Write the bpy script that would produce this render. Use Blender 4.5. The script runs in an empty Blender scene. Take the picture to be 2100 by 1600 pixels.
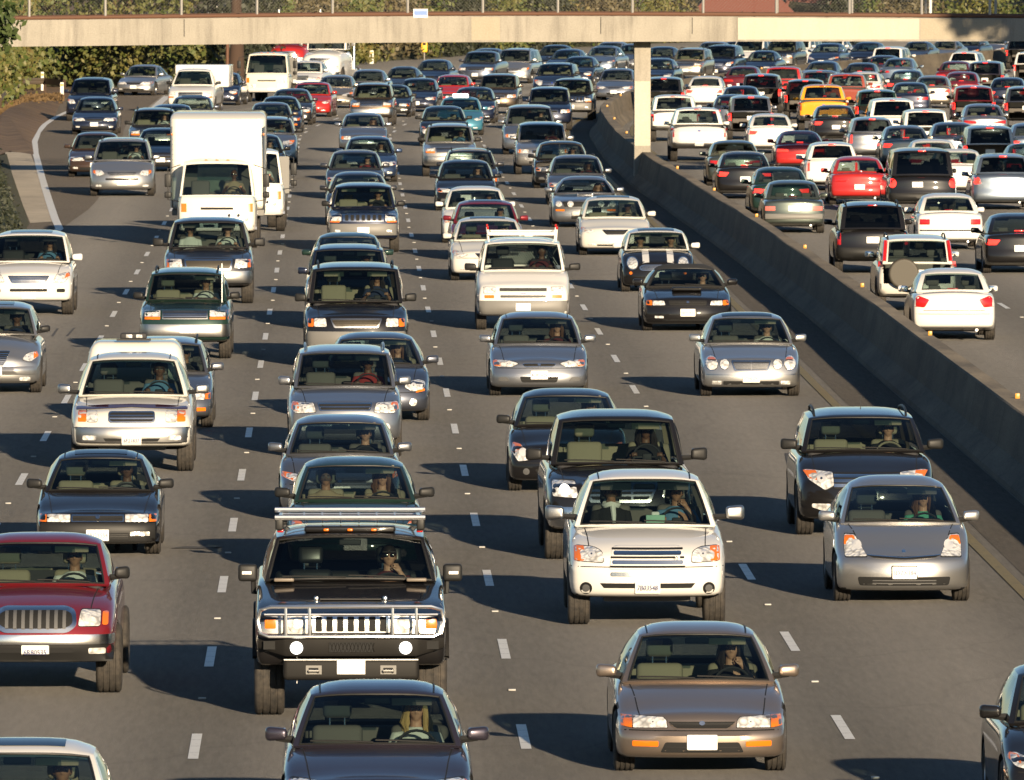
import bpy, bmesh, math, random
import numpy as np
from mathutils import Vector, Matrix
from mathutils.bvhtree import BVHTree

random.seed(7)
R = math.radians
SC = bpy.context.scene
COL = SC.collection

# ------------------------------------------------------------------ camera
F_PX = 24000.0            # focal length in pixels of the 2100 px wide photograph
CAM_H = 8.7
YAW = 0.01479             # the camera looks a touch to the right of the road axis (+Y)
PITCH = 0.04102           # and down from the bridge it stands on
cam_d = bpy.data.cameras.new('camera')
cam = bpy.data.objects.new('camera', cam_d)
COL.objects.link(cam)
cam.location = (0, 0, CAM_H)
cam.rotation_euler = (math.pi / 2 - PITCH, 0, -YAW)
cam_d.sensor_width = 36.0
cam_d.lens = 36.0 * F_PX / 2100.0
cam_d.clip_start = 1.0
cam_d.clip_end = 6000.0
cam_d.dof.use_dof = True
cam_d.dof.focus_distance = 150.0
cam_d.dof.aperture_fstop = 22.0
SC.camera = cam

# ------------------------------------------------------------------ sky and sun
SUN_FROM = Vector((1.1, -4.6, 1.0)).normalized()      # low sun behind the camera, to the right
SUN_EL = math.asin(SUN_FROM.z)
SUN_AZ = math.atan2(SUN_FROM.x, SUN_FROM.y)           # clockwise from +Y
world = bpy.data.worlds.new('World')
SC.world = world
world.use_nodes = True
wn = world.node_tree
wn.nodes.clear()
w_out = wn.nodes.new('ShaderNodeOutputWorld')
w_bg = wn.nodes.new('ShaderNodeBackground')
w_sky = wn.nodes.new('ShaderNodeTexSky')
w_sky.sky_type = 'NISHITA'
w_sky.sun_disc = False
w_sky.sun_elevation = SUN_EL
w_sky.sun_rotation = SUN_AZ
w_sky.altitude = 30
w_sky.air_density = 0.9
w_sky.dust_density = 0.2
w_sky.ozone_density = 2.4
w_bg.inputs['Strength'].default_value = 0.06
wn.links.new(w_sky.outputs[0], w_bg.inputs[0])
wn.links.new(w_bg.outputs[0], w_out.inputs[0])

sun_d = bpy.data.lights.new('sun', 'SUN')
sun_d.energy = 5.0
sun_d.angle = R(0.53)
sun_d.color = (1.0, 0.80, 0.55)
sun = bpy.data.objects.new('sun', sun_d)
COL.objects.link(sun)
sun.location = (60, -200, 80)
sun.rotation_euler = SUN_FROM.to_track_quat('Z', 'Y').to_euler()

SC.view_settings.view_transform = 'Standard'
SC.view_settings.look = 'None'
SC.view_settings.gamma = 1.0
SC.view_settings.exposure = 0.86
SC.view_settings.use_curve_mapping = False
SC.render.engine = 'CYCLES'
SC.cycles.max_bounces = 6
SC.cycles.transparent_max_bounces = 12
SC.cycles.caustics_reflective = False
SC.cycles.caustics_refractive = False
SC.cycles.sample_clamp_indirect = 6.0
SC.cycles.use_denoising = True
try:
    SC.cycles.denoiser = 'OPENIMAGEDENOISE'
    SC.cycles.denoising_prefilter = 'ACCURATE'
except Exception:
    pass

# ------------------------------------------------------------------ helpers
_rot = cam.rotation_euler.to_matrix()
def at(px, py, z=0.0):
    """photograph pixel -> the point of the place at height z that is seen there"""
    d = _rot @ Vector(((px - 1050) / F_PX, (800 - py) / F_PX, -1.0))
    t = (z - CAM_H) / d.z
    return Vector((0, 0, CAM_H)) + d * t

def off(y):                                   # sideways drift of the freeway: straight, then a long bend to the right
    return 0.000625 * max(0.0, y - 440.0) ** 2
def slope(y):
    return 0.00125 * max(0.0, y - 440.0)

def crv(pts):
    xs = np.array([p[0] for p in pts], float); ys = np.array([p[1] for p in pts], float)
    h = np.diff(xs); dl = np.diff(ys) / h
    m = np.zeros(len(xs)); m[0] = dl[0]; m[-1] = dl[-1]
    for i in range(1, len(xs) - 1):
        m[i] = 0 if dl[i - 1] * dl[i] <= 0 else 2 * dl[i - 1] * dl[i] / (dl[i - 1] + dl[i])
    def f(q):
        q = np.clip(q, xs[0], xs[-1])
        i = np.clip(np.searchsorted(xs, q) - 1, 0, len(xs) - 2)
        t = (q - xs[i]) / h[i]
        return ((2*t**3 - 3*t**2 + 1) * ys[i] + (t**3 - 2*t**2 + t) * h[i] * m[i]
                + (-2*t**3 + 3*t**2) * ys[i + 1] + (t**3 - t**2) * h[i] * m[i + 1])
    return f

def new_obj(name, mesh, parent=None, loc=None, mats=None):
    o = bpy.data.objects.new(name, mesh)
    COL.objects.link(o)
    if parent is not None:
        o.parent = parent
    if loc is not None:
        o.location = loc
    if mats and mesh is not None:
        for m in mats:
            mesh.materials.append(m)
    return o

def tag(o, label=None, cat=None, group=None, kind=None):
    if label: o['label'] = label
    if cat: o['category'] = cat
    if group: o['group'] = group
    if kind: o['kind'] = kind
    return o

def empty(name, loc=(0, 0, 0), rz=0.0):
    o = bpy.data.objects.new(name, None)
    o.empty_display_size = 0.2
    COL.objects.link(o)
    o.location = loc
    o.rotation_euler = (0, 0, rz)
    return o

class G:
    """one mesh being collected: vertices, faces, a material key per face"""
    def __init__(s):
        s.v = []; s.f = []; s.m = []
    def add(s, verts, faces, mat):
        b = len(s.v)
        s.v.extend([tuple(map(float, p)) for p in verts])
        s.f.extend([tuple(i + b for i in f) for f in faces])
        if isinstance(mat, (list, tuple)): s.m.extend(mat)
        else: s.m.extend([mat] * len(faces))
        return s
    def join(s, o):
        return s.add(o.v, o.f, o.m)
    def moved(s, M):
        g = G(); g.f = list(s.f); g.m = list(s.m)
        g.v = [tuple(M @ Vector(p)) for p in s.v]
        if M.determinant() < 0: g.f = [tuple(reversed(f)) for f in g.f]
        return g
    def keys(s):
        return sorted(set(s.m), key=lambda k: (0 if k == 'PAINT' else 1, k))
    def mesh(s, name, sharp=0.7, smooth=True):
        me = bpy.data.meshes.new(name)
        me.from_pydata(s.v, [], s.f)
        ks = s.keys()
        for k in ks: me.materials.append(MATS.get(k))
        idx = {k: i for i, k in enumerate(ks)}
        me.polygons.foreach_set('material_index', [idx[k] for k in s.m])
        if smooth:
            me.polygons.foreach_set('use_smooth', [True] * len(s.f))
            me.set_sharp_from_angle(angle=sharp)
        me.update()
        return me

def bx(g, x0, x1, y0, y1, z0, z1, mat):
    v = [(x0,y0,z0),(x1,y0,z0),(x1,y1,z0),(x0,y1,z0),(x0,y0,z1),(x1,y0,z1),(x1,y1,z1),(x0,y1,z1)]
    f = [(3,2,1,0),(4,5,6,7),(0,1,5,4),(1,2,6,5),(2,3,7,6),(3,0,4,7)]
    return g.add(v, f, mat)

def cube_grid(xs, ys, zs):
    nx, ny, nz = len(xs) - 1, len(ys) - 1, len(zs) - 1
    ids = {}; V = []; Fc = []
    def vid(i, j, k):
        t = (i, j, k)
        if t not in ids:
            ids[t] = len(V); V.append((xs[i], ys[j], zs[k]))
        return ids[t]
    for i in range(nx):
        for j in range(ny):
            Fc.append((vid(i,j,nz), vid(i+1,j,nz), vid(i+1,j+1,nz), vid(i,j+1,nz)))
            Fc.append((vid(i,j,0), vid(i,j+1,0), vid(i+1,j+1,0), vid(i+1,j,0)))
        for k in range(nz):
            Fc.append((vid(i,0,k), vid(i+1,0,k), vid(i+1,0,k+1), vid(i,0,k+1)))
            Fc.append((vid(i,ny,k), vid(i,ny,k+1), vid(i+1,ny,k+1), vid(i+1,ny,k)))
    for j in range(ny):
        for k in range(nz):
            Fc.append((vid(0,j,k), vid(0,j,k+1), vid(0,j+1,k+1), vid(0,j+1,k)))
            Fc.append((vid(nx,j,k), vid(nx,j+1,k), vid(nx,j+1,k+1), vid(nx,j,k+1)))
    return np.array(V, float), Fc

def round_box(V, h, r):
    h = np.array(h, float)
    q = np.clip(V, -(h - r), h - r)
    d = V - q
    n = np.linalg.norm(d, axis=1)
    n[n < 1e-9] = 1
    return q + d * (r / n)[:, None]

def rbox(g, c, s, r, mat, n=3, fn=None, M=None):
    h = np.array(s) / 2.0
    r = min(r, h.min() * 0.98)
    ax = []
    for a in h:
        e = [-(a - r) - r * (1 - t / n) for t in range(n)]
        e = [-a + r * (1 - math.cos(math.pi / 2 * t / n)) for t in range(n + 1)]
        ax.append(np.array(e + [-q for q in reversed(e)]))
    V, Fc = cube_grid(*ax)
    V = round_box(V, h, r)
    if fn is not None: V = fn(V)
    if M is not None: V = np.array([tuple(M @ Vector(p)) for p in V])
    g.add(V + np.array(c), Fc, mat)
    return g

def tube(g, pts, rad, mat, n=8, cap=True, closed=False):
    pts = [Vector(p) for p in pts]
    rr = rad if isinstance(rad, (list, tuple)) else [rad] * len(pts)
    V = []; Fc = []; up = None
    N = len(pts)
    for i, p in enumerate(pts):
        if closed: d = pts[(i + 1) % N] - pts[i - 1]
        else: d = pts[min(i + 1, N - 1)] - pts[max(i - 1, 0)]
        d.normalize()
        if up is None:
            up = Vector((0, 0, 1)) if abs(d.z) < 0.9 else Vector((1, 0, 0))
        a = d.cross(up).normalized(); b = a.cross(d).normalized(); up = b
        for k in range(n):
            t = 2 * math.pi * k / n
            V.append(p + (a * math.cos(t) + b * math.sin(t)) * rr[i])
    for i in range(N if closed else N - 1):
        j = (i + 1) % N
        for k in range(n):
            Fc.append((i*n + k, i*n + (k+1) % n, j*n + (k+1) % n, j*n + k))
    if cap and not closed:
        Fc.append(tuple(reversed(range(n)))); Fc.append(tuple((N-1)*n + k for k in range(n)))
    Fc = [tuple(reversed(f)) for f in Fc]
    g.add(V, Fc, mat)
    return g

def lathe_x(g, prof, mat, n=28, c=(0, 0, 0)):
    """profile (x, r) turned about the X axis; mat may be a list, one per profile span"""
    V = []; Fc = []; ms = []
    for (x, r) in prof:
        for k in range(n):
            t = 2 * math.pi * k / n
            V.append((x + c[0], r * math.cos(t) + c[1], r * math.sin(t) + c[2]))
    for i in range(len(prof) - 1):
        for k in range(n):
            Fc.append((i*n + k, (i+1)*n + k, (i+1)*n + (k+1) % n, i*n + (k+1) % n))
            ms.append(mat[i] if isinstance(mat, list) else mat)
    g.add(V, Fc, ms)
    return g

def loft(g, rows, mat, close=False):
    V = [p for r in rows for p in r]; n = len(rows[0]); Fc = []
    for i in range(len(rows) - 1):
        for k in range(n if close else n - 1):
            Fc.append((i*n + k, i*n + (k+1) % n, (i+1)*n + (k+1) % n, (i+1)*n + k))
    g.add(V, Fc, mat)
    return g

def rpoly(pts, r, n=3):
    out = []; N = len(pts)
    for i in range(N):
        p = Vector(pts[i]); a = Vector(pts[i - 1]); b = Vector(pts[(i + 1) % N])
        da = (a - p); db = (b - p)
        q = min(r, da.length * .45, db.length * .45)
        s = p + da.normalized() * q; e = p + db.normalized() * q
        for k in range(n + 1):
            t = k / n
            w = s * (1-t)**2 + p * 2*t*(1-t) + e * t*t
            out.append((w.x, w.y))
    return out
def rect(x0, x1, z0, z1, r=0.0):
    p = [(x0, z0), (x1, z0), (x1, z1), (x0, z1)]
    return rpoly(p, r) if r else p
def disc(x, z, r, n=16, k=1.0):
    return [(x + r * math.cos(2*math.pi*i/n), z + k * r * math.sin(2*math.pi*i/n)) for i in range(n)]

# ------------------------------------------------------------------ materials
MATS = {}
def nt(name):
    m = bpy.data.materials.new(name)
    m.use_nodes = True
    b = m.node_tree.nodes['Principled BSDF']
    MATS[name] = m
    return m, m.node_tree, b
def simple(name, col, rough=0.5, metal=0.0, coat=0.0, emit=None, estr=0.0, spec=None):
    m, t, b = nt(name)
    b.inputs['Base Color'].default_value = (*col, 1)
    b.inputs['Roughness'].default_value = rough
    b.inputs['Metallic'].default_value = metal
    b.inputs['Coat Weight'].default_value = coat
    b.inputs['Coat Roughness'].default_value = 0.04
    if spec is not None: b.inputs['Specular IOR Level'].default_value = spec
    if emit:
        b.inputs['Emission Color'].default_value = (*emit, 1)
        b.inputs['Emission Strength'].default_value = estr
    return m
def node(t, typ, **kw):
    n = t.nodes.new(typ)
    for k, v in kw.items():
        if k in n.inputs: n.inputs[k].default_value = v
        else: setattr(n, k, v)
    return n
def ramp(t, src, stops, interp='LINEAR'):
    r = t.nodes.new('ShaderNodeValToRGB')
    r.color_ramp.interpolation = interp
    while len(r.color_ramp.elements) > 1: r.color_ramp.elements.remove(r.color_ramp.elements[0])
    r.color_ramp.elements[0].position = stops[0][0]; r.color_ramp.elements[0].color = (*stops[0][1], 1)
    for p, c in stops[1:]:
        e = r.color_ramp.elements.new(p); e.color = (*c, 1)
    t.links.new(src, r.inputs[0])
    return r.outputs[0]
def mix(t, fac, a, b, mode='MIX'):
    n = t.nodes.new('ShaderNodeMix'); n.data_type = 'RGBA'; n.blend_type = mode
    for s, v in ((n.inputs[0], fac), (n.inputs[6], a), (n.inputs[7], b)):
        if hasattr(v, 'is_linked') or hasattr(v, 'links'): t.links.new(v, s)
        elif isinstance(v, (int, float)): s.default_value = v
        else: s.default_value = (*v, 1)
    return n.outputs[2]
def noise(t, scale, detail=4, rough=0.55, vec=None, dims='3D'):
    n = t.nodes.new('ShaderNodeTexNoise'); n.noise_dimensions = dims
    n.inputs['Scale'].default_value = scale; n.inputs['Detail'].default_value = detail
    n.inputs['Roughness'].default_value = rough
    if vec is not None: t.links.new(vec, n.inputs['Vector'])
    return n.outputs['Fac']
def scaled(t, sock, scale):
    if tuple(scale) == (1, 1, 1): return sock
    m = t.nodes.new('ShaderNodeVectorMath'); m.operation = 'MULTIPLY'; m.inputs[1].default_value = scale
    t.links.new(sock, m.inputs[0])
    return m.outputs[0]
def wpos(t, scale=(1, 1, 1)):
    return scaled(t, t.nodes.new('ShaderNodeNewGeometry').outputs['Position'], scale)
def opos(t, scale=(1, 1, 1)):
    return scaled(t, t.nodes.new('ShaderNodeTexCoord').outputs['Object'], scale)
def bump(t, b, h, strength=0.3, dist=0.02):
    n = t.nodes.new('ShaderNodeBump')
    n.inputs['Strength'].default_value = strength; n.inputs['Distance'].default_value = dist
    t.links.new(h, n.inputs['Height']); t.links.new(n.outputs[0], b.inputs['Normal'])

PAINTS = {}
def paint(name, col, metal=0.0, rough=0.36):
    """car paint: base coat (metal flake for the silvers) under a glossy clear coat"""
    m, t, b = nt('paint_' + name)
    PAINTS[name] = m
    k = .97                       # a light film of road dust over every car
    b.inputs['Base Color'].default_value = (*[v * k + d * (1 - k) for v, d in zip(col, (.13, .105, .08))], 1)
    b.inputs['Metallic'].default_value = metal
    b.inputs['Roughness'].default_value = rough
    b.inputs['Coat Weight'].default_value = 1.0
    b.inputs['Coat Roughness'].default_value = 0.05
    b.inputs['Specular IOR Level'].default_value = .12 if metal < .3 else .5
    return m
for nm, c, me in [
    ('white', (.72,.70,.66), 0), ('pearl', (.66,.64,.58), .05), ('cream', (.68,.63,.52), 0),
    ('silver', (.56,.55,.53), .88), ('steel', (.38,.39,.41), .88), ('grey', (.24,.245,.26), .85),
    ('darkgrey', (.075,.078,.088), .7), ('charcoal', (.032,.033,.038), .5), ('black', (.007,.007,.008), 0),
    ('navy', (.010,.016,.040), .4), ('blue', (.045,.075,.15), .7), ('paleblue', (.30,.36,.43), .85),
    ('slate', (.11,.12,.15), .8), ('teal', (.05,.20,.28), .3), ('tan', (.44,.35,.28), .85),
    ('champagne', (.50,.44,.35), .85), ('bronze', (.13,.10,.075), .75), ('brown', (.05,.03,.022), .2),
    ('maroon', (.17,.012,.02), .25), ('darkred', (.11,.010,.014), .2), ('red', (.42,.022,.02), .1),
    ('rust', (.26,.05,.03), 0), ('green', (.012,.034,.028), .2), ('moss', (.10,.12,.105), .7),
    ('yellow', (.80,.31,.015), 0), ('plum', (.055,.048,.068), .65)]:
    paint(nm, c, me)
MATS['PAINT'] = PAINTS['white']

simple('black_plastic', (.016,.016,.016), .5, spec=.3)
simple('grey_plastic', (.10,.10,.10), .5)
simple('bumper_grey', (.16,.155,.145), .5)
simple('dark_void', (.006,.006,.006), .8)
simple('trim_dark', (.022,.022,.024), .7)
simple('trim_beige', (.29,.25,.175), .75)
simple('trim_grey', (.13,.12,.11), .75)
simple('reflector', (.88,.87,.85), .30, .35, 1.0)
simple('leather_black', (.02,.021,.022), .35)
simple('chrome', (.86,.85,.83), .24, 1.0)
simple('chrome_tube', (.90,.89,.87), .34, 1.0)
simple('dull_chrome', (.55,.54,.52), .36, 1.0)
simple('mirror_glass', (.7,.7,.7), .02, 1.0)
simple('plate_white', (.78,.77,.73), .45)
simple('plate_ink', (.03,.04,.15), .5)
simple('badge_blue', (.02,.05,.3), .4)
simple('lamp_amber', (.75,.17,.01), .22, 0, .8)
simple('lamp_red', (.42,.012,.012), .18, 0, 1.0)
simple('lamp_pink', (.55,.16,.13), .2, 0, 1.0)
simple('lamp_red_lit', (.6,.02,.015), .2, 0, .6, (1.0,.035,.02), 1.6)
simple('lamp_white_lit', (.9,.9,.88), .2, 0, .6, (1.0,.97,.9), 1.6)
simple('skin_fair', (.52,.29,.20), .5)
simple('skin_tan', (.36,.19,.12), .5)
simple('skin_dark', (.16,.08,.05), .5)
simple('hair_dark', (.018,.012,.009), .6)
simple('hair_blond', (.45,.30,.12), .6)
simple('hair_brown', (.12,.055,.025), .6)
simple('lens_dark', (.004,.004,.005), .12)
simple('eye_white', (.6,.6,.58), .3)
simple('lips', (.35,.10,.08), .5)
simple('trousers', (.03,.035,.055), .9)
for nm, c in [('white',(.62,.64,.60)),('black',(.012,.012,.013)),('maroon',(.10,.018,.02)),('red',(.30,.03,.03)),('green',(.10,.40,.28)),
              ('blue',(.10,.22,.36)),('grey',(.16,.16,.16)),('tan',(.34,.26,.17)),('navy',(.02,.03,.07))]:
    simple('shirt_' + nm, c, .9)

def make_lamp():
    m, t, b = nt('lamp_clear')
    p = opos(t)
    v = t.nodes.new('ShaderNodeTexVoronoi'); v.inputs['Scale'].default_value = 16
    t.links.new(p, v.inputs['Vector'])
    c = ramp(t, v.outputs['Distance'], [(0, (.95,.94,.92)), (.45, (.86,.85,.82)), (.80, (.42,.41,.39))])
    t.links.new(c, b.inputs['Base Color'])
    b.inputs['Metallic'].default_value = 0.3
    b.inputs['Roughness'].default_value = 0.3
    b.inputs['Coat Weight'].default_value = 1.0
    b.inputs['Coat Roughness'].default_value = 0.02
    bump(t, b, v.outputs['Distance'], 0.55, 0.03)
make_lamp()

def make_tyre():
    m, t, b = nt('tyre')
    n = noise(t, 14, 4, .6, opos(t))
    c = ramp(t, n, [(.3, (.020,.019,.018)), (.7, (.060,.051,.042))])
    t.links.new(c, b.inputs['Base Color'])
    b.inputs['Roughness'].default_value = .85
    w = noise(t, 60, 2, .5, opos(t, (1, 1, 1)))
    bump(t, b, w, .4, .01)
make_tyre()

def glass(name, tint, refl=1.0):
    m = bpy.data.materials.new(name); MATS[name] = m
    m.use_nodes = True; t = m.node_tree; t.nodes.clear()
    o = t.nodes.new('ShaderNodeOutputMaterial')
    tr = t.nodes.new('ShaderNodeBsdfTransparent'); tr.inputs[0].default_value = (*tint, 1)
    gl = t.nodes.new('ShaderNodeBsdfGlossy'); gl.inputs['Roughness'].default_value = 0.02
    gl.inputs['Color'].default_value = (refl, refl, refl, 1)
    fr = t.nodes.new('ShaderNodeFresnel')
    ge = t.nodes.new('ShaderNodeNewGeometry')          # a thin pane: the same Fresnel from both faces
    mr = t.nodes.new('ShaderNodeMapRange'); mr.inputs['To Min'].default_value = 1.5; mr.inputs['To Max'].default_value = 1 / 1.5
    t.links.new(ge.outputs['Backfacing'], mr.inputs[0]); t.links.new(mr.outputs[0], fr.inputs[0])
    mx = t.nodes.new('ShaderNodeMixShader')
    t.links.new(fr.outputs[0], mx.inputs[0]); t.links.new(tr.outputs[0], mx.inputs[1]); t.links.new(gl.outputs[0], mx.inputs[2])
    t.links.new(mx.outputs[0], o.inputs[0])
glass('glass', (.45,.52,.50))
glass('glass_band', (.14,.21,.22))
glass('glass_dark', (.10,.11,.11))
# ------------------------------------------------------------------ vehicles: the builder
# A vehicle's own frame: front bumper at y = 0 facing -Y, tail at y = L, ground at z = 0.
def eval_mesh(mesh, mods):
    """mesh with the given modifiers applied; returns a new mesh"""
    o = bpy.data.objects.new('tmp', mesh); COL.objects.link(o); extra = []
    for typ, kw in mods:
        md = o.modifiers.new(typ, typ)
        for k, v in kw.items():
            if isinstance(v, bpy.types.Mesh):
                c = bpy.data.objects.new('tmp_cut', v); COL.objects.link(c); extra.append(c); v = c
            setattr(md, k, v)
    dg = bpy.context.evaluated_depsgraph_get()
    dg.update()
    me = bpy.data.meshes.new_from_object(o.evaluated_get(dg))
    bpy.data.objects.remove(o)
    for c in extra: bpy.data.objects.remove(c)
    return me

def mesh_to_G(me, keys):
    g = G()
    co = np.empty(len(me.vertices) * 3); me.vertices.foreach_get('co', co)
    g.v = [tuple(p) for p in co.reshape(-1, 3)]
    g.f = [tuple(p.vertices) for p in me.polygons]
    g.m = [keys[min(p.material_index, len(keys) - 1)] for p in me.polygons]
    return g

KIND = {
 'sedan':  dict(L=4.7, W=1.78, H=1.42, zb=.17, zn=.60, nl=.70, yc=1.20, zc=.90, yf=2.00, yr=3.20, yd=3.95, zd=.95, zt=.90, wR=.62, r=.31, wf=.88, wr=3.60, trim='trim_grey', side=((.07,.44),(.49,.86)), sunv=1),
 'coupe':  dict(L=4.6, W=1.84, H=1.36, zb=.16, zn=.62, nl=.70, yc=1.45, zc=.90, yf=2.15, yr=3.00, yd=3.85, zd=.93, zt=.90, wR=.59, r=.32, wf=.90, wr=3.55, trim='trim_grey', side=((.07,.58),(.64,.84)), sunv=1),
 'hatch':  dict(L=4.3, W=1.72, H=1.48, zb=.17, zn=.64, nl=.72, yc=1.05, zc=.94, yf=1.90, yr=3.30, yd=4.15, zd=1.02, zt=1.0, wR=.605, r=.31, wf=.85, wr=3.45, trim='trim_grey', side=((.07,.42),(.47,.80)), sunv=1),
 'wagon':  dict(L=4.6, W=1.74, H=1.46, zb=.18, zn=.62, nl=.72, yc=1.15, zc=.92, yf=1.90, yr=4.05, yd=4.45, zd=.98, zt=.95, wR=.63, r=.31, wf=.88, wr=3.55, trim='trim_grey', side=((.06,.32),(.36,.62),(.66,.94)), sunv=1),
 'suv':    dict(L=4.75, W=1.85, H=1.74, zb=.30, zn=.86, nl=.96, yc=1.25, zc=1.12, yf=1.92, yr=4.20, yd=4.62, zd=1.15, zt=1.12, wR=.71, r=.37, wf=.92, wr=3.70, trim='trim_beige', side=((.06,.32),(.36,.62),(.66,.94)), sunv=1, tint=1),
 'pickup': dict(L=5.4, W=1.92, H=1.80, zb=.36, zn=.96, nl=1.04, yc=1.30, zc=1.20, yf=1.95, yr=3.20, yd=3.40, zd=1.25, zt=1.22, wR=.71, r=.38, wf=.95, wr=4.30, trim='trim_grey', side=((.07,.52),(.58,.92)), sunv=1, bed=1),
 'van':    dict(L=4.9, W=1.95, H=1.72, zb=.20, zn=.76, nl=.86, yc=.95, zc=1.08, yf=1.75, yr=4.45, yd=4.80, zd=1.10, zt=1.05, wR=.73, r=.34, wf=.95, wr=3.95, trim='trim_grey', side=((.06,.32),(.36,.64),(.68,.95)), sunv=1, tint=1),
}

class Car:
    def __init__(s, kind, **kw):
        P = dict(KIND[kind]); P.update(kw)
        P.setdefault('kind', kind)
        s.P = P; s.parts = []          # (name, G, parent name, level): level 0 always, 1 only seen near
        s.build()

    def part(s, name, g, parent=None, level=0):
        s.parts.append([name, g, parent, level]); return g

    # ---- painted shell
    def build(s):
        P = s.P; L, W = P['L'], P['W']; hx = W / 2
        rr = P.get('round', .08)
        top = P.get('top') or [(0, P['zn'] + .0), (.10, P['zn'] + .045), (.30, P['nl']), (P['yc'] * .62, (P['nl'] + P['zc']) / 2 + .012),
                               (P['yc'], P['zc'] - .02), (P['yc'] + .5, (P['zc'] + P['zd']) / 2), (P['yd'], P['zd']), (L - .12, P['zt']), (L, P['zt'] - .04)]
        ftop = crv(top)
        zb = P['zb']
        fbot = crv([(0, zb + .03), (.45, zb), (L - .7, zb + .01), (L, zb + .12)])
        fw = crv(P.get('wy') or [(0, .93), (.35, .975), (1.0, 1), (L - 1.1, 1), (L - .3, .97), (L, .93)])
        fs = crv(P.get('sidep') or [(0, .955), (.10, .985), (.35, 1.0), (.62, 1.0), (.85, .975), (1, .95)])
        nose = crv(P.get('nose') or [(zb, .06), (zb + .10, .01), (zb + .22, 0), (P['zn'] - .16, .03), (P['zn'], .09), (P['zn'] + .2, .12)])
        tail = crv(P.get('tail') or [(zb, .10), (zb + .15, .0), (zb + .32, 0), (zb + .42, .04), (P['zt'], .07), (P['zt'] + .2, .1)])
        swF = P.get('swF', .26); swR = P.get('swR', .16)
        xs = np.array([-1, -.975, -.93, -.86, -.76, -.62, -.45, -.23, 0]); xs = np.concatenate([xs, -xs[-2::-1]]) * hx
        ye = [0, .015, .05, .10, .17, .26, .38, .55, .78]
        nmid = max(3, int((L - 1.56) / .3))
        ys = np.array(ye + list(np.linspace(.78, L - .78, nmid + 2)[1:-1]) + [L - q for q in reversed(ye)]) - L / 2
        zs = np.array([-1, -.95, -.85, -.65, -.4, -.15, .1, .35, .6, .8, .92, 1]) * .35
        V, Fc = cube_grid(xs, ys, zs)
        V = round_box(V, (hx, L / 2, .35), rr)
        x, y, zf = V[:, 0].copy(), V[:, 1] + L / 2, (V[:, 2] + .35) / .7
        b = fbot(y); z = b + zf * (ftop(y) - b)
        z -= P.get('crown', .055) * (np.abs(x) / hx) ** 2.2 * np.clip((zf - .55) / .45, 0, 1)
        x = x * fw(y) * fs(zf)
        wF = np.clip(1 - y / .95, 0, 1); wR = np.clip(1 - (L - y) / .8, 0, 1)
        pw = P.get('swp', 2.6)
        y2 = y + wF * (nose(z) + swF * (np.abs(x) / hx) ** pw) - wR * (tail(z) + swR * (np.abs(x) / hx) ** 2.6)
        V = np.stack([x, y2, z], 1)
        g = G().add(V, Fc, 'PAINT')
        s.bvh = BVHTree.FromPolygons([tuple(p) for p in V], Fc)
        s.ftop = ftop
        # cut-outs: wheel arches, cabin, load bed
        c = G(); c2 = G()
        ar = P['r'] + P.get('archgap', .055)
        for yw in ((P['wf'],) if P.get('onearch') else (P['wf'], P['wr'])):
            for sg in (-1, 1):
                a = G(); n = 28
                x0, x1 = hx - .32, hx + .2
                lathe_x(a, [(x0, ar), (x1, ar)], 'CUT', n, (0, yw, P['r']))
                a.f = [tuple(reversed(f)) for f in a.f]
                a.f += [tuple(range(n)), tuple(reversed(range(n, 2 * n)))]; a.m += ['CUT', 'CUT']
                a.f = [tuple(reversed(f)) for f in a.f]
                if sg < 0: a = a.moved(Matrix.Scale(-1, 4, Vector((1, 0, 0))))
                c.join(a)
        if P.get('cab', 1):
            bx(c2, -hx + .15, hx - .15, P['yc'] + .22, P['yd'] - .12, zb + .10, 3.0, 'CUT')
        if P.get('bed'):
            bx(c2, -hx + .12, hx - .12, P['yd'] + .10, L - .10, zb + .30, 3.0, 'CUT')
        me = g.mesh('m'); cm = c.mesh('c'); cuts = [cm]
        if c2.f: cuts.append(c2.mesh('c2'))
        for q in cuts:
            b_ = bmesh.new(); b_.from_mesh(q); bmesh.ops.recalc_face_normals(b_, faces=b_.faces[:]); b_.to_mesh(q); b_.free()
        ev = eval_mesh(me, [('BOOLEAN', dict(operation='DIFFERENCE', object=q, solver='EXACT', use_self=False)) for q in cuts])
        # faces left by the cutter carry its slot: find them by place instead of by slot
        b2 = mesh_to_G(ev, ['PAINT'])
        ms = []
        VV = np.array(b2.v)
        for f in b2.f:
            cx, cy, cz = VV[list(f)].mean(0)
            inner = False
            for yw in (P['wf'], P['wr']):
                if (cy - yw) ** 2 + (cz - P['r']) ** 2 < (ar + .01) ** 2 and abs(cx) < hx - .03: inner = True
            if P.get('cab', 1) and P['yc'] + .2 < cy < P['yd'] - .1 and abs(cx) < hx - .14 and cz > zb + .05: inner = True
            if P.get('bed') and P['yd'] + .08 < cy < L - .09 and abs(cx) < hx - .11 and cz > zb + .2: inner = True
            if cz < zb + .05 and abs(cx) < hx * .9 and .3 < cy < L - .3: inner = True
            ms.append('trim_dark' if inner else 'PAINT')
        b2.m = ms
        for m in [me, ev] + cuts: bpy.data.meshes.remove(m)
        s.part('body', b2)
        if P.get('cab', 1): s.greenhouse(); s.interior()
        s.wheels()
        if P.get('mirror', 1): s.mirrors()

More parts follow.
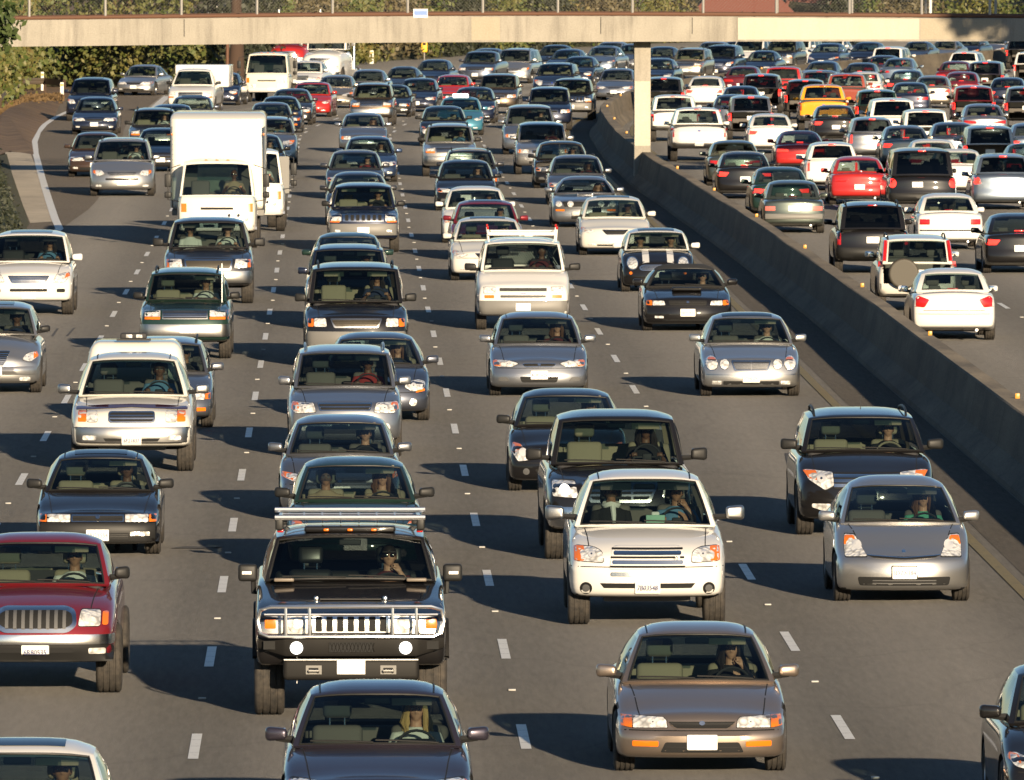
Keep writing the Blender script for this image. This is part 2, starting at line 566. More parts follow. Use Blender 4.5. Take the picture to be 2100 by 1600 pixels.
    # ---- roof, pillars and panes
    def greenhouse(s):
        P = s.P; H, L = P['H'], P['L']; hx = P['W'] / 2
        wB = P.get('wB', hx - .075); wR = P['wR']
        yc, zc, yf, yr, yd, zd = (P[k] for k in ('yc', 'zc', 'yf', 'yr', 'yd', 'zd'))
        bb, bt = P.get('bulge', .16), P.get('bulge', .16) * .75
        zA = zc - .015; ze = H - .105
        s.zA = zA
        wC = P.get('wC', wB - .03); wRr = P.get('wRr', wR - .015)
        gF = P.get('gF', .925); t1 = P.get('hdr', .93)
        rb = .10
        def WS(q, t):
            a = np.array([q * (wB - .03), yc + bb * q * q, zc + .0 - .02 * q * q])
            e = np.array([q * wR, yf + bt * q * q, ze + .045 * (1 - abs(q) ** 3.2)])
            p = a * (1 - t) + e * t
            k = .035 * math.sin(math.pi * t)
            return p + np.array([0, -k * .7, k * .6])
        def BL(q, t):
            a = np.array([q * (wC - .02), yd - rb * q * q, zd - .015 * q * q])
            e = np.array([q * wRr, yr - rb * .7 * q * q, ze + .045 * (1 - abs(q) ** 3.2)])
            p = a * (1 - t) + e * t
            k = P.get('blb', .03) * math.sin(math.pi * t)
            return p + np.array([0, k * .7, k * .6])
        def SD(u, t):
            a0, a1 = WS(1, 0), BL(1, 0); e0, e1 = WS(1, 1), BL(1, 1)
            a = a0 * (1 - u) + a1 * u; a[0] += (hx - .055 - max(a0[0], a1[0])) * math.sin(math.pi * u) ** .8
            e = e0 * (1 - u) + e1 * u; e[0] += .015 * math.sin(math.pi * u); e[2] += .02 * math.sin(math.pi * u)
            # side edges must follow the windscreen and backlight edges
            p = a * (1 - t) + e * t
            l0 = WS(1, t) - (a0 * (1 - t) + e0 * t); l1 = BL(1, t) - (a1 * (1 - t) + e1 * t)
            p = p + l0 * (1 - u) + l1 * u
            p[0] += .03 * math.sin(math.pi * t) * math.sin(math.pi * u)
            return p
        def RF(q, v):
            # between the two top edges, crowned, its long edges on the side panels' top edges
            a, e = WS(q, 1), BL(q, 1)
            p = a * (1 - v) + e * v
            sd = SD(v, 1); lin = WS(1, 1) * (1 - v) + BL(1, 1) * v
            d = sd - lin; d[0] *= q; p = p + d
            p[2] += P.get('arch', .036) * math.sin(math.pi * v) * (1 - q ** 6) + .012 * (1 - abs(q) ** 5)* min(1, 8*v, 8*(1-v))
            return p
        s.WS, s.BL, s.SD, s.RF = WS, BL, SD, RF
        fr = G(); gl = G(); gr = G(); sideg = []
        def patch(fn, us, ts, isg, gg, flip=False):
            V = [fn(u, t) for t in ts for u in us]; n = len(us)
            fF, fG = [], []
            for i in range(len(ts) - 1):
                for k in range(n - 1):
                    q = (i*n+k, i*n+k+1, (i+1)*n+k+1, (i+1)*n+k)
                    if flip: q = tuple(reversed(q))
                    um, tm = (us[k] + us[k+1]) / 2, (ts[i] + ts[i+1]) / 2
                    w = isg(um, tm)
                    (fG if w else fF).append((q, w))
            used = {}
            def sub(fs, g, mat):
                mp = {}; vv = []; ff = []
                for q in fs:
                    r_ = []
                    for i in q:
                        if i not in mp: mp[i] = len(vv); vv.append(V[i])
                        r_.append(mp[i])
                    ff.append(tuple(r_))
                if ff: g.add(vv, ff, mat)
            sub([q for q, w in fF], fr, 'PAINT')
            if isinstance(gg, list):
                for k in sorted(set(w for q, w in fG)):
                    h = G(); sub([q for q, w in fG if w == k], h, 'GLASS'); gg.append((k, h))
            elif gg is not None: sub([q for q, w in fG], gg, 'GLASS')
        qs = [-1, -.97, -gF] + list(np.linspace(-gF, gF, 11)[1:-1]) + [gF, .97, 1]
        ts = [0, .025] + list(np.linspace(.025, t1, 9)[1:]) + [.97, 1]
        patch(WS, qs, ts, lambda u, t: abs(u) < gF and .025 < t < t1, gl)
        bg0, bg1 = P.get('bgl', (.06, .92))
        gB = P.get('gB', .86)
        qs2 = [-1, -.95, -gB] + list(np.linspace(-gB, gB, 9)[1:-1]) + [gB, .95, 1]
        ts2 = [0, bg0] + list(np.linspace(bg0, bg1, 6)[1:]) + [1]
        solid_rear = P.get('solid_rear', 0)
        patch(BL, qs2, ts2, lambda u, t: (not solid_rear) and abs(u) < gB and bg0 < t < bg1, gr, True)
        sd = P['side']
        us = sorted(set([0, .03, 1, .97] + [e for a in sd for e in a] + [(a[0]*2+a[1])/3 for a in sd] + [(a[0]+a[1]*2)/3 for a in sd]))
        tss = [0, .05, .3, .6, .90, 1]
        def sg_(u, t):
            if not (.05 < t < .90): return 0
            for i, a in enumerate(sd):
                if a[0] < u < a[1]: return i + 1
            return 0
        patch(SD, us, tss, sg_, sideg)
        sideL = []
        patch(lambda u, t: SD(u, t) * np.array([-1, 1, 1]), us, tss, sg_, sideL, True)
        patch(RF, qs, [0, .05, .12, .25, .4, .55, .7, .82, .92, 1], lambda u, t: 0, None)
        # weld and thicken the frame inwards
        me = fr.mesh('fr')
        ev = eval_mesh(me, [('WELD', dict(merge_threshold=.002)),
                            ('SOLIDIFY', dict(thickness=.03, offset=-1, material_offset=1, material_offset_rim=0))])
        # decide inside/outside by index: the solidify shell doubles the faces in order
        g2 = mesh_to_G(ev, ['PAINT'])
        nout = len(fr.f)
        cen = Vector((0, (yf + yr) / 2, zc + .1))
        ms = []
        for p in ev.polygons:
            ms.append('trim_hl' if p.normal.dot(p.center - cen) < 0 else 'PAINT')
        g2.m = ms
        bpy.data.meshes.remove(me); bpy.data.meshes.remove(ev)
        s.part('roof_frame', g2)
        s.part('windshield', gl.add([], [], 'x'))
        gl.m = ['glass'] * len(gl.f)
        if P.get('band', 1):      # tinted strip along the top of the windscreen
            VV = np.array(gl.v); zt_ = VV[:, 2].max(); zb_ = VV[:, 2].min()
            gl.m = ['glass_band' if VV[list(f), 2].mean() > zt_ - .17 * (zt_ - zb_) else 'glass' for f in gl.f]
        tn = 'glass_dark' if P.get('tint') else 'glass'
        if gr.f:
            gr.m = [tn] * len(gr.f); s.part('rear_window', gr)
        for lst in (sideg, sideL):
            for k, h in lst:
                h.m = [('glass' if k == 1 else tn)] * len(h.f)
                s.part('side_window', h, None, 0)
        # rubber surround of the windscreen
        rub = G()
        ring = [WS(-gF, t) for t in np.linspace(.025, t1, 8)] + [WS(q, t1) for q in np.linspace(-gF, gF, 9)[1:]] + [WS(gF, t) for t in np.linspace(t1, .025, 8)[1:]] + [WS(q, .025) for q in np.linspace(gF, -gF, 9)[1:-1]]
        tube(rub, ring, .012, 'black_plastic', 5, closed=True)
        s.part('windshield_seal', rub, 'windshield', 1)
        wp = G()
        for (q0, q1) in ((-.05, -.80), (.72, -.02)):
            pts = [WS(q0 + (q1 - q0) * t, .03 + .06 * t * (1 - t * .4)) + np.array([0, -.03, .012]) for t in np.linspace(0, 1, 6)]
            tube(wp, pts, .009, 'dark_void', 5)
        if P.get('wiper', 1): s.part('wiper', wp, None, 1)

    # ---- what shows through the glass
    def interior(s):
        P = s.P; H = P['H']; hx = P['W'] / 2; tr = P['trim']
        xd = .37 * P['W'] / 1.78; s.xd = xd
        yh = P['yf'] + P.get('seat', .45); s.yh = yh
        zh = H - P.get('headroom', .27); s.zh = zh
        tilt = Matrix.Rotation(R(-14), 3, 'X')
        for sx in (-1, 1):
            g = G()
            rbox(g, (sx * xd, yh + .02, zh - .45), (.48, .14, .62), .06, tr, 3, None, tilt)
            rbox(g, (sx * xd, yh - .22, zh - .72), (.50, .52, .14), .05, tr, 3)
            h = G()
            rbox(h, (sx * xd, yh + .12, zh + .01), (.27, .10, .19), .045, tr, 3, None, tilt)
            for k in (-.07, .07):
                tube(h, [(sx * xd + k, yh + .10, zh - .05), (sx * xd + k, yh + .08, zh - .16)], .007, 'chrome', 5)
            s.part('seat', g); s.part('headrest', h, 'seat', 1)
        if not P.get('norear'):
            yb = min(P['yd'] - .35, yh + .95)
            g = G(); rbox(g, (0, yb, zh - .50), (P['W'] - .42, .16, .58), .06, tr, 3, None, tilt)
            for sx in (-1, 1): rbox(g, (sx * xd, yb + .08, zh - .12), (.24, .08, .14), .035, tr, 3, None, tilt)
            s.part('rear_seat', g)
        d = G()
        yc, zc = P['yc'], P['zc']
        rbox(d, (0, yc + .34, zc - .13), (P['W'] - .36, .46, .24), .08, P.get('dash', 'trim_dark'), 3)
        rbox(d, (xd, yc + .44, zc - .02), (.36, .20, .09), .04, P.get('dash', 'trim_dark'), 3)
        s.part('dashboard', d)
        w = G()
        cw = Vector((xd, yh - .47, min(zh - .33, zc + .06)))
        s.wheel_c = cw
        Mw = Matrix.Rotation(R(62), 3, 'X')
        tube(w, [cw + Mw @ Vector((.185 * math.cos(a), .185 * math.sin(a), 0)) for a in np.linspace(0, 2*math.pi, 20, endpoint=False)], .015, P.get('wheelm', 'trim_dark'), 6, closed=True)
        for a in (0, math.pi, -math.pi / 2):
            tube(w, [cw, cw + Mw @ Vector((.18 * math.cos(a), .18 * math.sin(a), 0))], .016, P.get('wheelm', 'trim_dark'), 5)
        rbox(w, cw, (.13, .05, .10), .02, P.get('wheelm', 'trim_dark'), 2)
        s.part('steering_wheel', w)
        if P.get('sunv'):
            for k in ((1,) if P['sunv'] == 1 else (-1, 1)):
                v = G()
                p0 = s.WS(.50 * k, .80)
                rbox(v, (p0[0], p0[1] + .17, p0[2] + .0), (.38, .02, .15), .018, P.get('visor', tr if tr != 'leather_black' else 'trim_grey'), 3, None, Matrix.Rotation(R(-48), 3, 'X'))
                s.part('sun_visor', v)
        m = G(); p0 = s.WS(0, .82)
        rbox(m, (0, p0[1] + .10, p0[2] - .02), (.24, .03, .065), .022, 'trim_dark', 3)
        s.part('rear_view_mirror', m, None, 1)

    def wheels(s):
        P = s.P; r = P['r']; w = P.get('tw', .205); hx = P['W'] / 2
        xo = hx - P.get('twin', .012)
        wr_ = P.get('rim', r * .64)
        h = w / 2
        prof = [(-h*.8, wr_), (-h, wr_+.03), (-h*1.04, (r+wr_)/2), (-h, r-.03), (-h*.86, r-.006)]
        gv = []
        for k in (-.5, 0, .5):
            gv += [(h*k - .013, r), (h*k - .009, r - .011), (h*k + .009, r - .011), (h*k + .013, r)]
        prof += [(-h*.8, r)] + gv + [(h*.8, r)] + [(-a, b) for a, b in reversed(prof)]
        ty = G(); lathe_x(ty, prof, 'tyre', 32)
        rm = G()
        lathe_x(rm, [(h*.8, wr_ + .005), (h*.9, wr_ - .012), (h*.55, wr_ - .03), (h*.4, wr_*.6), (h*.62, wr_*.25), (h*.66, .001)], P.get('rimm', 'dull_chrome'), 24)
        lathe_x(rm, [(-h*.8, wr_), (-h*.3, wr_*.6), (-h*.3, .02)], 'trim_dark', 20)
        for k in range(5):       # the dark openings between the spokes
            a = 2 * math.pi * k / 5
            gq = []
            for rr_, da in ((wr_*.42, -.22), (wr_*.84, -.34), (wr_*.84, .34), (wr_*.42, .22)):
                gq.append((h*.66 if rr_ < wr_*.6 else h*.60, rr_*math.cos(a+da), rr_*math.sin(a+da)))
            rm.add(gq, [(0, 1, 2, 3)], 'dark_void')
        for yw in (P['wf'], P['wr']):
            for sg in (-1, 1):
                M = Matrix.Translation((sg * (xo - h), yw, r)) @ (Matrix.Identity(4) if sg > 0 else Matrix.Rotation(math.pi, 4, 'Z'))
                nm = 'wheel'
                s.part(nm, rm.moved(M)); s.parts[-1].append(len(s.parts))
                s.part('tyre', ty.moved(M), 'wheel')
        for yw in (P['wf'], P['wr']):
            ax = G(); tube(ax, [(-hx + .2, yw, r), (hx - .2, yw, r)], .05, 'dark_void', 6); s.part('axle', ax, None, 1 if not P.get('under') else 0)
        if P.get('under'):
            ax = G(); rbox(ax, (0, P['wf'] - .25, P['zb'] + .02), (P['W'] * .55, .3, .16), .03, 'bumper_grey', 2); s.part('skid_plate', ax)
            ax = G(); rbox(ax, (0, P['wf'] + .1, P['zb'] + .02), (P['W'] * .75, .12, .10), .03, 'trim_dark', 2); s.part('cross_member', ax)

    def mirrors(s):
        P = s.P; hx = P['W'] / 2
        sz = P.get('mir', (.21, .10, .14)); mm = P.get('mirm', 'PAINT')
        ym = P['yc'] + P.get('miry', .42); zm = P['zc'] + P.get('mirz', .075)
        for sg in (-1, 1):
            g = G()
            cx = hx - .055 + sz[0] / 2 + P.get('mirx', 0)
            def fn(V):
                V = V.copy(); k = (V[:, 0] / sz[0] + .5)
                V[:, 2] *= (.78 + .22 * k); V[:, 1] += .05 * k; return V
            rbox(g, (cx, ym, zm), sz, min(.05, sz[2] * .45), mm, 3, fn)
            tube(g, [(hx - .16, ym + .04, zm - .06), (cx, ym + .02, zm - .04)], [.045, .03], 'black_plastic', 6)
            gl = G()
            rbox(gl, (cx, ym + sz[1] / 2 + .028, zm), (sz[0] * .82, .006, sz[2] * .76), .003, 'mirror_glass', 1)
            if sg < 0:
                S = Matrix.Scale(-1, 4, Vector((1, 0, 0))); g = g.moved(S); gl = gl.moved(S)
            s.part('side_mirror', g); s.part('mirror_glass', gl, 'side_mirror', 1)

    # ---- anything that lies on the skin of the nose (F), tail (R) or bonnet/roof
    def lay(s, name, poly, d, mat, end='F', parent=None, level=0, mirror=None, th=.015, dome=0.0):
        P = s.P
        if mirror is None: mirror = min(p[0] for p in poly) > .02
        bm = bmesh.new()
        vs = [bm.verts.new((p[0], 0, p[1])) for p in poly]
        f = bm.faces.new(vs)
        x0, x1 = min(p[0] for p in poly), max(p[0] for p in poly)
        z0, z1 = min(p[1] for p in poly), max(p[1] for p in poly)
        st = .07
        for k in range(int(math.floor(x0 / st)) + 1, int(math.ceil(x1 / st))):
            bmesh.ops.bisect_plane(bm, geom=bm.verts[:] + bm.edges[:] + bm.faces[:], plane_co=(k * st, 0, 0), plane_no=(1, 0, 0))
        for k in range(int(math.floor(z0 / st)) + 1, int(math.ceil(z1 / st))):
            bmesh.ops.bisect_plane(bm, geom=bm.verts[:] + bm.edges[:] + bm.faces[:], plane_co=(0, 0, k * st), plane_no=(0, 0, 1))
        bm.verts.ensure_lookup_table()
        sg = -1 if end == 'F' else 1
        cxm, czm = (x0 + x1) / 2, (z0 + z1) / 2
        ys = {}
        for v in bm.verts:
            o = Vector((v.co.x, -2 if end == 'F' else P['L'] + 2, v.co.z))
            hit = s.bvh.ray_cast(o, Vector((0, -sg, 0)))
            if hit[0] is None or (end == 'F' and hit[0].y > 1.3) or (end == 'R' and hit[0].y < P['L'] - 1.3):
                hit = s.bvh.find_nearest(Vector((v.co.x, .1 if end == 'F' else P['L'] - .1, v.co.z)))
            ys[v.index] = hit[0].y
        for v in bm.verts:
            kx = (v.co.x - cxm) / max(1e-4, (x1 - x0) / 2); kz = (v.co.z - czm) / max(1e-4, (z1 - z0) / 2)
            v.co.y = ys[v.index] + sg * (d + dome * max(0, 1 - max(abs(kx), abs(kz)) ** 2))
        g = G()
        fs = [[v.index for v in f.verts] for f in bm.faces]
        vv = [tuple(v.co) for v in bm.verts]
        bound = [e for e in bm.edges if len(e.link_faces) == 1]
        nb = len(vv)
        back = {}
        for e in bound:
            for v in e.verts:
                if v.index not in back:
                    back[v.index] = len(vv); vv.append((v.co.x, v.co.y - sg * (d + th), v.co.z))
        # outward winding
        for fc in fs:
            n = (Vector(vv[fc[1]]) - Vector(vv[fc[0]])).cross(Vector(vv[fc[2]]) - Vector(vv[fc[1]]))
            if n.y * sg < 0: fc.reverse()
        ed = set()
        for fc in fs:
            for i in range(len(fc)): ed.add((fc[i], fc[(i+1) % len(fc)]))
        for e in bound:
            a, b = e.verts[0].index, e.verts[1].index
            if (b, a) in ed: a, b = b, a
            fs.append([b, a, back[a], back[b]])
        bm.free()
        g.add(vv, [tuple(f) for f in fs], mat)
        s.part(name, g, parent, level)
        if mirror:
            s.part(name, g.moved(Matrix.Scale(-1, 4, Vector((1, 0, 0)))), parent, level)
        return s

    def light(s, poly, amber=None, d=.010, end='F', mat='lamp_clear', amat='lamp_amber', rim='black_plastic', dome=.012, name='headlight', clip=1):
        cx = sum(p[0] for p in poly) / len(poly); cz = sum(p[1] for p in poly) / len(poly)
        big = [(cx + (x - cx) * 1.05 , cz + (z - cz) * 1.10) for x, z in poly]
        hx = s.P['W'] / 2 * .985
        big = [(min(x, hx), z) for x, z in big]
        s.lay(name, poly, d, mat, end, dome=dome)
        s.lay('lamp_housing', big, d * .45, rim, end, name, 1)
        if amber: s.lay('turn_signal', amber, d + .006, amat, end, name)
        if end == 'F':
            x0, x1 = min(p[0] for p in poly), max(p[0] for p in poly); z0, z1 = min(p[1] for p in poly), max(p[1] for p in poly)
            q = min(z1 - z0, x1 - x0) * .24; xc = x0 + (x1 - x0) * (.42 if amber else .5)
            s.lay('reflector', disc(xc, cz, q, 14), d + dome + .002, 'reflector', end, name, 1, th=.004)
            s.lay('bulb', disc(xc, cz, q * .26, 8), d + dome + .006, 'dull_chrome', end, name, 1, th=.004)
        return s
    def plate(s, z, x=0, end='F', d=.022, text=None, frame=None, w=.152, h=.076):
        s.lay('license_plate', rect(x - w, x + w, z - h, z + h, .012), d, 'plate_white', end, mirror=False)
        if frame:
            s.lay('plate_frame', rect(x - w - .012, x + w + .012, z - h - .012, z + h + .012, .015), d - .006, frame, end, 'license_plate', 1, mirror=False)
        s.P['plate_' + end] = (x, z, d, text)
        return s
    def grille(s, poly, frame='chrome', fill='dark_void', inset=.018, bars=0, vbars=0, barm='black_plastic', barh=.012, d=.012, end='F', name='grille'):
        """a frame, a dark opening inside it, and the bars that cross it"""
        cx = sum(p[0] for p in poly) / len(poly); cz = sum(p[1] for p in poly) / len(poly)
        x0, x1 = min(p[0] for p in poly), max(p[0] for p in poly); z0, z1 = min(p[1] for p in poly), max(p[1] for p in poly)
        kx, kz = 1 - 2 * inset / (x1 - x0), 1 - 2 * inset / (z1 - z0)
        inn = [(cx + (x - cx) * kx, cz + (z - cz) * kz) for x, z in poly]
        s.lay(name, poly, d, frame, end, mirror=False)
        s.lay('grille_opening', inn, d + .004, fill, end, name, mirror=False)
        zz0, zz1 = min(p[1] for p in inn), max(p[1] for p in inn)
        def span(z):       # width of the opening at height z
            xs = []
            for i in range(len(inn)):
                a, b = inn[i-1], inn[i]
                if (a[1] - z) * (b[1] - z) < 0: xs.append(a[0] + (b[0] - a[0]) * (z - a[1]) / (b[1] - a[1]))
            return (min(xs), max(xs)) if len(xs) > 1 else None
        for k in range(bars):
            z = zz0 + (zz1 - zz0) * (k + 1) / (bars + 1)
            sp = span(z)
            if sp: s.lay('grille_bar', rect(sp[0], sp[1], z - barh/2, z + barh/2), d + .016, barm, end, name, mirror=False)
        xx0, xx1 = min(p[0] for p in inn), max(p[0] for p in inn)
        for k in range(vbars):
            x = xx0 + (xx1 - xx0) * (k + 1) / (vbars + 1)
            zs = []
            for i in range(len(inn)):
                a, b = inn[i-1], inn[i]
                if (a[0] - x) * (b[0] - x) < 0: zs.append(a[1] + (b[1] - a[1]) * (x - a[0]) / (b[0] - a[0]))
            if len(zs) > 1: s.lay('grille_bar', rect(x - barh/2, x + barh/2, min(zs), max(zs)), d + .016, barm, end, name, mirror=False)
        return s
    def gapline(s, x0, x1, z, end='F', h=.011):
        return s.lay('panel_gap', rect(x0, x1, z - h/2, z + h/2), .0025, 'dark_void', end, 'body', 1, mirror=False, th=.004)
    def bonnet_lines(s, xf=.62, xr=.70, y0=.30):
        P = s.P
        for sg in (-1, 1):
            rows = []
            for t in np.linspace(0, 1, 10):
                x = sg * (xf + (xr - xf) * t); y = y0 + (P['yc'] + .12 - y0) * t
                r_ = []
                for dx in (-.006, .006):
                    h = s.bvh.ray_cast(Vector((x + dx, y, 4)), Vector((0, 0, -1)))
                    r_.append((x + dx, y, (h[0].z if h[0] else P['zc']) + .0025))
                rows.append(r_)
            g = G(); loft(g, rows, 'dark_void'); s.part('panel_gap', g, 'body', 1)
        return s
    def roof_seams(s, q=.86):
        for sg in (-1, 1):
            rows = [[tuple(s.RF(sg * q + dx, v) + np.array([0, 0, .003])) for dx in (-.012, .012)] for v in np.linspace(.01, .99, 9)]
            g = G(); loft(g, rows, 'black_plastic'); s.part('roof_seam', g, 'roof_frame', 1)
        return s
    def sunroof(s, v0=.10, v1=.42, q=.62):
        rows = [[tuple(s.RF(k, v) + np.array([0, 0, .006])) for k in np.linspace(-q, q, 7)] for v in np.linspace(v0, v1, 5)]
        g = G(); loft(g, rows, 'lens_dark'); s.part('sunroof', g, 'roof_frame', 0); return s
    def roof_rails(s, mat='black_plastic', q=.88):
        for sg in (-1, 1):
            g = G()
            pts = [s.RF(sg * q, v) + np.array([0, 0, h]) for v, h in ((.10, .0), (.16, .055), (.35, .07), (.6, .07), (.85, .055), (.92, 0))]
            tube(g, pts, .018, mat, 6); s.part('roof_rail', g)
        return s
    def antenna(s, x, y, z, h=.7, lean=.1, mat='chrome'):
        g = G(); tube(g, [(x, y, z), (x, y + lean, z + h)], .006, mat, 5); s.part('antenna', g, None, 1); return s

    # ---- finished meshes for three viewing distances
    def finish(s, name):
        s.name = name; s.cache = {}
        return s
    def meshes(s, lod):
        if lod in s.cache: return s.cache[lod]
        hl = {'trim_beige': 'trim_beige', 'trim_grey': 'trim_grey'}.get(s.P['trim'], 'trim_dark')
        out = []
        def conv(g):
            g.m = [hl if m == 'trim_hl' else m for m in g.m]; return g
        if lod == 'near':
            for p in s.parts: out.append((p[0], conv(p[1]).mesh(s.name + '_' + p[0]), p[2]))
        elif lod == 'mid':
            groups = {}; order = []
            for p in s.parts:
                nm, par = p[0], p[2]
                if p[3] == 1: continue
                top = par or nm
                if top == 'roof_frame': top = 'body'
                if top == 'side_window': top = 'side_window'
                if top in ('wheel', 'headlight', 'side_mirror', 'tail_light', 'fog_lamp', 'seat', 'side_window', 'sun_visor', 'roof_rail', 'turn_signal', 'axle', 'marker_lamp', 'bonnet_stripe', 'pillar_lamp', 'exhaust_stack', 'lamp_surround', 'tow_hook', 'fender_flare', 'cowl_vent') and par is None:
                    key = (top, len(order)); order.append(key); groups[key] = G(); last = key
                elif par is not None and any(k[0] == top for k in order):
                    # hang the sub-part on the piece of that kind that lies nearest
                    c0 = np.mean(np.array(p[1].v), 0)
                    key = min([k for k in order if k[0] == top], key=lambda k: np.linalg.norm(np.mean(np.array(groups[k].v), 0) - c0))
                else:
                    key = (top, -1)
                    if key not in groups: order.append(key); groups[key] = G()
                groups[key].join(conv(p[1]))
            for k in order: out.append((k[0], groups[k].mesh(s.name + '_' + k[0]), None))
        else:
            g = G()
            for p in s.parts:
                if p[3] == 1: continue
                g.join(conv(p[1]))
            out.append(('vehicle', g.mesh(s.name + '_far'), None))
        s.cache[lod] = out
        return out

def set_paint(o, mat):
    me = o.data
    for i, m in enumerate(me.materials):
        if m == MATS['PAINT']:
            o.material_slots[i].link = 'OBJECT'
            o.material_slots[i].material = mat

def put_car(car, paint_name, loc, rz, lod, name, label, cat, group):
    pm = PAINTS[paint_name]
    ms = car.meshes(lod)
    if lod == 'far':
        o = new_obj(name, ms[0][1]); o.location = loc; o.rotation_euler = (0, 0, rz)
        set_paint(o, pm); tag(o, label, cat, group)
        return o
    root = empty(name, loc, rz)
    tag(root, label, cat, group)
    made = []
    for nm, me, par in ms:
        o = bpy.data.objects.new(nm, me); COL.objects.link(o)
        p = root
        if par:
            c = np.array(me.vertices[0].co)
            best = None
            for (n2, o2) in made:
                if n2 == par:
                    dd = (Vector(o2.data.vertices[0].co) - Vector(c)).length
                    if best is None or dd < best[0]: best = (dd, o2)
            if best: p = best[1]
        o.parent = p
        set_paint(o, pm)
        made.append((nm, o))
    return root
# ------------------------------------------------------------------ vehicles: the kinds on this road
CARS = {}
def reg(name, c, front=True, rear=True):
    P = c.P; names = [p[0] for p in c.parts]
    hx = P['W'] / 2
    if rear and 'tail_light' not in names:
        z = P['zt'] - .16
        c.lay('tail_light', rect(hx * .58, hx * .93, z - .07, z + .05, .02), .008, 'lamp_red', 'R')
        c.plate(P['zb'] + .34, end='R')
    if front and 'headlight' not in names:
        z = P['zn'] - .07
        c.light(rect(hx * .52, hx * .90, z - .07, z + .05, .02), rect(hx * .80, hx * .92, z - .06, z + .045, .015))
        c.grille(rect(-.36, .36, z - .08, z + .04, .02), 'chrome', bars=2)
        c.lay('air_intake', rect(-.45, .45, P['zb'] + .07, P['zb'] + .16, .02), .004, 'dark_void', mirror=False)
        c.plate(P['zb'] + .24)
    CARS[name] = c.finish(name)
    return c

def sedan_front(c, hl, am, gr, gf='chrome', bars=3, intake=None, fog=None, fogm='lamp_clear', pz=.33, text=None, frame=None, gap=True, amat='lamp_amber', pw=.152, vb=0):
    c.light(hl, am, amat=amat)
    if gr:
        c.grille(gr, gf, bars=bars, vbars=vb)
        zt_ = max(p[1] for p in gr); c.lay('badge', disc(0, zt_ - .03, .030, 12, .75), .036, 'chrome', 'F', 'grille', 1, mirror=False)
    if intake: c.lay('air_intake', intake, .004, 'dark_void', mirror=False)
    if intake:
        x0, x1 = min(p[0] for p in intake), max(p[0] for p in intake); z0, z1 = min(p[1] for p in intake), max(p[1] for p in intake)
        c.lay('intake_slat', rect(x0 * .9, x1 * .9, (z0 + z1) / 2 - .007, (z0 + z1) / 2 + .007), .010, 'black_plastic', 'F', 'air_intake', 1, mirror=False)
    if fog: c.lay('fog_lamp', fog, .010, fogm, dome=.01)
    c.plate(pz, text=text, frame=frame)
    if gap:
        c.gapline(-c.P['W'] * .46, c.P['W'] * .46, min(p[1] for p in hl) - .025)
    c.bonnet_lines()
    return c

# --- saloons seen from the front
c = Car('sedan', wR=.585, W=1.76, H=1.40, zb=.16, zn=.585, nl=.66, zc=.885, yc=1.25, trim='trim_beige', nose=[(.16,.08),(.25,.02),(.40,0),(.44,.02),(.47,.07),(.58,.12),(.75,.16)])
sedan_front(c, [(.35,.49),(.69,.485),(.69,.60),(.39,.59),(.36,.56)], [(.70,.485),(.815,.50),(.81,.60),(.70,.60)],
            rpoly([(-.27,.465),(.27,.465),(.36,.565),(-.36,.565)], .02), 'PAINT', 2, rpoly([(-.42,.24),(.42,.24),(.37,.345),(-.37,.345)], .02),
            rect(.44,.70,.30,.357,.012), 'lamp_amber', .345)
c.roof_seams(); reg('family_saloon', c)

c = Car('sedan', wR=.57, W=1.69, H=1.33, zb=.16, zn=.56, nl=.63, zc=.84, yc=1.25, trim='trim_beige', mirm='black_plastic', nose=[(.16,.05),(.24,.0),(.45,0),(.47,.05),(.56,.08),(.75,.12)], swF=.16, crown=.04)
c.lay('bumper', rect(-.83,.83,.17,.46,.05), .03, 'black_plastic', mirror=False)
sedan_front(c, rect(.37,.68,.475,.575,.01), rect(.69,.79,.475,.572,.01), rect(-.355,.355,.475,.572,.01), 'chrome', 1,
            None, None, pz=.30, text='2RGY554')
c.lay('air_intake', rect(-.42,.42,.235,.33), .034, 'dark_void', mirror=False)
for z in (.255,.28,.305): c.lay('intake_slat', rect(-.41,.41,z-.005,z+.005), .040, 'black_plastic', 'F', 'air_intake', 1, mirror=False)
c.lay('fog_lamp', rect(.44,.70,.29,.345,.01), .038, 'lamp_clear')
c.P['plate_F'] = (0, .30, .05, '2RGY554')
c.parts = [p for p in c.parts if p[0] != 'license_plate']; c.plate(.30, d=.048, text='2RGY554')
c.sunroof(); c.roof_seams(); reg('old_saloon', c)

c = Car('sedan', L=4.8, W=1.79, H=1.43, zb=.17, zn=.63, nl=.70, zc=.91, yc=1.30, trim='trim_grey')
sedan_front(c, rpoly([(.34,.55),(.70,.53),(.83,.58),(.80,.67),(.42,.65)], .03), rpoly([(.76,.55),(.845,.57),(.83,.65),(.76,.655)], .02),
            rpoly([(-.30,.52),(.30,.52),(.36,.63),(-.36,.63)], .03), 'chrome', 3, rect(-.5,.5,.24,.33,.03), rect(.56,.72,.28,.34,.02), pz=.41)
c.roof_seams(); reg('dark_saloon', c)

c = Car('sedan', L=4.55, W=1.75, H=1.43, zb=.16, zn=.60, nl=.70, zc=.94, yc=1.02, yf=1.95, trim='trim_grey', swF=.32)
sedan_front(c, rpoly([(.36,.57),(.60,.56),(.80,.63),(.83,.70),(.62,.68)], .02), rpoly([(.66,.595),(.835,.64),(.83,.71),(.66,.685)], .02),
            rpoly([(-.34,.57),(.34,.57),(.40,.62),(-.40,.62)], .02), 'PAINT', 1, rpoly([(-.36,.24),(.36,.24),(.45,.36),(-.45,.36)], .04), rect(.58,.72,.30,.36,.03), pz=.44)
reg('compact_saloon', c)

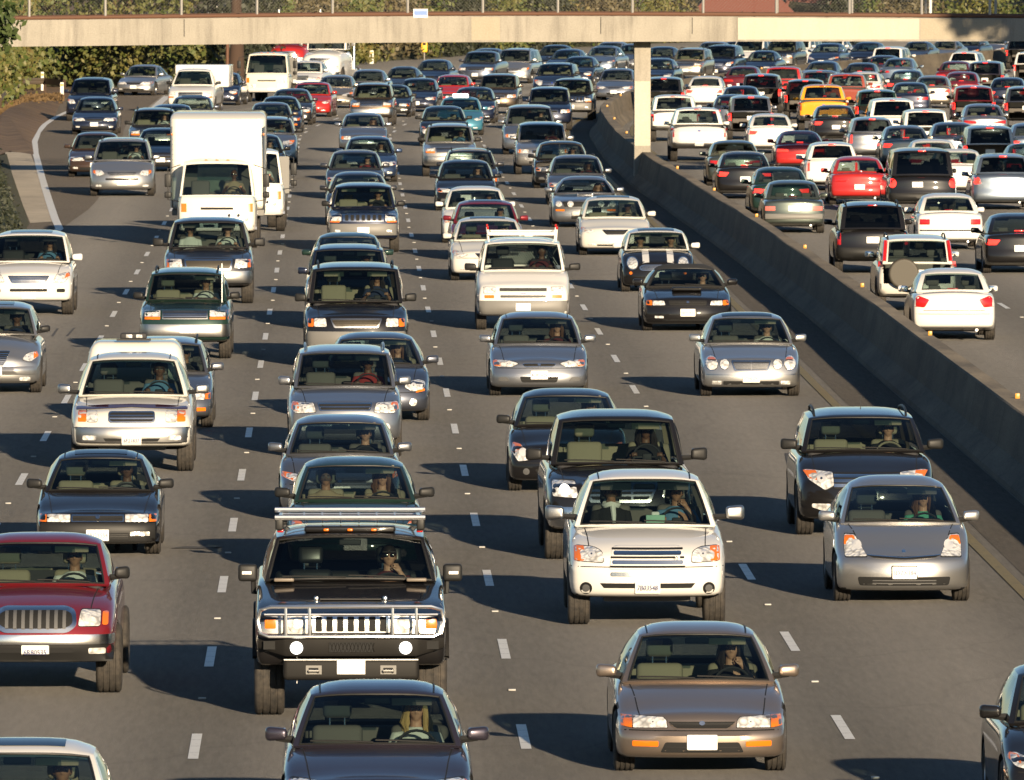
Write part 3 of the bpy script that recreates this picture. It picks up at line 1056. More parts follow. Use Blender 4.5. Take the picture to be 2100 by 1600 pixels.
c = Car('sedan', wR=.64, L=4.8, W=1.785, H=1.44, zb=.16, zn=.625, nl=.70, zc=.92, yc=1.2, trim='trim_grey')
sedan_front(c, rpoly([(.36,.60),(.48,.545),(.80,.545),(.83,.60),(.80,.665),(.55,.655)], .03), rpoly([(.68,.55),(.82,.56),(.82,.66),(.70,.66)], .03),
            rpoly([(-.25,.535),(.25,.535),(.31,.60),(.20,.615),(-.20,.615),(-.31,.60)], .03), 'chrome', 2,
            rpoly([(-.31,.265),(.31,.265),(.35,.37),(-.35,.37)], .03), rpoly([(.52,.285),(.74,.285),(.72,.36),(.58,.365)], .04), 'grey_plastic', .40, '4CRU625')
c.roof_seams(); reg('silver_saloon', c)

c = Car('sedan', wR=.66, L=4.85, W=1.82, H=1.45, zb=.17, zn=.66, nl=.74, zc=.95, yc=1.15, trim='trim_beige', visor='trim_beige')
sedan_front(c, rpoly([(.50,.62),(.64,.565),(.80,.60),(.86,.68),(.80,.72)], .03), rpoly([(.74,.62),(.865,.66),(.84,.715),(.76,.70)], .02),
            rpoly([(-.34,.66),(-.22,.53),(.22,.53),(.34,.66)], .03), 'chrome', 4, rect(-.46,.46,.25,.29,.01), rect(.50,.68,.27,.31,.015), pz=.40, text=None)
c.sunroof(); reg('luxury_saloon', c)

c = Car('sedan', L=4.85, W=1.83, H=1.44, zb=.17, zn=.65, nl=.73, zc=.94, yc=1.15, trim='trim_beige', visor='trim_beige')
sedan_front(c, rpoly([(.46,.60),(.62,.52),(.80,.56),(.84,.68),(.70,.72),(.54,.68)], .05), rpoly([(.66,.50),(.82,.53),(.82,.57),(.68,.54)], .015),
            rpoly([(-.24,.55),(.24,.55),(.30,.69),(-.30,.69)], .03), 'chrome', 5, rect(-.40,.40,.25,.33,.02), rpoly(disc(.62,.34,.065), .01), pz=.42)
reg('executive_saloon', c)

c = Car('sedan', wR=.64, L=4.82, W=1.80, H=1.46, zb=.17, zn=.68, nl=.76, zc=.97, yc=1.1, trim='trim_beige', mirm='black_plastic', swF=.32)
sedan_front(c, rpoly([(.54,.50),(.74,.47),(.84,.62),(.80,.74),(.70,.72)], .03), rpoly([(.66,.64),(.845,.60),(.82,.745),(.70,.72)], .02),
            rpoly([(-.20,.52),(.20,.52),(.32,.68),(-.32,.68)], .03), 'chrome', 2, rpoly([(-.40,.24),(.40,.24),(.50,.36),(-.50,.36)], .04), rpoly(disc(.62,.32,.05), .01), 'grey_plastic', pz=.44)
reg('sports_saloon', c)

# round-eyed silver saloon with the upright chrome grille
c = Car('sedan', L=4.82, W=1.80, H=1.44, zb=.17, zn=.66, nl=.74, zc=.94, yc=1.25, trim='trim_grey', visor='trim_beige')
c.lay('headlight', rpoly(disc(.70,.615,.105,18,1.15), .01), .012, 'lamp_clear', dome=.03)
c.lay('headlight', rpoly(disc(.475,.60,.080,18,1.1), .01), .012, 'lamp_clear', dome=.03)
c.lay('lamp_housing', disc(.70,.615,.118,18,1.15), .006, 'chrome', 'F', 'headlight', 1)
c.lay('lamp_housing', disc(.475,.60,.09,18,1.1), .006, 'chrome', 'F', 'headlight', 1)
c.lay('turn_signal', rpoly([(.62,.68),(.775,.68),(.75,.72),(.66,.72)], .02), .045, 'lamp_amber', 'F', 'headlight')
c.grille(rpoly([(-.30,.48),(.30,.48),(.36,.67),(-.36,.67)], .03), 'chrome', 'dark_void', .028, 6, 1, 'dull_chrome', .010, .02)
c.lay('bumper_strip', rect(-.86,.86,.405,.425), .012, 'dull_chrome', mirror=False)
c.lay('air_intake', rect(-.50,.50,.23,.30,.02), .004, 'dark_void', mirror=False)
c.lay('fog_lamp', rect(.53,.70,.235,.30,.015), .010, 'lamp_clear')
c.plate(.35, text='3THL291'); c.bonnet_lines(); c.sunroof(.03, .30, .72); reg('round_lamp_saloon', c)

# teardrop hybrid hatchback
c = Car('hatch', L=4.45, W=1.725, H=1.48, zb=.15, zn=.60, nl=.72, zc=.985, yc=.95, yf=1.95, yr=2.9, yd=4.2, zd=1.08, zt=1.05, wR=.60, swF=.36, crown=.05, trim='trim_grey', hdr=.95, mirz=.06,
        nose=[(.15,.10),(.24,.02),(.38,0),(.55,.04),(.62,.10),(.85,.16)], arch=.06)
c.light(rpoly([(.46,.60),(.73,.59),(.735,.72),(.72,.85),(.60,.845),(.56,.78)], .02), rpoly([(.57,.735),(.735,.725),(.72,.84),(.61,.84)], .02), d=.010)
c.grille(rpoly([(-.47,.62),(-.40,.585),(0,.555),(.40,.585),(.47,.62),(0,.60)], .01), 'PAINT', 'dark_void', .010, 0)
c.lay('grille_bar', rpoly([(-.46,.612),(0,.582),(.46,.612),(.46,.622),(0,.592),(-.46,.622)], .0), .022, 'chrome', 'F', 'grille', mirror=False)
c.lay('badge', rpoly(disc(0,.66,.025,12,.8), .0), .006, 'chrome', 'F', 'body', mirror=False)
c.lay('air_intake', rpoly([(-.56,.235),(.56,.235),(.585,.345),(-.585,.345)], .03), .004, 'dark_void', mirror=False)
for z in (.265,.30): c.lay('intake_slat', rect(-.40,.40,z-.006,z+.006), .012, 'grey_plastic', 'F', 'air_intake', 1, mirror=False)
c.plate(.40, frame='black_plastic', d=.026, text='5DZX384'); c.bonnet_lines(.50,.66,.25); reg('hybrid_hatchback', c)

# small black two-door with bonnet stripes
c = Car('hatch', L=3.65, W=1.69, H=1.41, zb=.14, zn=.66, nl=.78, zc=.96, yc=.95, yf=1.45, yr=2.9, yd=3.5, zd=1.0, zt=.95, wR=.62, wf=.70, wr=3.1, r=.30, swF=.30, mirm='cap_white', trim='trim_beige', sunv=2, crown=.08)
simple('cap_white', (.72,.70,.66), .3, 0, 1)
for p in c.parts:
    if p[0] == 'roof_frame': p[1].m = ['roof_white' if m == 'PAINT' else m for m in p[1].m]
simple('roof_white', (.66,.65,.62), .3, 0, 1)
c.lay('headlight', disc(.58,.66,.115,20,1.12), .014, 'lamp_clear', dome=.04)
c.lay('lamp_housing', disc(.58,.66,.135,20,1.12), .008, 'chrome', 'F', 'headlight', 0)
c.grille(rpoly([(-.40,.50),(.40,.50),(.44,.58),(.34,.63),(-.34,.63),(-.44,.58)], .04), 'chrome', 'dark_void', .022, 3, 0, 'chrome', .010)
c.lay('turn_signal', disc(.62,.44,.035,12), .010, 'lamp_amber')
c.lay('air_intake', rect(-.52,.52,.20,.32,.04), .004, 'dark_void', mirror=False)
c.plate(.42)
for sg in (-1, 1):
    rows = []
    for y in np.linspace(.13, .95, 9):
        rw = []
        for x in (sg*.28 - .07, sg*.28 - .02, sg*.28 + .03, sg*.28 + .08):
            h = c.bvh.ray_cast(Vector((x, y + .03, 4)), Vector((0, 0, -1))); rw.append((x, y + .03, (h[0].z if h[0] else .8) + .003))
        rows.append(rw)
    g = G(); loft(g, rows, 'cap_white'); c.part('bonnet_stripe', g)
c.sunroof(.06, .40, .66); reg('mini_hatchback', c)

# two-door muscle cars
c = Car('coupe', L=4.65, W=1.86, H=1.33, zb=.15, zn=.66, nl=.74, zc=.90, yc=1.5, trim='trim_dark', mirm='PAINT', swF=.30)
sedan_front(c, rpoly([(.46,.555),(.72,.545),(.72,.645),(.49,.64)], .02), rpoly([(.73,.545),(.86,.555),(.84,.65),(.73,.648)], .02),
            rpoly([(-.38,.55),(.38,.55),(.40,.65),(-.40,.65)], .03), 'black_plastic', 1, rect(-.52,.52,.20,.27,.02), rect(.50,.68,.285,.33,.015), pz=.40, text='5BHU847')
g = G(); rbox(g, (0, .92, .865), (.62, .34, .075), .03, 'PAINT', 2); bx(g, -.26, .26, .745, .76, .85, .885, 'dark_void'); c.part('bonnet_scoop', g)
for p in c.parts:
    if p[0] == 'roof_frame': p[1].m = ['soft_top' if m == 'PAINT' else m for m in p[1].m]
simple('soft_top', (.022,.022,.022), .9)
reg('muscle_coupe', c)
c = Car('coupe', L=4.75, W=1.88, H=1.36, zb=.15, zn=.72, nl=.80, zc=.93, yc=1.55, trim='trim_dark', swF=.22, nose=[(.15,.10),(.30,.02),(.50,.03),(.62,.0),(.72,.03),(.9,.06)])
c.grille(rpoly([(-.62,.56),(.62,.56),(.66,.74),(-.66,.74)], .03), 'PAINT', 'dark_void', .02, 0)
c.lay('headlight', disc(.74,.66,.085,18), .016, 'lamp_clear', dome=.03)
c.lay('fog_lamp', disc(.42,.655,.085,18), .030, 'lamp_clear', dome=.03)
c.lay('turn_signal', rect(.58,.82,.46,.51,.02), .010, 'lamp_amber')
c.lay('air_intake', rect(-.40,.40,.24,.33,.03), .004, 'dark_void', mirror=False)
g = G(); rbox(g, (0, 1.05, .90), (.46, .30, .07), .025, 'PAINT', 2); bx(g, -.19, .19, .895, .91, .89, .922, 'dark_void'); c.part('bonnet_scoop', g)
reg('retro_coupe', c)

# --- off-roaders and pickups seen from the front
c = Car('pickup', L=5.6, W=1.93, H=1.80, zb=.36, zn=.90, nl=1.02, zc=1.19, yc=1.35, wR=.665, yr=3.5, yd=3.68, tw=.26, r=.385, trim='trim_grey', mirm='dull_chrome', mir=(.23,.13,.19), mirx=.08, miry=.40, mirz=.13, sunv=2, under=1, swF=.30, hdr=.95,
        nose=[(.36,.10),(.46,.03),(.60,0),(.74,.01),(.77,.05),(.95,.10),(1.1,.14)], crown=.07)
c.light(rpoly([(.53,.80),(.87,.815),(.87,.985),(.65,.975),(.55,.93)], .04), rect(.765,.885,.815,.985,.02), d=.012)
c.lay('grille', rpoly([(-.46,.72),(.46,.72),(.42,.985),(.36,1.0),(-.36,1.0),(-.42,.985)], .03), .018, 'PAINT', mirror=False)
for z, w in ((.962,.43),(.862,.445),(.752,.455)): c.lay('grille_opening', rect(-w,w,z-.012,z+.012,.008), .022, 'dark_void', 'F', 'grille', mirror=False)
for z, w in ((.915,.41),(.805,.43)): c.lay('grille_bar', rect(-w,w,z-.024,z+.024,.02), .026, 'chrome', 'F', 'grille', mirror=False)
c.lay('bumper_trim', rect(-.45,.45,.635,.685,.02), .012, 'chrome', mirror=False)
c.lay('air_intake', rpoly([(-.53,.49),(.53,.49),(.58,.55),(-.58,.55)], .01), .004, 'dark_void', mirror=False)
c.lay('fog_lamp', disc(.745,.485,.075,18), .004, 'black_plastic'); c.lay('fog_lens', disc(.745,.485,.045,16), .012, 'grey_plastic', 'F', 'fog_lamp', dome=.01)
c.gapline(-.93,.93,.745); c.plate(.50, d=.03, text='7B03548'); c.bonnet_lines(.70,.74,.28); c.roof_seams(.84); reg('big_pickup', c)

c = Car('pickup', L=5.5, W=1.91, H=1.78, zb=.40, zn=.93, nl=1.01, zc=1.17, yc=1.30, wR=.67, yr=3.4, yd=3.6, tw=.25, trim='trim_grey', mirm='dull_chrome', mir=(.21,.12,.16), mirx=.07, sunv=0, under=1, swF=.24, crown=.07)
c.light(rect(.53,.69,.80,.965,.03), rect(.70,.83,.80,.965,.02))
c.grille(rect(-.36,.36,.79,.965,.05), 'chrome', 'dark_void', .022, 2, 0, 'chrome', .022, .02)
c.lay('bug_deflector', rpoly([(-.86,.975),(-.40,1.0),(0,1.02),(.40,1.0),(.86,.975),(.86,1.02),(.40,1.05),(0,1.06),(-.40,1.05),(-.86,1.02)], .01), .05, 'deflector', mirror=False)
simple('deflector', (.055,.008,.008), .15, 0, .6)
c.lay('bumper', rect(-.92,.92,.42,.72,.06), .035, 'dull_chrome', mirror=False, dome=.02)
c.lay('air_intake', rpoly([(-.40,.50),(.40,.50),(.44,.55),(-.44,.55)], .01), .052, 'dark_void', mirror=False)
c.lay('fog_lamp', rect(.55,.76,.52,.59,.02), .055, 'lamp_clear')
c.plate(.52, d=.065, text='6F21837')
g = G()      # camper shell on the bed
def cfn(V):
    V = V.copy(); k = np.clip(V[:, 2] / .68 + .5, 0, 1); V[:, 0] *= (1 - .16 * k); V[:, 1] += .12 * k * (V[:, 1] < 0); return V
rbox(g, (0, 4.58, 1.56), (1.66, 1.78, .68), .16, 'PAINT', 4, cfn); c.part('camper_shell', g)
g = G(); rbox(g, (-.03, 3.86, 1.99), (.42, .20, .10), .03, 'trim_dark', 2)
for k in (-.10, .06): rbox(g, (k - .0, 3.755, 1.99), (.10, .02, .055), .01, 'lamp_clear', 2)
bx(g, -.30, .24, 3.78, 3.94, 1.915, 1.945, 'trim_dark'); c.part('roof_lamp', g)
c.bonnet_lines(.70,.72,.3); c.roof_seams(.84); reg('camper_pickup', c)

c = Car('pickup', L=5.1, W=1.78, H=1.70, zb=.42, zn=.90, nl=1.02, zc=1.19, yc=1.30, yr=2.9, yd=3.1, wR=.67, tw=.275, twin=-.04, r=.385, trim='trim_beige', mirm='black_plastic', mir=(.17,.11,.15), mirz=.10, under=1, swF=.22, crown=.09, norear=1)
c.light(rpoly([(.47,.79),(.715,.79),(.715,.955),(.50,.965)], .03), rect(.735,.80,.80,.94,.02))
c.grille(rpoly([(-.36,.72),(.36,.72),(.46,.80),(.44,.96),(.34,1.005),(-.34,1.005),(-.44,.96),(-.46,.80)], .05), 'chrome', 'dark_void', .045, 0, 8, 'grey_plastic', .038, .025)
c.lay('bumper', rpoly([(-.87,.59),(.87,.59),(.87,.70),(-.87,.70)], .03), .05, 'chrome', mirror=False, dome=.01)
c.lay('valance', rpoly([(-.86,.40),(.86,.40),(.86,.585),(-.86,.585)], .04), .03, 'black_plastic', mirror=False)
c.lay('air_intake', rect(-.42,.42,.50,.555,.01), .034, 'dark_void', mirror=False)
c.lay('fog_lamp', rect(.585,.775,.485,.55,.02), .038, 'lamp_clear')
c.plate(.51, d=.056, text='6R80535')
c.bonnet_lines(.60,.66,.3); reg('compact_pickup', c)

c = Car('pickup', L=5.7, W=2.0, H=1.92, zb=.42, zn=1.02, nl=1.10, zc=1.26, yc=1.35, yr=3.9, yd=4.1, wR=.77, tw=.27, r=.40, trim='trim_beige', mirm='black_plastic', mir=(.22,.13,.18), mirx=.06, mirz=.11, swF=.24, crown=.07)
c.light(rpoly([(.56,.86),(.90,.88),(.90,1.08),(.60,1.08)], .03), None, d=.014)
c.lay('headlight_bulb', disc(.74,.97,.07,14), .04, 'lamp_white_lit', 'F', 'headlight')
c.grille(rpoly([(-.40,.80),(.40,.80),(.52,1.06),(-.52,1.06)], .03), 'chrome', 'dark_void', .04, 2, 2, 'chrome', .03, .02)
c.lay('bumper', rect(-.95,.95,.46,.74,.05), .04, 'chrome', mirror=False, dome=.02); c.plate(.56, d=.07); c.bonnet_lines(.74,.78,.3); reg('crew_pickup', c)

c = Car('pickup', L=5.6, W=2.0, H=1.86, zb=.40, zn=.98, nl=1.06, zc=1.22, yc=1.35, yr=3.6, yd=3.8, wR=.76, tw=.26, r=.385, trim='trim_grey', mirm='black_plastic', mir=(.24,.12,.20), mirx=.06, mirz=.11, swF=.24, crown=.07, sunv=2)
c.light(rpoly([(.57,.80),(.86,.81),(.86,1.00),(.60,1.0)], .02), rect(.87,.94,.82,.99,.015))
c.grille(rpoly([(-.50,.76),(.50,.76),(.54,1.0),(-.54,1.0)], .03), 'chrome', 'mesh_bronze', .035, 0, 0)
simple('mesh_bronze', (.075,.065,.05), .45, .5)
c.lay('bumper', rect(-.96,.96,.47,.74,.05), .04, 'dull_chrome', mirror=False, dome=.02); c.plate(.58, d=.07); c.bonnet_lines(.74,.78,.3); reg('work_pickup', c)

c = Car('suv', L=4.72, W=1.93, H=1.68, zb=.24, zn=.84, nl=.95, zc=1.16, yc=1.10, yf=1.85, wR=.73, r=.37, tw=.24, trim='trim_beige', dash='trim_dark', wheelm='trim_beige', mirm='black_plastic', mir=(.23,.12,.16), swF=.34, crown=.08)
c.light(rpoly([(.46,.72),(.58,.66),(.80,.80),(.86,.92),(.80,.93),(.47,.90)], .02), rpoly([(.68,.79),(.80,.82),(.875,.92),(.69,.92)], .02), d=.012)
c.lay('grille', rect(-.46,.46,.68,.90,.02), .012, 'dark_void', mirror=False)
for z in (.725,.79,.855): c.lay('grille_bar', rect(-.46,.46,z-.022,z+.022,.008), .024, 'chrome', 'F', 'grille', mirror=False)
c.lay('badge', disc(0,.79,.045,14,.6), .034, 'badge_blue', 'F', 'grille', mirror=False)
c.lay('air_intake', rect(-.50,.50,.36,.48,.03), .004, 'dark_void', mirror=False)
c.lay('fog_lamp', rpoly([(.54,.35),(.76,.42),(.76,.47),(.50,.47)], .02), .010, 'lamp_clear')
c.plate(.56); c.bonnet_lines(.70,.74,.3); c.roof_rails(); c.antenna(0, 2.0, 1.70, .18, .06, 'black_plastic'); reg('crossover', c)

c = Car('suv', L=4.7, W=1.83, H=1.70, zb=.28, zn=.86, nl=.95, zc=1.11, yc=1.15, yf=1.9, wR=.71, r=.36, tw=.22, trim='trim_grey', mirm='PAINT', swF=.28, mir=(.20,.11,.15), crown=.07)
c.light(rpoly([(.46,.74),(.78,.72),(.87,.80),(.84,.90),(.50,.885)], .03), rpoly([(.72,.74),(.86,.79),(.84,.89),(.74,.89)], .02))
c.grille(rpoly([(-.40,.76),(.40,.76),(.44,.89),(-.44,.89)], .02), 'chrome', 'dark_void', .025, 1, 0, 'chrome', .02)
c.lay('air_intake', rect(-.46,.46,.40,.52,.03), .004, 'dark_void', mirror=False)
c.lay('fog_lamp', disc(.66,.50,.06,16), .010, 'lamp_clear', dome=.015); c.plate(.60); c.bonnet_lines(); c.roof_rails('dull_chrome'); reg('family_suv', c)

c = Car('suv', L=5.2, W=2.0, H=1.92, zb=.32, zn=.96, nl=1.04, zc=1.22, yc=1.30, yf=1.95, yr=4.6, yd=5.0, wR=.81, r=.385, tw=.25, wr=4.0, trim='trim_beige', mirm='black_plastic', mir=(.22,.12,.17), swF=.26, crown=.07, sunv=2)
c.light(rpoly([(.56,.79),(.80,.79),(.80,.945),(.58,.95)], .03), rect(.81,.92,.79,.94,.02))
c.grille(rpoly([(-.42,.77),(.42,.77),(.50,.95),(-.50,.95)], .03), 'dull_chrome', 'mesh_bronze', .03, 4, 8, 'mesh_bronze', .012)
c.lay('bumper', rect(-.95,.95,.42,.70,.05), .03, 'bumper_grey', mirror=False, dome=.02); c.plate(.54, d=.06); c.bonnet_lines(.70,.76,.3); c.roof_rails(); reg('large_suv', c)

c = Car('suv', L=4.7, W=1.79, H=1.70, zb=.34, zn=.93, nl=1.00, zc=1.12, yc=1.35, yf=1.9, wR=.68, r=.36, tw=.235, trim='trim_beige', mirm='black_plastic', mir=(.20,.11,.15), swF=.16, crown=.05)
c.light(rect(.48,.78,.84,.955,.01), None)
c.lay('turn_signal', rect(.48,.84,.785,.835,.01), .012, 'lamp_amber'); c.lay('turn_signal', rect(.79,.86,.84,.955,.01), .012, 'lamp_amber')
c.grille(rect(-.44,.44,.79,.955,.015), 'dull_chrome', 'dark_void', .02, 3, 0, 'chrome', .02)
c.lay('bumper', rect(-.87,.87,.45,.69,.03), .05, 'dull_chrome', mirror=False, dome=.02); c.plate(.60, .05, d=.08)
c.antenna(.70, 1.2, 1.08, .75, .1); c.bonnet_lines(.66,.70,.3); c.roof_rails(); reg('boxy_suv', c)

c = Car('suv', L=4.6, W=1.84, H=1.72, zb=.34, zn=.96, nl=1.02, zc=1.14, yc=1.35, yf=1.95, wR=.70, r=.37, tw=.235, trim='trim_beige', mirm='black_plastic', mir=(.20,.11,.15), swF=.22, crown=.06, sunv=2)
c.light(rect(.56,.82,.80,.985,.03), rect(.60,.85,.775,.815,.01))
c.lay('grille', rpoly([(-.52,.80),(.52,.80),(.54,.98),(-.54,.98)], .02), .014, 'chrome', mirror=False)
for k in range(7):
    x = -.42 + .14 * k; c.lay('grille_opening', rect(x-.042,x+.042,.82,.965,.02), .020, 'dark_void', 'F', 'grille', mirror=False)
c.lay('bumper', rect(-.90,.90,.45,.74,.05), .035, 'bumper_grey', mirror=False, dome=.02); c.lay('fog_lamp', rect(.58,.72,.53,.59,.02), .06, 'lamp_clear'); c.plate(.58, d=.06); reg('slotted_suv', c)

c = Car('suv', L=4.78, W=1.91, H=1.76, zb=.30, zn=.88, nl=.98, zc=1.14, yc=1.2, yf=1.95, wR=.72, r=.38, tw=.25, trim='trim_dark', mirm='PAINT', mir=(.22,.12,.16), swF=.30, crown=.08, sunv=2)
c.light(rpoly([(.52,.73),(.76,.72),(.88,.84),(.86,.92),(.60,.88)], .03), rpoly([(.77,.80),(.88,.85),(.86,.915),(.80,.90)], .01))
c.grille(rpoly([(-.36,.70),(.36,.70),(.45,.86),(-.45,.86)], .03), 'chrome', 'grey_plastic', .025, 5, 0, 'chrome', .014)
c.lay('air_intake', rect(-.40,.40,.52,.58,.02), .004, 'dark_void', mirror=False); c.lay('fog_lamp', rect(.60,.78,.50,.58,.03), .004, 'dark_void')
c.plate(.44); c.sunroof(); c.bonnet_lines(); reg('white_suv', c)

# the wide black off-roader with brush guard and roof rack
c = Car('suv', band=0, L=4.82, W=2.06, H=1.96, zb=.56, zn=1.14, nl=1.22, zc=1.42, yc=1.60, yf=1.98, yr=4.2, yd=4.6, zd=1.44, zt=1.40, wR=.80, wB=.96, r=.44, tw=.315, twin=-.005, rim=.24, wf=.92, wr=4.0, round=.05, swF=.04, swp=4, crown=.02, trim='leather_black', bulge=.05,
        nose=[(.56,.10),(.70,.03),(.90,.02),(1.14,.02),(1.3,.04)], mirror=0, arch=.02, gF=.955, hdr=.93, sunv=0, headroom=.33, archgap=.09,
        top=[(0,1.13),(.15,1.17),(.5,1.25),(1.2,1.34),(1.6,1.40),(2.1,1.43),(4.6,1.44),(4.82,1.40)], sidep=[(0,.97),(.2,1),(.6,1),(1,.98)], wy=[(0,.97),(.4,1),(4.4,1),(4.82,.97)])
simple('offroad_flare', (.014,.013,.012), .6, spec=.2)
c.lay('grille', rect(-.42,.42,.94,1.13,.02), .03, 'chrome', mirror=False)
for k in range(7):
    x = -.345 + .115 * k; c.lay('grille_opening', rect(x-.034,x+.034,.955,1.115,.012), .036, 'dark_void', 'F', 'grille', mirror=False)
c.lay('lamp_surround', rect(.46,.70,.93,1.14,.02), .02, 'chrome')
c.lay('headlight', disc(.58,1.035,.098,20), .030, 'lamp_clear', dome=.03)
c.lay('lamp_surround', rect(.73,1.0,.93,1.14,.03), .012, 'dull_chrome')
c.lay('turn_signal', rect(.805,.925,.985,1.085,.015), .025, 'lamp_amber', dome=.01)
g = G()
def bfn(V):
    V = V.copy(); a = np.abs(V[:, 0]); V[:, 1] += np.clip((a - .72) / .3, 0, 1) * .16; V[:, 2] += np.where(V[:, 2] < 0, np.clip((a - .72) / .3, 0, 1) * .08, 0); return V
g = G(); n = 12
rows = []
for x in [-1.0, -.98, -.74, -.70, -.36, 0, .36, .70, .74, .98, 1.0]:
    k = np.clip((abs(x) - .70) / .3, 0, 1); y0 = -.20 + .17 * k; zb_ = .70 + .08 * k; zt_ = .905
    rows.append([(x, .1, zb_), (x, y0 + .02, zb_), (x, y0, zb_ + .03), (x, y0, zt_ - .02), (x, y0 + .03, zt_), (x, .1, zt_)])
loft(g, rows, 'offroad_flare'); c.part('bumper', g)
g = G(); rbox(g, (0, -.02, .555), (1.46, .30, .23), .05, 'offroad_flare', 3); bx(g, -.72, .72, -.175, -.165, .655, .668, 'chrome'); c.part('lower_guard', g)
for sg in (-1, 1):
    g = G(); bx(g, sg*.40 - .085, sg*.40 + .085, -.178, -.165, .505, .60, 'bumper_grey'); bx(g, sg*.40 - .05, sg*.40 + .05, -.20, -.17, .53, .575, 'dark_void'); tube(g, [(sg*.40-.05,-.2,.53),(sg*.40-.05,-.25,.55),(sg*.40+.05,-.25,.55),(sg*.40+.05,-.2,.53)], .012, 'dull_chrome', 6); c.part('tow_hook', g)
    g = G(); lathe_x(g, [(-.0, .07), (.02, .065), (.03, .001)], 'lamp_white_lit', 18)
    g = g.moved(Matrix.Translation((sg*.585, -.20, .79)) @ Matrix.Rotation(R(-90), 4, 'Z')); c.part('fog_lamp', g)
    g = G(); bx(g, sg*.86 - .08, sg*.86 + .08, -.135, -.10, .77, .86, 'dark_void'); c.part('bumper_recess', g, 'bumper')
g = G(); bx(g, -.235, .235, -.215, -.19, .745, .85, 'dark_void')
for k in range(12):
    x = -.22 + .04 * k; tube(g, [(x, -.217, .75), (x + .03, -.217, .845)], .003, 'offroad_flare', 4); tube(g, [(x + .03, -.217, .75), (x, -.217, .845)], .003, 'offroad_flare', 4)
c.part('winch_grille', g, 'bumper')
g = G(); rbox(g, (0, -.19, .585), (.305, .012, .16), .005, 'plate_white', 1); c.part('license_plate', g)
# brush guard
g = G(); T = lambda p, r=.021: tube(g, p, r, 'chrome_tube', 8)
ring = [(-.86,-.25,1.235),(.86,-.25,1.235),(.97,-.22,1.20),(1.0,-.19,1.08),(.97,-.22,.95),(.88,-.25,.915),(-.88,-.25,.915),(-.97,-.22,.95),(-1.0,-.19,1.08),(-.97,-.22,1.20)]
tube(g, ring, .021, 'chrome_tube', 8, closed=True)
T([(-.93,-.25,1.15),(.93,-.25,1.15)], .014)
for x in (-.70,-.445,.445,.70): T([(x,-.25,1.235),(x,-.26,1.08),(x,-.25,.915)], .017)
for x in (-.445,.445): T([(x,-.25,.93),(x,.05,.90)], .018)
c.part('brush_guard', g)
for sg in (-1, 1):      # big square mirrors on L-shaped arms
    g = G(); rbox(g, (sg*1.115, 1.75, 1.49), (.21,.12,.19), .04, 'black_plastic', 3); tube(g, [(sg*.98,1.80,1.27),(sg*1.05,1.78,1.27),(sg*1.055,1.78,1.45)], .03, 'black_plastic', 6)
    bx(g, sg*1.125 - .05, sg*1.125 + .05, 1.686, 1.692, 1.475, 1.505, 'dull_chrome'); c.part('side_mirror', g)
    for yw in (.92, 4.0):
        g = G(); rows = []
        for a in np.linspace(R(22), R(158), 13):
            rows.append([(sg*.98, yw + .62*math.cos(a), .44 + .62*math.sin(a)), (sg*1.06, yw + .60*math.cos(a), .44 + .60*math.sin(a)), (sg*1.06, yw + .52*math.cos(a), .44 + .52*math.sin(a)), (sg*.95, yw + .52*math.cos(a), .44 + .52*math.sin(a))])
        loft(g, rows, 'offroad_flare'); c.part('fender_flare', g)
    g = G(); rbox(g, (sg*.72, 1.50, 1.425), (.22, .10, .04), .015, 'bronze_trim', 2); c.part('cowl_vent', g)
simple('bronze_trim', (.16,.13,.10), .5)
g = G(); bx(g, -.33, .33, .55, 1.0, 1.262, 1.275, 'black_plastic')
for sg in (-1, 1): rbox(g, (sg*.37, .62, 1.275), (.05, .12, .05), .015, 'chrome', 2)
c.part('bonnet_vent', g)
# roof rack and marker lamps
g = G()
for y, z in ((1.98, 2.075), (2.10, 2.155)): tube(g, [(-.82, y, z), (.82, y, z)], .030, 'chrome_tube', 8)
tube(g, [(-.72, 4.2, 2.05), (.72, 4.2, 2.05)], .018, 'chrome_tube', 8)
for sg in (-1, 1):
    tube(g, [(sg*.78, 1.98, 2.085), (sg*.76, 2.6, 2.06), (sg*.74, 4.2, 2.05)], .020, 'chrome_tube', 8)
    rbox(g, (sg*.77, 2.02, 2.01), (.09, .12, .14), .02, 'black_plastic', 2); rbox(g, (sg*.73, 4.1, 1.97), (.08, .12, .16), .02, 'black_plastic', 2)
for x in (-.45, -.25, -.05, .15, .35, .55): tube(g, [(x - .05, 1.98, 2.08), (x - .05, 2.5, 2.0), (x - .05, 4.2, 2.04)], .012, 'chrome_tube', 6)
for y in (2.5, 3.0, 3.6): tube(g, [(-.76, y, 2.03), (.76, y, 2.03)], .014, 'chrome_tube', 6)
c.part('roof_rack', g)
g = G(); rbox(g, (0, 2.24, 1.945), (1.0, .36, .07), .03, 'PAINT', 2); c.part('roof_visor', g)
for x in (-.26, 0, .26):
    g = G(); rbox(g, (x, 2.045, 1.94), (.06, .05, .03), .012, 'lamp_amber', 2); c.part('marker_lamp', g)
for sg in (-1, 1):
    g = G(); rbox(g, (sg*.76, 2.06, 1.93), (.07, .05, .04), .012, 'lamp_red', 2); c.part('marker_lamp', g)
c.antenna(-.58, -.05, .40, .42, .0); reg('offroader', c)

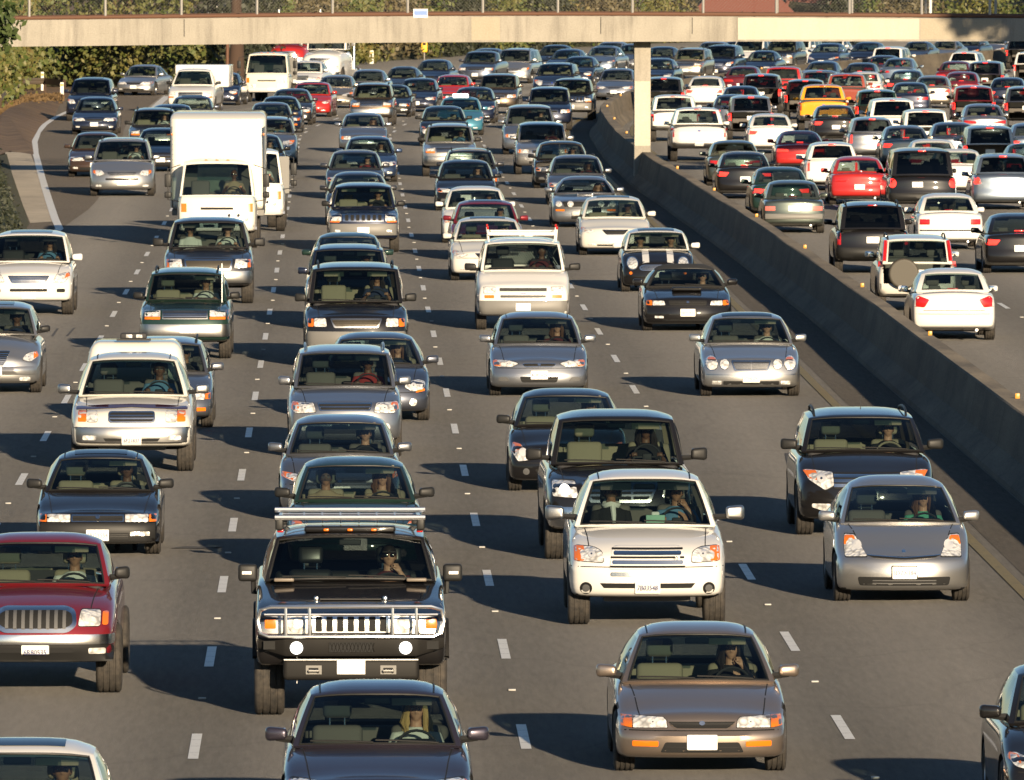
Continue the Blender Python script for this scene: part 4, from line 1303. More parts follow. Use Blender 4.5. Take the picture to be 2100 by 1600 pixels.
# --- vans
c = Car('van', band=0, L=4.8, W=1.96, H=1.86, zb=.30, zn=.92, nl=1.02, zc=1.24, yc=1.0, yf=1.62, yr=4.55, yd=4.75, zd=1.24, zt=1.2, wR=.77, wB=.90, r=.35, tw=.21, swF=.14, crown=.03, round=.07, trim='trim_dark', mirm='black_plastic', mir=(.24,.10,.16), mirx=.04, mirz=.05, sunv=0, norear=1, bulge=.10)
c.light(rect(.58,.82,.78,.91,.015), None, rim='dull_chrome'); c.lay('turn_signal', rect(.60,.80,.68,.745,.01), .012, 'lamp_amber')
c.grille(rect(-.50,.50,.81,.905,.01), 'cap_white', 'grey_plastic', .012, 3, 0, 'black_plastic', .008); c.grille(rect(-.48,.48,.68,.755,.01), 'cap_white', 'grey_plastic', .010, 2, 0, 'black_plastic', .008)
c.lay('badge', rpoly([(-.06,.775),(.06,.775),(.06,.79),(-.06,.79)], 0), .012, 'badge_blue', 'F', 'body', mirror=False)
c.lay('bumper', rect(-.96,.96,.34,.63,.05), .04, 'bumper_grey', mirror=False, dome=.02); c.plate(.50, d=.065)
g = G()
for y in (1.72, 3.4):
    tube(g, [(-.72, y, 1.98), (.72, y, 1.98)], .022, 'cap_white', 8)
    for sg in (-1, 1): tube(g, [(sg*.70, y, 1.80), (sg*.72, y, 2.06)], .020, 'cap_white', 8); tube(g, [(sg*.72, y, 2.055), (sg*.72, y, 2.12)], .022, 'lamp_red', 8)
for sg in (-1, 1): tube(g, [(sg*.66, 1.72, 1.985), (sg*.66, 3.4, 1.985)], .018, 'cap_white', 8)
bx(g, -.70, .70, 1.64, 1.76, 1.935, 1.96, 'cap_white'); c.part('ladder_rack', g)
g = G()          # wire partition behind the seats
for k in range(22):
    x = -.55 + k * .05
    tube(g, [(x, 2.35, 1.30), (x + .25, 2.35, 1.68)], .005, 'eye_white', 3); tube(g, [(x + .25, 2.35, 1.30), (x, 2.35, 1.68)], .005, 'eye_white', 3)
c.part('wire_partition', g); reg('work_van', c)

c = Car('van', W=1.97, H=1.74, zb=.20, zn=.76, nl=.88, zc=1.10, yc=.90, yf=1.75, trim='trim_grey', swF=.36, crown=.08)
c.light(rpoly([(.52,.68),(.74,.62),(.86,.70),(.86,.80),(.62,.80)], .04), rpoly([(.80,.68),(.89,.72),(.88,.80),(.81,.80)], .01))
c.grille(rpoly([(-.40,.64),(.40,.64),(.46,.75),(-.46,.75)], .04), 'dull_chrome', 'dark_void', .02, 3, 0, 'dull_chrome', .01)
c.lay('air_intake', rect(-.50,.50,.50,.56,.02), .004, 'dark_void', mirror=False); c.lay('fog_lamp', rect(.62,.80,.30,.36,.02), .01, 'lamp_clear'); c.plate(.42); c.roof_rails(); reg('minivan', c)

c = Car('wagon', L=4.29, W=1.70, H=1.58, zb=.18, zn=.70, nl=.86, zc=1.05, yc=1.15, yf=1.75, yr=3.7, yd=4.15, zd=1.05, wR=.60, r=.31, swF=.34, crown=.16, trim='trim_grey', mirm='black_plastic', mir=(.18,.10,.13))
c.light(rpoly([(.50,.62),(.66,.58),(.78,.66),(.74,.76),(.58,.72)], .05), rpoly([(.70,.62),(.80,.68),(.76,.76),(.71,.74)], .02))
c.grille(rpoly([(-.16,.46),(.16,.46),(.30,.78),(-.30,.78)], .04), 'chrome', 'dark_void', .015, 7, 0, 'chrome', .018)
c.lay('bumper', rect(-.82,.82,.36,.50,.05), .05, 'PAINT', mirror=False, dome=.03); c.lay('fog_lamp', rect(.46,.66,.24,.31,.03), .01, 'lamp_clear'); c.plate(.42, d=.09); c.sunroof(.1,.4,.5); reg('retro_wagon', c)

c = Car('wagon', W=1.74, H=1.45, trim='trim_grey')
c.light(rpoly([(.40,.50),(.72,.49),(.72,.60),(.44,.60)], .02), rect(.73,.82,.50,.60,.01)); c.grille(rect(-.34,.34,.51,.60,.02), 'chrome', bars=2)
c.lay('turn_signal', rect(.58,.74,.30,.36,.01), .01, 'lamp_amber'); c.plate(.34); c.roof_rails(); reg('estate_wagon', c)

# --- plain kinds for the crowd behind
reg('plain_saloon', Car('sedan'))
reg('plain_saloon_b', Car('sedan', W=1.74, H=1.40, zn=.62, zc=.93, yc=1.05, yf=1.9, swF=.32, trim='trim_beige', visor='trim_beige'))
reg('plain_suv', Car('suv', L=4.5, W=1.8, H=1.70, trim='trim_grey'))
reg('plain_pickup', Car('pickup', W=1.85, H=1.74))
reg('plain_minivan', Car('van', H=1.74))

# --- seen from behind
def back(c, tl, pz, trunk=True, lit=True, px=0, bump_=None, chmsl=True, lm='lamp_red', tm=None):
    m = 'lamp_red_lit' if lit else lm
    c.lay('tail_light', tl, .008, m if tm is None else tm, 'R', dome=.008)
    c.plate(pz, px, 'R', d=.014)
    if trunk:
        c.gapline(-.62, .62, pz - .12, 'R')
    if bump_: c.lay('bumper', rect(-c.P['W']*.48, c.P['W']*.48, bump_[0], bump_[1], .04), .04, bump_[2], 'R', mirror=False, dome=.02)
    if chmsl:
        g = G(); p = c.BL(0, .06 if c.P['kind'] in ('sedan', 'coupe') else .97); rbox(g, (0, p[1] - (.05 if c.P['kind'] in ('sedan','coupe') else -.02), p[2] + .01), (.22, .05, .03), .01, m, 2); c.part('brake_lamp', g)
    g = G(); tube(g, [(-.45, c.P['L'] - .3, c.P['zb'] + .06), (-.45, c.P['L'] - .02, c.P['zb'] + .06)], .03, 'dull_chrome', 8); c.part('exhaust', g)
    return c
c = Car('sedan', L=4.5, W=1.73, H=1.42, zt=.98, zd=1.0, yd=3.8, trim='trim_grey')
back(c, rpoly([(.50,.84),(.60,.68),(.82,.70),(.84,.80),(.72,.92)], .03), .74, lit=False); c.gapline(-.86,.86,.55,'R'); reg('pale_saloon_rear', c)
c = Car('sedan', L=4.5, W=1.76, H=1.42, zt=.96, zd=.98, yd=3.85, trim='trim_beige', round=.07)
back(c, rect(.52,.83,.66,.80,.02), .72, lit=False); c.lay('bumper_strip', rect(-.85,.85,.50,.53), .015, 'black_plastic', 'R', mirror=False); reg('squared_saloon_rear', c)
c = Car('sedan', L=4.5, W=1.70, H=1.40, zt=.92, zd=.95, yd=3.75, round=.05, trim='trim_grey')
back(c, rect(.50,.81,.62,.74,.01), .68, lit=False, tm='lamp_pink', bump_=(.40,.54,'bumper_grey')); reg('boxy_saloon_rear', c)
c = Car('sedan', W=1.75, H=1.41, zt=.97, zd=.98)
back(c, rpoly([(.48,.82),(.58,.70),(.82,.70),(.84,.84)], .03), .62); reg('brake_saloon_rear', c)
c = Car('sedan', W=1.76, H=1.41, zt=.95, zd=.97, trim='trim_beige')
back(c, rpoly([(.30,.70),(.83,.70),(.82,.82),(.34,.80)], .03), .55, lit=False); reg('dim_saloon_rear', c)
c = Car('coupe', W=1.74, H=1.33, zt=.90, zd=.93)
back(c, rpoly([(.40,.66),(.82,.66),(.83,.76),(.42,.74)], .03), .50); reg('coupe_rear', c)
c = Car('suv', L=4.5, W=1.75, H=1.66, zb=.30, trim='trim_grey', zt=1.05, zd=1.08, tint=0)
c.lay('tail_light', rpoly([(.74,1.0),(.85,1.0),(.83,1.12),(.74,1.12)], .01), .01, 'lamp_red', 'R')
for sg in (-1, 1):
    g = G(); pts = [c.BL(sg*.965, t) for t in np.linspace(.1, .95, 6)]; tube(g, pts, .05, 'lamp_red', 6); c.part('pillar_lamp', g)
c.plate(.86, -.18, 'R'); c.lay('bumper', rect(-.84,.84,.36,.64,.05), .05, 'PAINT', 'R', mirror=False, dome=.02)
g = G(); lathe_x(g, [(-.10, .33), (.06, .33), (.085, .322), (.10, .305), (.104, .29), (.104, .27), (.104, .15), (.104, .001)], 'cover_brown', 28)
simple('cover_brown', (.055,.048,.035), .6)
c.part('spare_wheel_cover', g.moved(Matrix.Translation((.30, 4.62, .86)) @ Matrix.Rotation(R(90), 4, 'Z')))
c.roof_rails(); reg('spare_wheel_suv_rear', c)
c = Car('suv', L=4.7, W=1.82, H=1.72, trim='trim_grey', zt=1.08, zd=1.10)
back(c, rect(.76,.88,.72,1.0,.02), .84, trunk=False, lit=False, bump_=(.38,.66,'black_plastic')); c.roof_rails(); reg('dark_suv_rear', c)
c = Car('suv', L=5.3, W=2.0, H=1.90, trim='trim_dark', zt=1.10, zd=1.14, wR=.80, yr=4.75, yd=5.1, wr=4.1)
back(c, rpoly(disc(.86,.92,.11,12,1.2), .01), .88, trunk=False, bump_=(.40,.64,'black_plastic'), px=.15); reg('large_suv_rear', c)
c = Car('wagon', L=4.7, W=1.86, H=1.62, zt=1.05, zd=1.08, wR=.68, trim='trim_grey', tint=1)
back(c, rpoly([(.66,.78),(.86,.76),(.88,.96),(.72,.96)], .03), .80, trunk=False); reg('tall_wagon_rear', c)
c = Car('wagon', W=1.76, H=1.50, zt=.98, zd=1.0, trim='trim_grey', tint=1)
back(c, rect(.70,.84,.62,.90,.02), .70, trunk=False, lit=True); reg('wagon_rear', c)
c = Car('suv', L=4.5, W=1.80, H=1.68, trim='trim_grey', zt=1.05, zd=1.08)
back(c, rect(.74,.87,.74,1.02,.02), .84, trunk=False); reg('suv_rear', c)
c = Car('van', H=1.72, zt=1.02, zd=1.06); back(c, rect(.82,.93,.74,1.0,.02), .80, trunk=False, lit=False); reg('minivan_rear', c)
c = Car('pickup', L=5.6, W=1.98, H=1.84, zb=.44, zt=1.25, zd=1.27, wR=.74, r=.39, tw=.25, tail=[(.44,.10),(.60,.04),(1.3,.04)], swR=.04, round=.05)
c.lay('tail_light', rect(.86,.97,.86,1.18,.02), .01, 'lamp_red', 'R'); c.lay('bumper', rect(-.97,.97,.50,.68,.03), .12, 'dull_chrome', 'R', mirror=False); c.plate(.59, 0, 'R', d=.135)
c.lay('badge', rpoly(disc(0,1.08,.06,14,.5), 0), .008, 'badge_blue', 'R', 'body', mirror=False)
c.gapline(-.84,.84,.80,'R'); c.lay('panel_gap', rect(.838,.845,.80,1.2), .0025, 'dark_void', 'R', 'body', 1, th=.004)
g = G(); p = c.BL(0,.97); rbox(g, (0, p[1]+.02, p[2]+.02), (.24,.05,.03), .01, 'lamp_red', 2); c.part('brake_lamp', g); reg('tailgate_pickup_rear', c)
c = Car('pickup', L=5.3, W=1.85, H=1.74, zb=.42, zt=1.15, zd=1.17, tail=[(.42,.10),(.60,.04),(1.3,.04)], swR=.04, round=.05)
c.lay('tail_light', rect(.80,.91,.78,1.06,.02), .01, 'lamp_red', 'R'); c.lay('bumper', rect(-.90,.90,.48,.62,.03), .10, 'dull_chrome', 'R', mirror=False); c.plate(.55, 0, 'R', d=.115)
g = G(); p = c.BL(0,.97); rbox(g, (0, p[1]+.02, p[2]+.02), (.24,.05,.03), .01, 'lamp_red', 2); c.part('brake_lamp', g); reg('small_pickup_rear', c)

# --- trucks
def cabover(name, W, Hc, zc, box=None, zn=None, lamps='lamp_amber', flat=False):
    c = Car('van', L=1.9, W=W, H=Hc, zb=.42, yc=.10, zc=zc, yf=.42, yr=1.62, yd=1.78, zd=zc, zt=zc, wR=W/2-.20, wB=W/2-.05, r=.40, tw=.24, wf=.95, wr=.951, onearch=1, round=.07, swF=.10, crown=.01, tint=0, sunv=0, norear=1, seat=.30, headroom=.42,
            top=[(0, zc - .03), (.10, zc), (1.9, zc)], nose=[(.42,.05),(.6,0),(zc,.05),(zc+.2,.06)], mirror=0, trim='trim_grey', bulge=.10, gF=.94, hdr=.92, side=((.12,.80),), gB=.6, dash='trim_dark', archgap=.08)
    c.lay('turn_signal', rect(W/2-.26,W/2-.12,zc-.42,zc-.20,.01), .012, lamps)
    c.lay('headlight', rect(.50,.82,.66,.80,.02), .012, 'lamp_clear', dome=.01)
    c.lay('grille', rect(-.42,.42,zc-.36,zc-.30,.01), .004, 'dark_void', mirror=False)
    c.lay('bumper', rect(-W/2+.02,W/2-.02,.46,.62,.03), .06, 'cap_white', mirror=False); c.plate(.56, .2, d=.08)
    g = G()
    for sg in (-1, 1):
        tube(g, [(sg*(W/2-.1), .25, Hc-.15), (sg*(W/2+.22), .10, Hc-.25), (sg*(W/2+.22), .10, zc-.1), (sg*(W/2-.06), .2, zc-.15)], .014, 'black_plastic', 6)
    c.part('mirror_bracket', g)
    for sg in (-1, 1):
        g = G(); rbox(g, (sg*(W/2+.22), .12, Hc-.55), (.17,.05,.34), .03, 'black_plastic', 2); rbox(g, (sg*(W/2+.22), .13, zc+.02), (.18,.06,.16), .05, 'black_plastic', 2); c.part('side_mirror', g)
    for x in (-.28, 0, .28):
        g = G(); p = c.WS(x/ (W/2), 1); rbox(g, (x, p[1]+.03, p[2]+.03), (.08,.05,.03), .012, 'lamp_amber', 2); c.part('marker_lamp', g)
    g = G(); bx(g, -.42, -.32, .6, 6.4, .55, .75, 'trim_dark'); bx(g, .32, .42, .6, 6.4, .55, .75, 'trim_dark'); c.part('chassis', g)
    ty = G(); lathe_x(ty, [(-.12,.22),(-.13,.30),(-.10,.40),(.10,.40),(.13,.30),(.12,.22)], 'tyre', 24); lathe_x(ty, [(.12,.23),(.05,.18),(.08,.001)], 'dull_chrome', 20)
    for sg in (-1, 1):
        for dx in (.14, .42): c.part('wheel', ty.moved(Matrix.Translation((sg*(W/2-dx+.05), 4.6, .40)) @ Matrix.Rotation(0 if sg > 0 else math.pi, 4, 'Z')))
    c.P['L'] = 6.5
    if box:
        bw, bh, b0, b1 = box
        g = G()
        def f2(V):
            V = V.copy(); k = np.clip((V[:, 2] - (bh/2 - .42)) / .42, 0, 1); V[:, 1] += np.where(V[:, 1] < 0, .55 * k ** 2.2, 0); return V
        rbox(g, (0, (b0+b1)/2, .95 + bh/2), (bw, b1 - b0, bh), .16, 'PAINT', 5, f2)
        c.part('cargo_box', g)
        g = G()
        for sg in (-1, 1):
            tube(g, [(sg*(bw/2-.03), b0+.02, 1.0), (sg*(bw/2-.03), b0+.02, .95+bh-.35)], .03, 'dull_chrome', 6)
            rbox(g, (sg*(bw/2-.05), b0, .95+bh-.55), (.04,.03,.06), .01, 'lamp_amber', 2)
            for k in range(14): rbox(g, (sg*(bw/2-.10), b0 - .002, 1.05 + k*.135), (.018,.012,.018), .005, 'dull_chrome', 1)
        for k in range(15): rbox(g, (-bw/2 + .17 + k*(bw-.34)/14, b0 - .002, 1.02), (.018,.012,.018), .005, 'dull_chrome', 1)
        c.part('corner_trim', g, 'cargo_box')
        g = G(); bx(g, -bw/2+.04, bw/2-.04, b0+.05, b1-.05, .80, .945, 'bumper_grey'); c.part('box_floor', g, 'cargo_box')
    if flat:
        g = G(); bx(g, -1.15, 1.15, 2.1, 6.3, 1.0, 1.12, 'bumper_grey'); bx(g, -1.15, 1.15, 2.02, 2.08, 1.0, 2.0, 'bumper_grey'); c.part('flat_bed', g)
    return reg(name, c, False, False)
cabover('box_truck', 2.08, 2.30, 1.36, (2.46, 2.50, 2.02, 6.45))
cabover('flatbed_truck', 2.10, 2.25, 1.30, None, flat=True)
c = Car('pickup', L=5.8, W=2.02, H=1.95, zb=.42, bed=0, wR=.70, zn=1.0, nl=1.10, zc=1.28, yr=3.0, yd=3.2, zd=1.3, zt=1.25, swF=.2, crown=.04, norear=1, mirm='black_plastic')
c.light(rect(.62,.90,.80,.98,.02), rect(.70,.93,.74,.80,.01)); c.grille(rect(-.52,.52,.74,.98,.03), 'dull_chrome', bars=2, barm='dull_chrome', barh=.03); c.plate(.55)
g = G(); rbox(g, (.22, 4.6, 1.62), (2.30, 2.3, .95), .06, 'PAINT', 2); c.part('utility_body', g); reg('utility_truck', c)
# bonneted highway tractor
c = Car('van', L=6.6, W=2.1, H=3.0, zb=.50, zn=1.60, nl=1.75, yc=2.0, zc=1.90, yf=2.35, yr=3.6, yd=3.75, zd=1.9, zt=1.1, wR=.92, wB=1.0, r=.50, tw=.28, wf=1.0, wr=5.6, round=.14, swF=.35, crown=.18, tint=0, sunv=0, norear=1, mirror=0, headroom=.6, side=((.1,.85),), cab=1,
        top=[(0,1.58),(.2,1.70),(1.2,1.85),(2.0,1.90),(3.7,1.92),(3.95,1.2),(6.6,1.1)], nose=[(.5,.0),(.8,-.02),(1.0,.05),(1.6,.12),(1.9,.2)], wy=[(0,.86),(.5,.92),(1.5,.95),(2.2,1.0),(6.6,1.0)], trim='trim_grey')
c.grille(rpoly([(-.48,.98),(.48,.98),(.52,1.50),(-.52,1.50)], .08), 'chrome', 'dark_void', .05, 7, 0, 'dull_chrome', .02, .02)
c.light(rect(.62,.88,.98,1.18,.03), None); c.lay('bumper', rect(-.98,.98,.52,.82,.04), .08, 'dull_chrome', mirror=False)
for sg in (-1, 1):
    g = G(); tube(g, [(sg*1.08, 3.9, .9), (sg*1.08, 3.9, 3.6)], .08, 'chrome', 10); c.part('exhaust_stack', g)
    g = G(); rbox(g, (sg*1.30, 2.3, 2.3), (.2,.08,.45), .03, 'dull_chrome', 2); tube(g, [(sg*1.0,2.35,2.6),(sg*1.3,2.35,2.55),(sg*1.3,2.35,2.05),(sg*1.0,2.35,2.0)], .015, 'chrome', 6); c.part('side_mirror', g)
reg('highway_tractor', c, False, True)
# ------------------------------------------------------------------ the setting: ground, carriageways, ramp
def asphalt(name, lo, hi, streak=True):
    m, t, b = nt(name)
    p = wpos(t)
    n1 = noise(t, .30, 5, .65, wpos(t, (1, .22, 1))); n2 = noise(t, 1.0, 5, .75, wpos(t, (13, .9, 1)))
    c = ramp(t, n1, [(.30, lo), (.70, hi)])
    c = mix(t, .45, c, ramp(t, n2, [(.30, tuple(v*.55 for v in lo)), (.72, tuple(v*1.45 for v in hi))]), 'MIX')
    if streak:
        uv = t.nodes.new('ShaderNodeUVMap'); uv.uv_map = 'lane'
        sep = t.nodes.new('ShaderNodeSeparateXYZ'); t.links.new(uv.outputs[0], sep.inputs[0])
        # worn tracks and the oil line between them, one pattern per lane
        w = node(t, 'ShaderNodeMath', operation='MULTIPLY'); w.inputs[1].default_value = 2 * math.pi; t.links.new(sep.outputs[0], w.inputs[0])
        cs = node(t, 'ShaderNodeMath', operation='COSINE'); t.links.new(w.outputs[0], cs.inputs[0])
        ns = noise(t, 1.0, 4, .6, scaled(t, uv.outputs[0], (6, .03, 1)))
        ad = node(t, 'ShaderNodeMath', operation='MULTIPLY'); t.links.new(cs.outputs[0], ad.inputs[0]); t.links.new(ns, ad.inputs[1])
        mr = node(t, 'ShaderNodeMapRange'); mr.inputs['From Min'].default_value = -.6; mr.inputs['From Max'].default_value = .6; t.links.new(ad.outputs[0], mr.inputs[0])
        c = mix(t, .48, c, ramp(t, mr.outputs[0], [(0, tuple(v*.58 for v in lo)), (1, tuple(v*1.18 for v in hi))]))
        cr = t.nodes.new('ShaderNodeTexVoronoi'); cr.feature = 'DISTANCE_TO_EDGE'; cr.inputs['Scale'].default_value = .22
        wv = wpos(t, (1, .35, 1)); nz = t.nodes.new('ShaderNodeTexNoise'); nz.inputs['Scale'].default_value = .8; t.links.new(wv, nz.inputs['Vector'])
        va = node(t, 'ShaderNodeVectorMath', operation='ADD'); t.links.new(wv, va.inputs[0]); t.links.new(nz.outputs['Color'], va.inputs[1]); t.links.new(va.outputs[0], cr.inputs['Vector'])
        ck = ramp(t, cr.outputs[0], [(0, (1, 1, 1)), (.004, (1, 1, 1)), (.010, (0, 0, 0))])
        cm = node(t, 'ShaderNodeMath', operation='MULTIPLY'); cm.inputs[1].default_value = .10; t.links.new(ck, cm.inputs[0])
        c = mix(t, cm.outputs[0], c, (.02, .018, .016))
    t.links.new(c, b.inputs['Base Color'])
    b.inputs['Roughness'].default_value = .9
    b.inputs['Diffuse Roughness'].default_value = 1.0
    b.inputs['Specular IOR Level'].default_value = .25
    bump(t, b, noise(t, 55, 3, .7, p), 1.0, .03)
    return m
asphalt('asphalt', (.110,.106,.100), (.170,.162,.152))
asphalt('asphalt_ramp', (.070,.060,.050), (.098,.085,.072), False)
asphalt('asphalt_shoulder', (.055,.050,.045), (.085,.076,.066), False)

def concrete(name, lo, hi, stain=(.05,.045,.04), amt=.6, vs=(6, 6, .25), ps=(1, 1, 1)):
    m, t, b = nt(name)
    p = wpos(t, ps); n1 = noise(t, .9, 5, .65, p)
    c = ramp(t, n1, [(.3, lo), (.7, hi)])
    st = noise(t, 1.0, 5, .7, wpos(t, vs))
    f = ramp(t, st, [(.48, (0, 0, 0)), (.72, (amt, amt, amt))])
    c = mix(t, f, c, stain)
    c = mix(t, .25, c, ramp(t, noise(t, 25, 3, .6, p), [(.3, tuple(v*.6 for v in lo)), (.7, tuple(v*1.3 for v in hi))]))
    t.links.new(c, b.inputs['Base Color']); b.inputs['Roughness'].default_value = .9
    b.inputs['Diffuse Roughness'].default_value = .6
    bump(t, b, noise(t, 12, 5, .7, p), .35, .03)
    return m
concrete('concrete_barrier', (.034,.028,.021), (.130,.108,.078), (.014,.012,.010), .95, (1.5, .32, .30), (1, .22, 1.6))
concrete('concrete_bridge', (.31,.285,.24), (.40,.37,.315), (.15,.135,.115), .8, (2.4, 2.4, .22))
concrete('bridge_repaint', (.50,.46,.38), (.56,.52,.43), (.42,.38,.30), .3)
concrete('bridge_repaint_tan', (.38,.335,.255), (.42,.37,.285), (.34,.29,.22), .3)
concrete('gore_concrete', (.15,.135,.112), (.235,.21,.175), (.075,.065,.052), .7, (.5, .12, .5))
def soil(name, stops, sc=1.2):
    m, t, b = nt(name)
    p = wpos(t); c = ramp(t, noise(t, sc, 6, .7, p), stops)
    t.links.new(c, b.inputs['Base Color']); b.inputs['Roughness'].default_value = 1.0
    bump(t, b, noise(t, 6, 5, .7, p), .8, .1)
soil('dirt', [(.3, (.085,.052,.030)), (.5, (.17,.105,.062)), (.7, (.26,.17,.085))], .5)
soil('bank_soil', [(.3, (.028,.030,.012)), (.5, (.050,.052,.020)), (.7, (.085,.062,.034))])
m_, t_, b_ = nt('road_paint')
c_ = ramp(t_, noise(t_, 9, 5, .7, wpos(t_)), [(.28, (.55,.53,.48)), (.45, (.80,.78,.72))]); t_.links.new(c_, b_.inputs['Base Color']); b_.inputs['Roughness'].default_value = .7
m_, t_, b_ = nt('road_paint_yellow')
c_ = ramp(t_, noise(t_, 9, 5, .7, wpos(t_)), [(.30, (.15,.115,.045)), (.58, (.27,.20,.065))]); t_.links.new(c_, b_.inputs['Base Color']); b_.inputs['Roughness'].default_value = .7
simple('wire', (.14,.13,.12), .6); simple('stud_white', (.42,.41,.38), .6); simple('rust_pipe', (.12,.055,.03), .7); simple('galvanised', (.36,.34,.31), .5, .6); simple('post_white', (.75,.73,.68), .5)
simple('amber_marker', (.55,.26,.03), .4); simple('callbox_yellow', (.80,.44,.02), .5); simple('sign_blue', (.10,.20,.52), .4)
simple('roof_red', (.20,.075,.055), .85); simple('wall_cream', (.62,.52,.30), .85); simple('wall_white', (.66,.64,.60), .8); simple('pole_white', (.72,.71,.68), .4)

def sheet(name, rows, mat, z, kind='structure', uvs=None):
    g = G(); loft(g, [[(x, y, z) for x, y in r] for r in rows], mat)
    me = g.mesh(name, smooth=False)
    if uvs is not None:
        uvl = me.uv_layers.new(name='lane'); n = len(rows[0])
        flat = [u for r in uvs for u in r]
        for lp in me.loops: uvl.data[lp.index].uv = flat[lp.vertex_index]
    o = new_obj(name, me); tag(o, kind=kind)
    # faces up
    if me.polygons[0].normal.z < 0: me.flip_normals()
    return o

YS = [-60, 0, 60, 120, 180, 240, 300, 340, 380, 420] + list(range(440, 900, 10))
g = G(); g.add([(-3000,-600,-.06),(3000,-600,-.06),(3000,5000,-.06),(-3000,5000,-.06)], [(0,1,2,3)], 'dirt')
tag(new_obj('ground', g.mesh('ground', smooth=False)), kind='structure')
def leftedge(y):
    return float(np.interp(y, [0, 300, 345, 390, 440, 503, 540, 560, 640, 900], [-9.0, -9.0, -9.2, -10.9, -12.3, -12.7, -12.6, -12.5, -3.0, 40]))
bs = [None, -8.2, -4.85, -1.5, 1.94, 5.36, 8.8, 9.9, 11.0, 14.6, 18.05, 21.5, 25.0, 34.0]
lane_u = [-1, 0, 1, 2, 3, 4, 5, 5.4, 6, 7, 8, 9, 10, 12]
rows, uvs = [], []
for y in YS:
    le = leftedge(y)
    r_ = [(min(le, off(y) - 8.9), y)] + [(b + off(y), y) for b in bs[1:]]
    rows.append(r_); uvs.append([(u + .5, y) for u in lane_u])
road = sheet('road', rows, 'asphalt', 0.0, uvs=uvs)
sheet('on_ramp', [[(leftedge(y) + .02, y), (float(np.interp(y, [318, 345, 400, 470, 560], [-7.6, -7.2, -7.6, -8.6, -8.2])), y)] for y in range(318, 561, 11)], 'asphalt_ramp', .004)
sheet('road_shoulder', [[(8.95 + off(y), y), (10.0 + off(y), y)] for y in range(60, 640, 10)], 'asphalt_shoulder', .004)
gp = [at(*q) for q in ((10,312),(62,314),(78,352),(90,392),(110,455),(62,458),(38,400),(18,345))]
me = bpy.data.meshes.new('gore'); me.from_pydata([(p.x, p.y, .008) for p in gp], [], [tuple(reversed(range(8)))]); me.materials.append(MATS['gore_concrete'])
if me.polygons[0].normal.z < 0: me.flip_normals()
tag(new_obj('gore_paving', me), kind='structure')

# --- painted lines and raised markers: pieces of the road
def piece(name, mesh, loc, rz=0.0, parent=None):
    o = new_obj(name, mesh, parent); o.location = loc; o.rotation_euler = (0, 0, rz); return o
g = G()
for k in range(4):
    y0 = -1.83 + k * .92; v = [(-.054, y0, 0), (.054, y0, 0), (.054, y0 + .90, 0), (-.054, y0 + .90, 0)]
    g.add(v, [(0, 1, 2, 3)], 'road_paint')
dash_me = g.mesh('lane_dash', smooth=False)
g = G(); rbox(g, (0, 0, .010), (.085, .10, .020), .008, 'stud_white', 1); stud_me = g.mesh('road_stud')
def yaw(y): return -math.atan(slope(y))
D0 = at(1075, 1522).y
for b in (-4.85, -1.5, 1.94, 5.36, 14.6, 18.05, 21.5):
    for k in range(-2, 36):
        y = D0 + 14.63 * k + {14.6: 3, 18.05: 6, 21.5: 1}.get(b, (b * .4))
        if y < 100 or y > 660: continue
        if b > 10 and y < 180: continue
        xj = b + off(y)
        piece('lane_dash', dash_me, (xj, y, .006), yaw(y), road)
        piece('road_stud', stud_me, (xj + random.uniform(-.03, .03), y + 7.3, .0), yaw(y), road)
def line(name, pts, w, mat, z=.006):
    g = G(); rows = []
    for i, p in enumerate(pts):
        a = Vector(pts[max(0, i-1)]); b = Vector(pts[min(len(pts)-1, i+1)]); d = (b - a).normalized(); n = Vector((d.y, -d.x))
        rows.append([(p[0] - n.x*w/2, p[1] - n.y*w/2, z), (p[0] + n.x*w/2, p[1] + n.y*w/2, z)])
    loft(g, rows, mat); me = g.mesh(name, smooth=False)
    if me.polygons[0].normal.z < 0: me.flip_normals()
    o = new_obj(name, me, road); return o
line('edge_line', [(8.72 + off(y), y) for y in range(60, 640, 8)], .16, 'road_paint_yellow', .010)
line('edge_line', [(11.25 + off(y), y) for y in range(60, 640, 8)], .14, 'road_paint_yellow', .010)
e_pts = [at(*q) for q in ((108,482),(122,470),(113,450),(103,420),(92,385),(82,350),(73,315),(71,292),(78,272),(92,256),(112,242),(135,231),(165,220))]
line('edge_line', [(p.x, p.y) for p in e_pts], .22, 'road_paint', .012)
line('gore_line', [(p.x, p.y) for p in (at(314,224), at(328,211), at(343,198))], .34, 'road_paint', .012)

# skid marks
simple('tar', (.070,.063,.056), .9)
def streak(name, pix, w, mat): line(name, [(p.x, p.y) for p in (at(*q) for q in pix)], w, mat, .007)
streak('skid_mark', ((108,690),(113,682),(119,674)), .05, 'tar'); streak('skid_mark', ((138,690),(146,680),(153,673)), .05, 'tar')
streak('skid_mark', ((392,1126),(410,1123),(428,1124)), .6, 'tar')
streak('skid_mark', ((1640,1040),(1630,1000),(1622,960),(1616,930)), .10, 'tar')

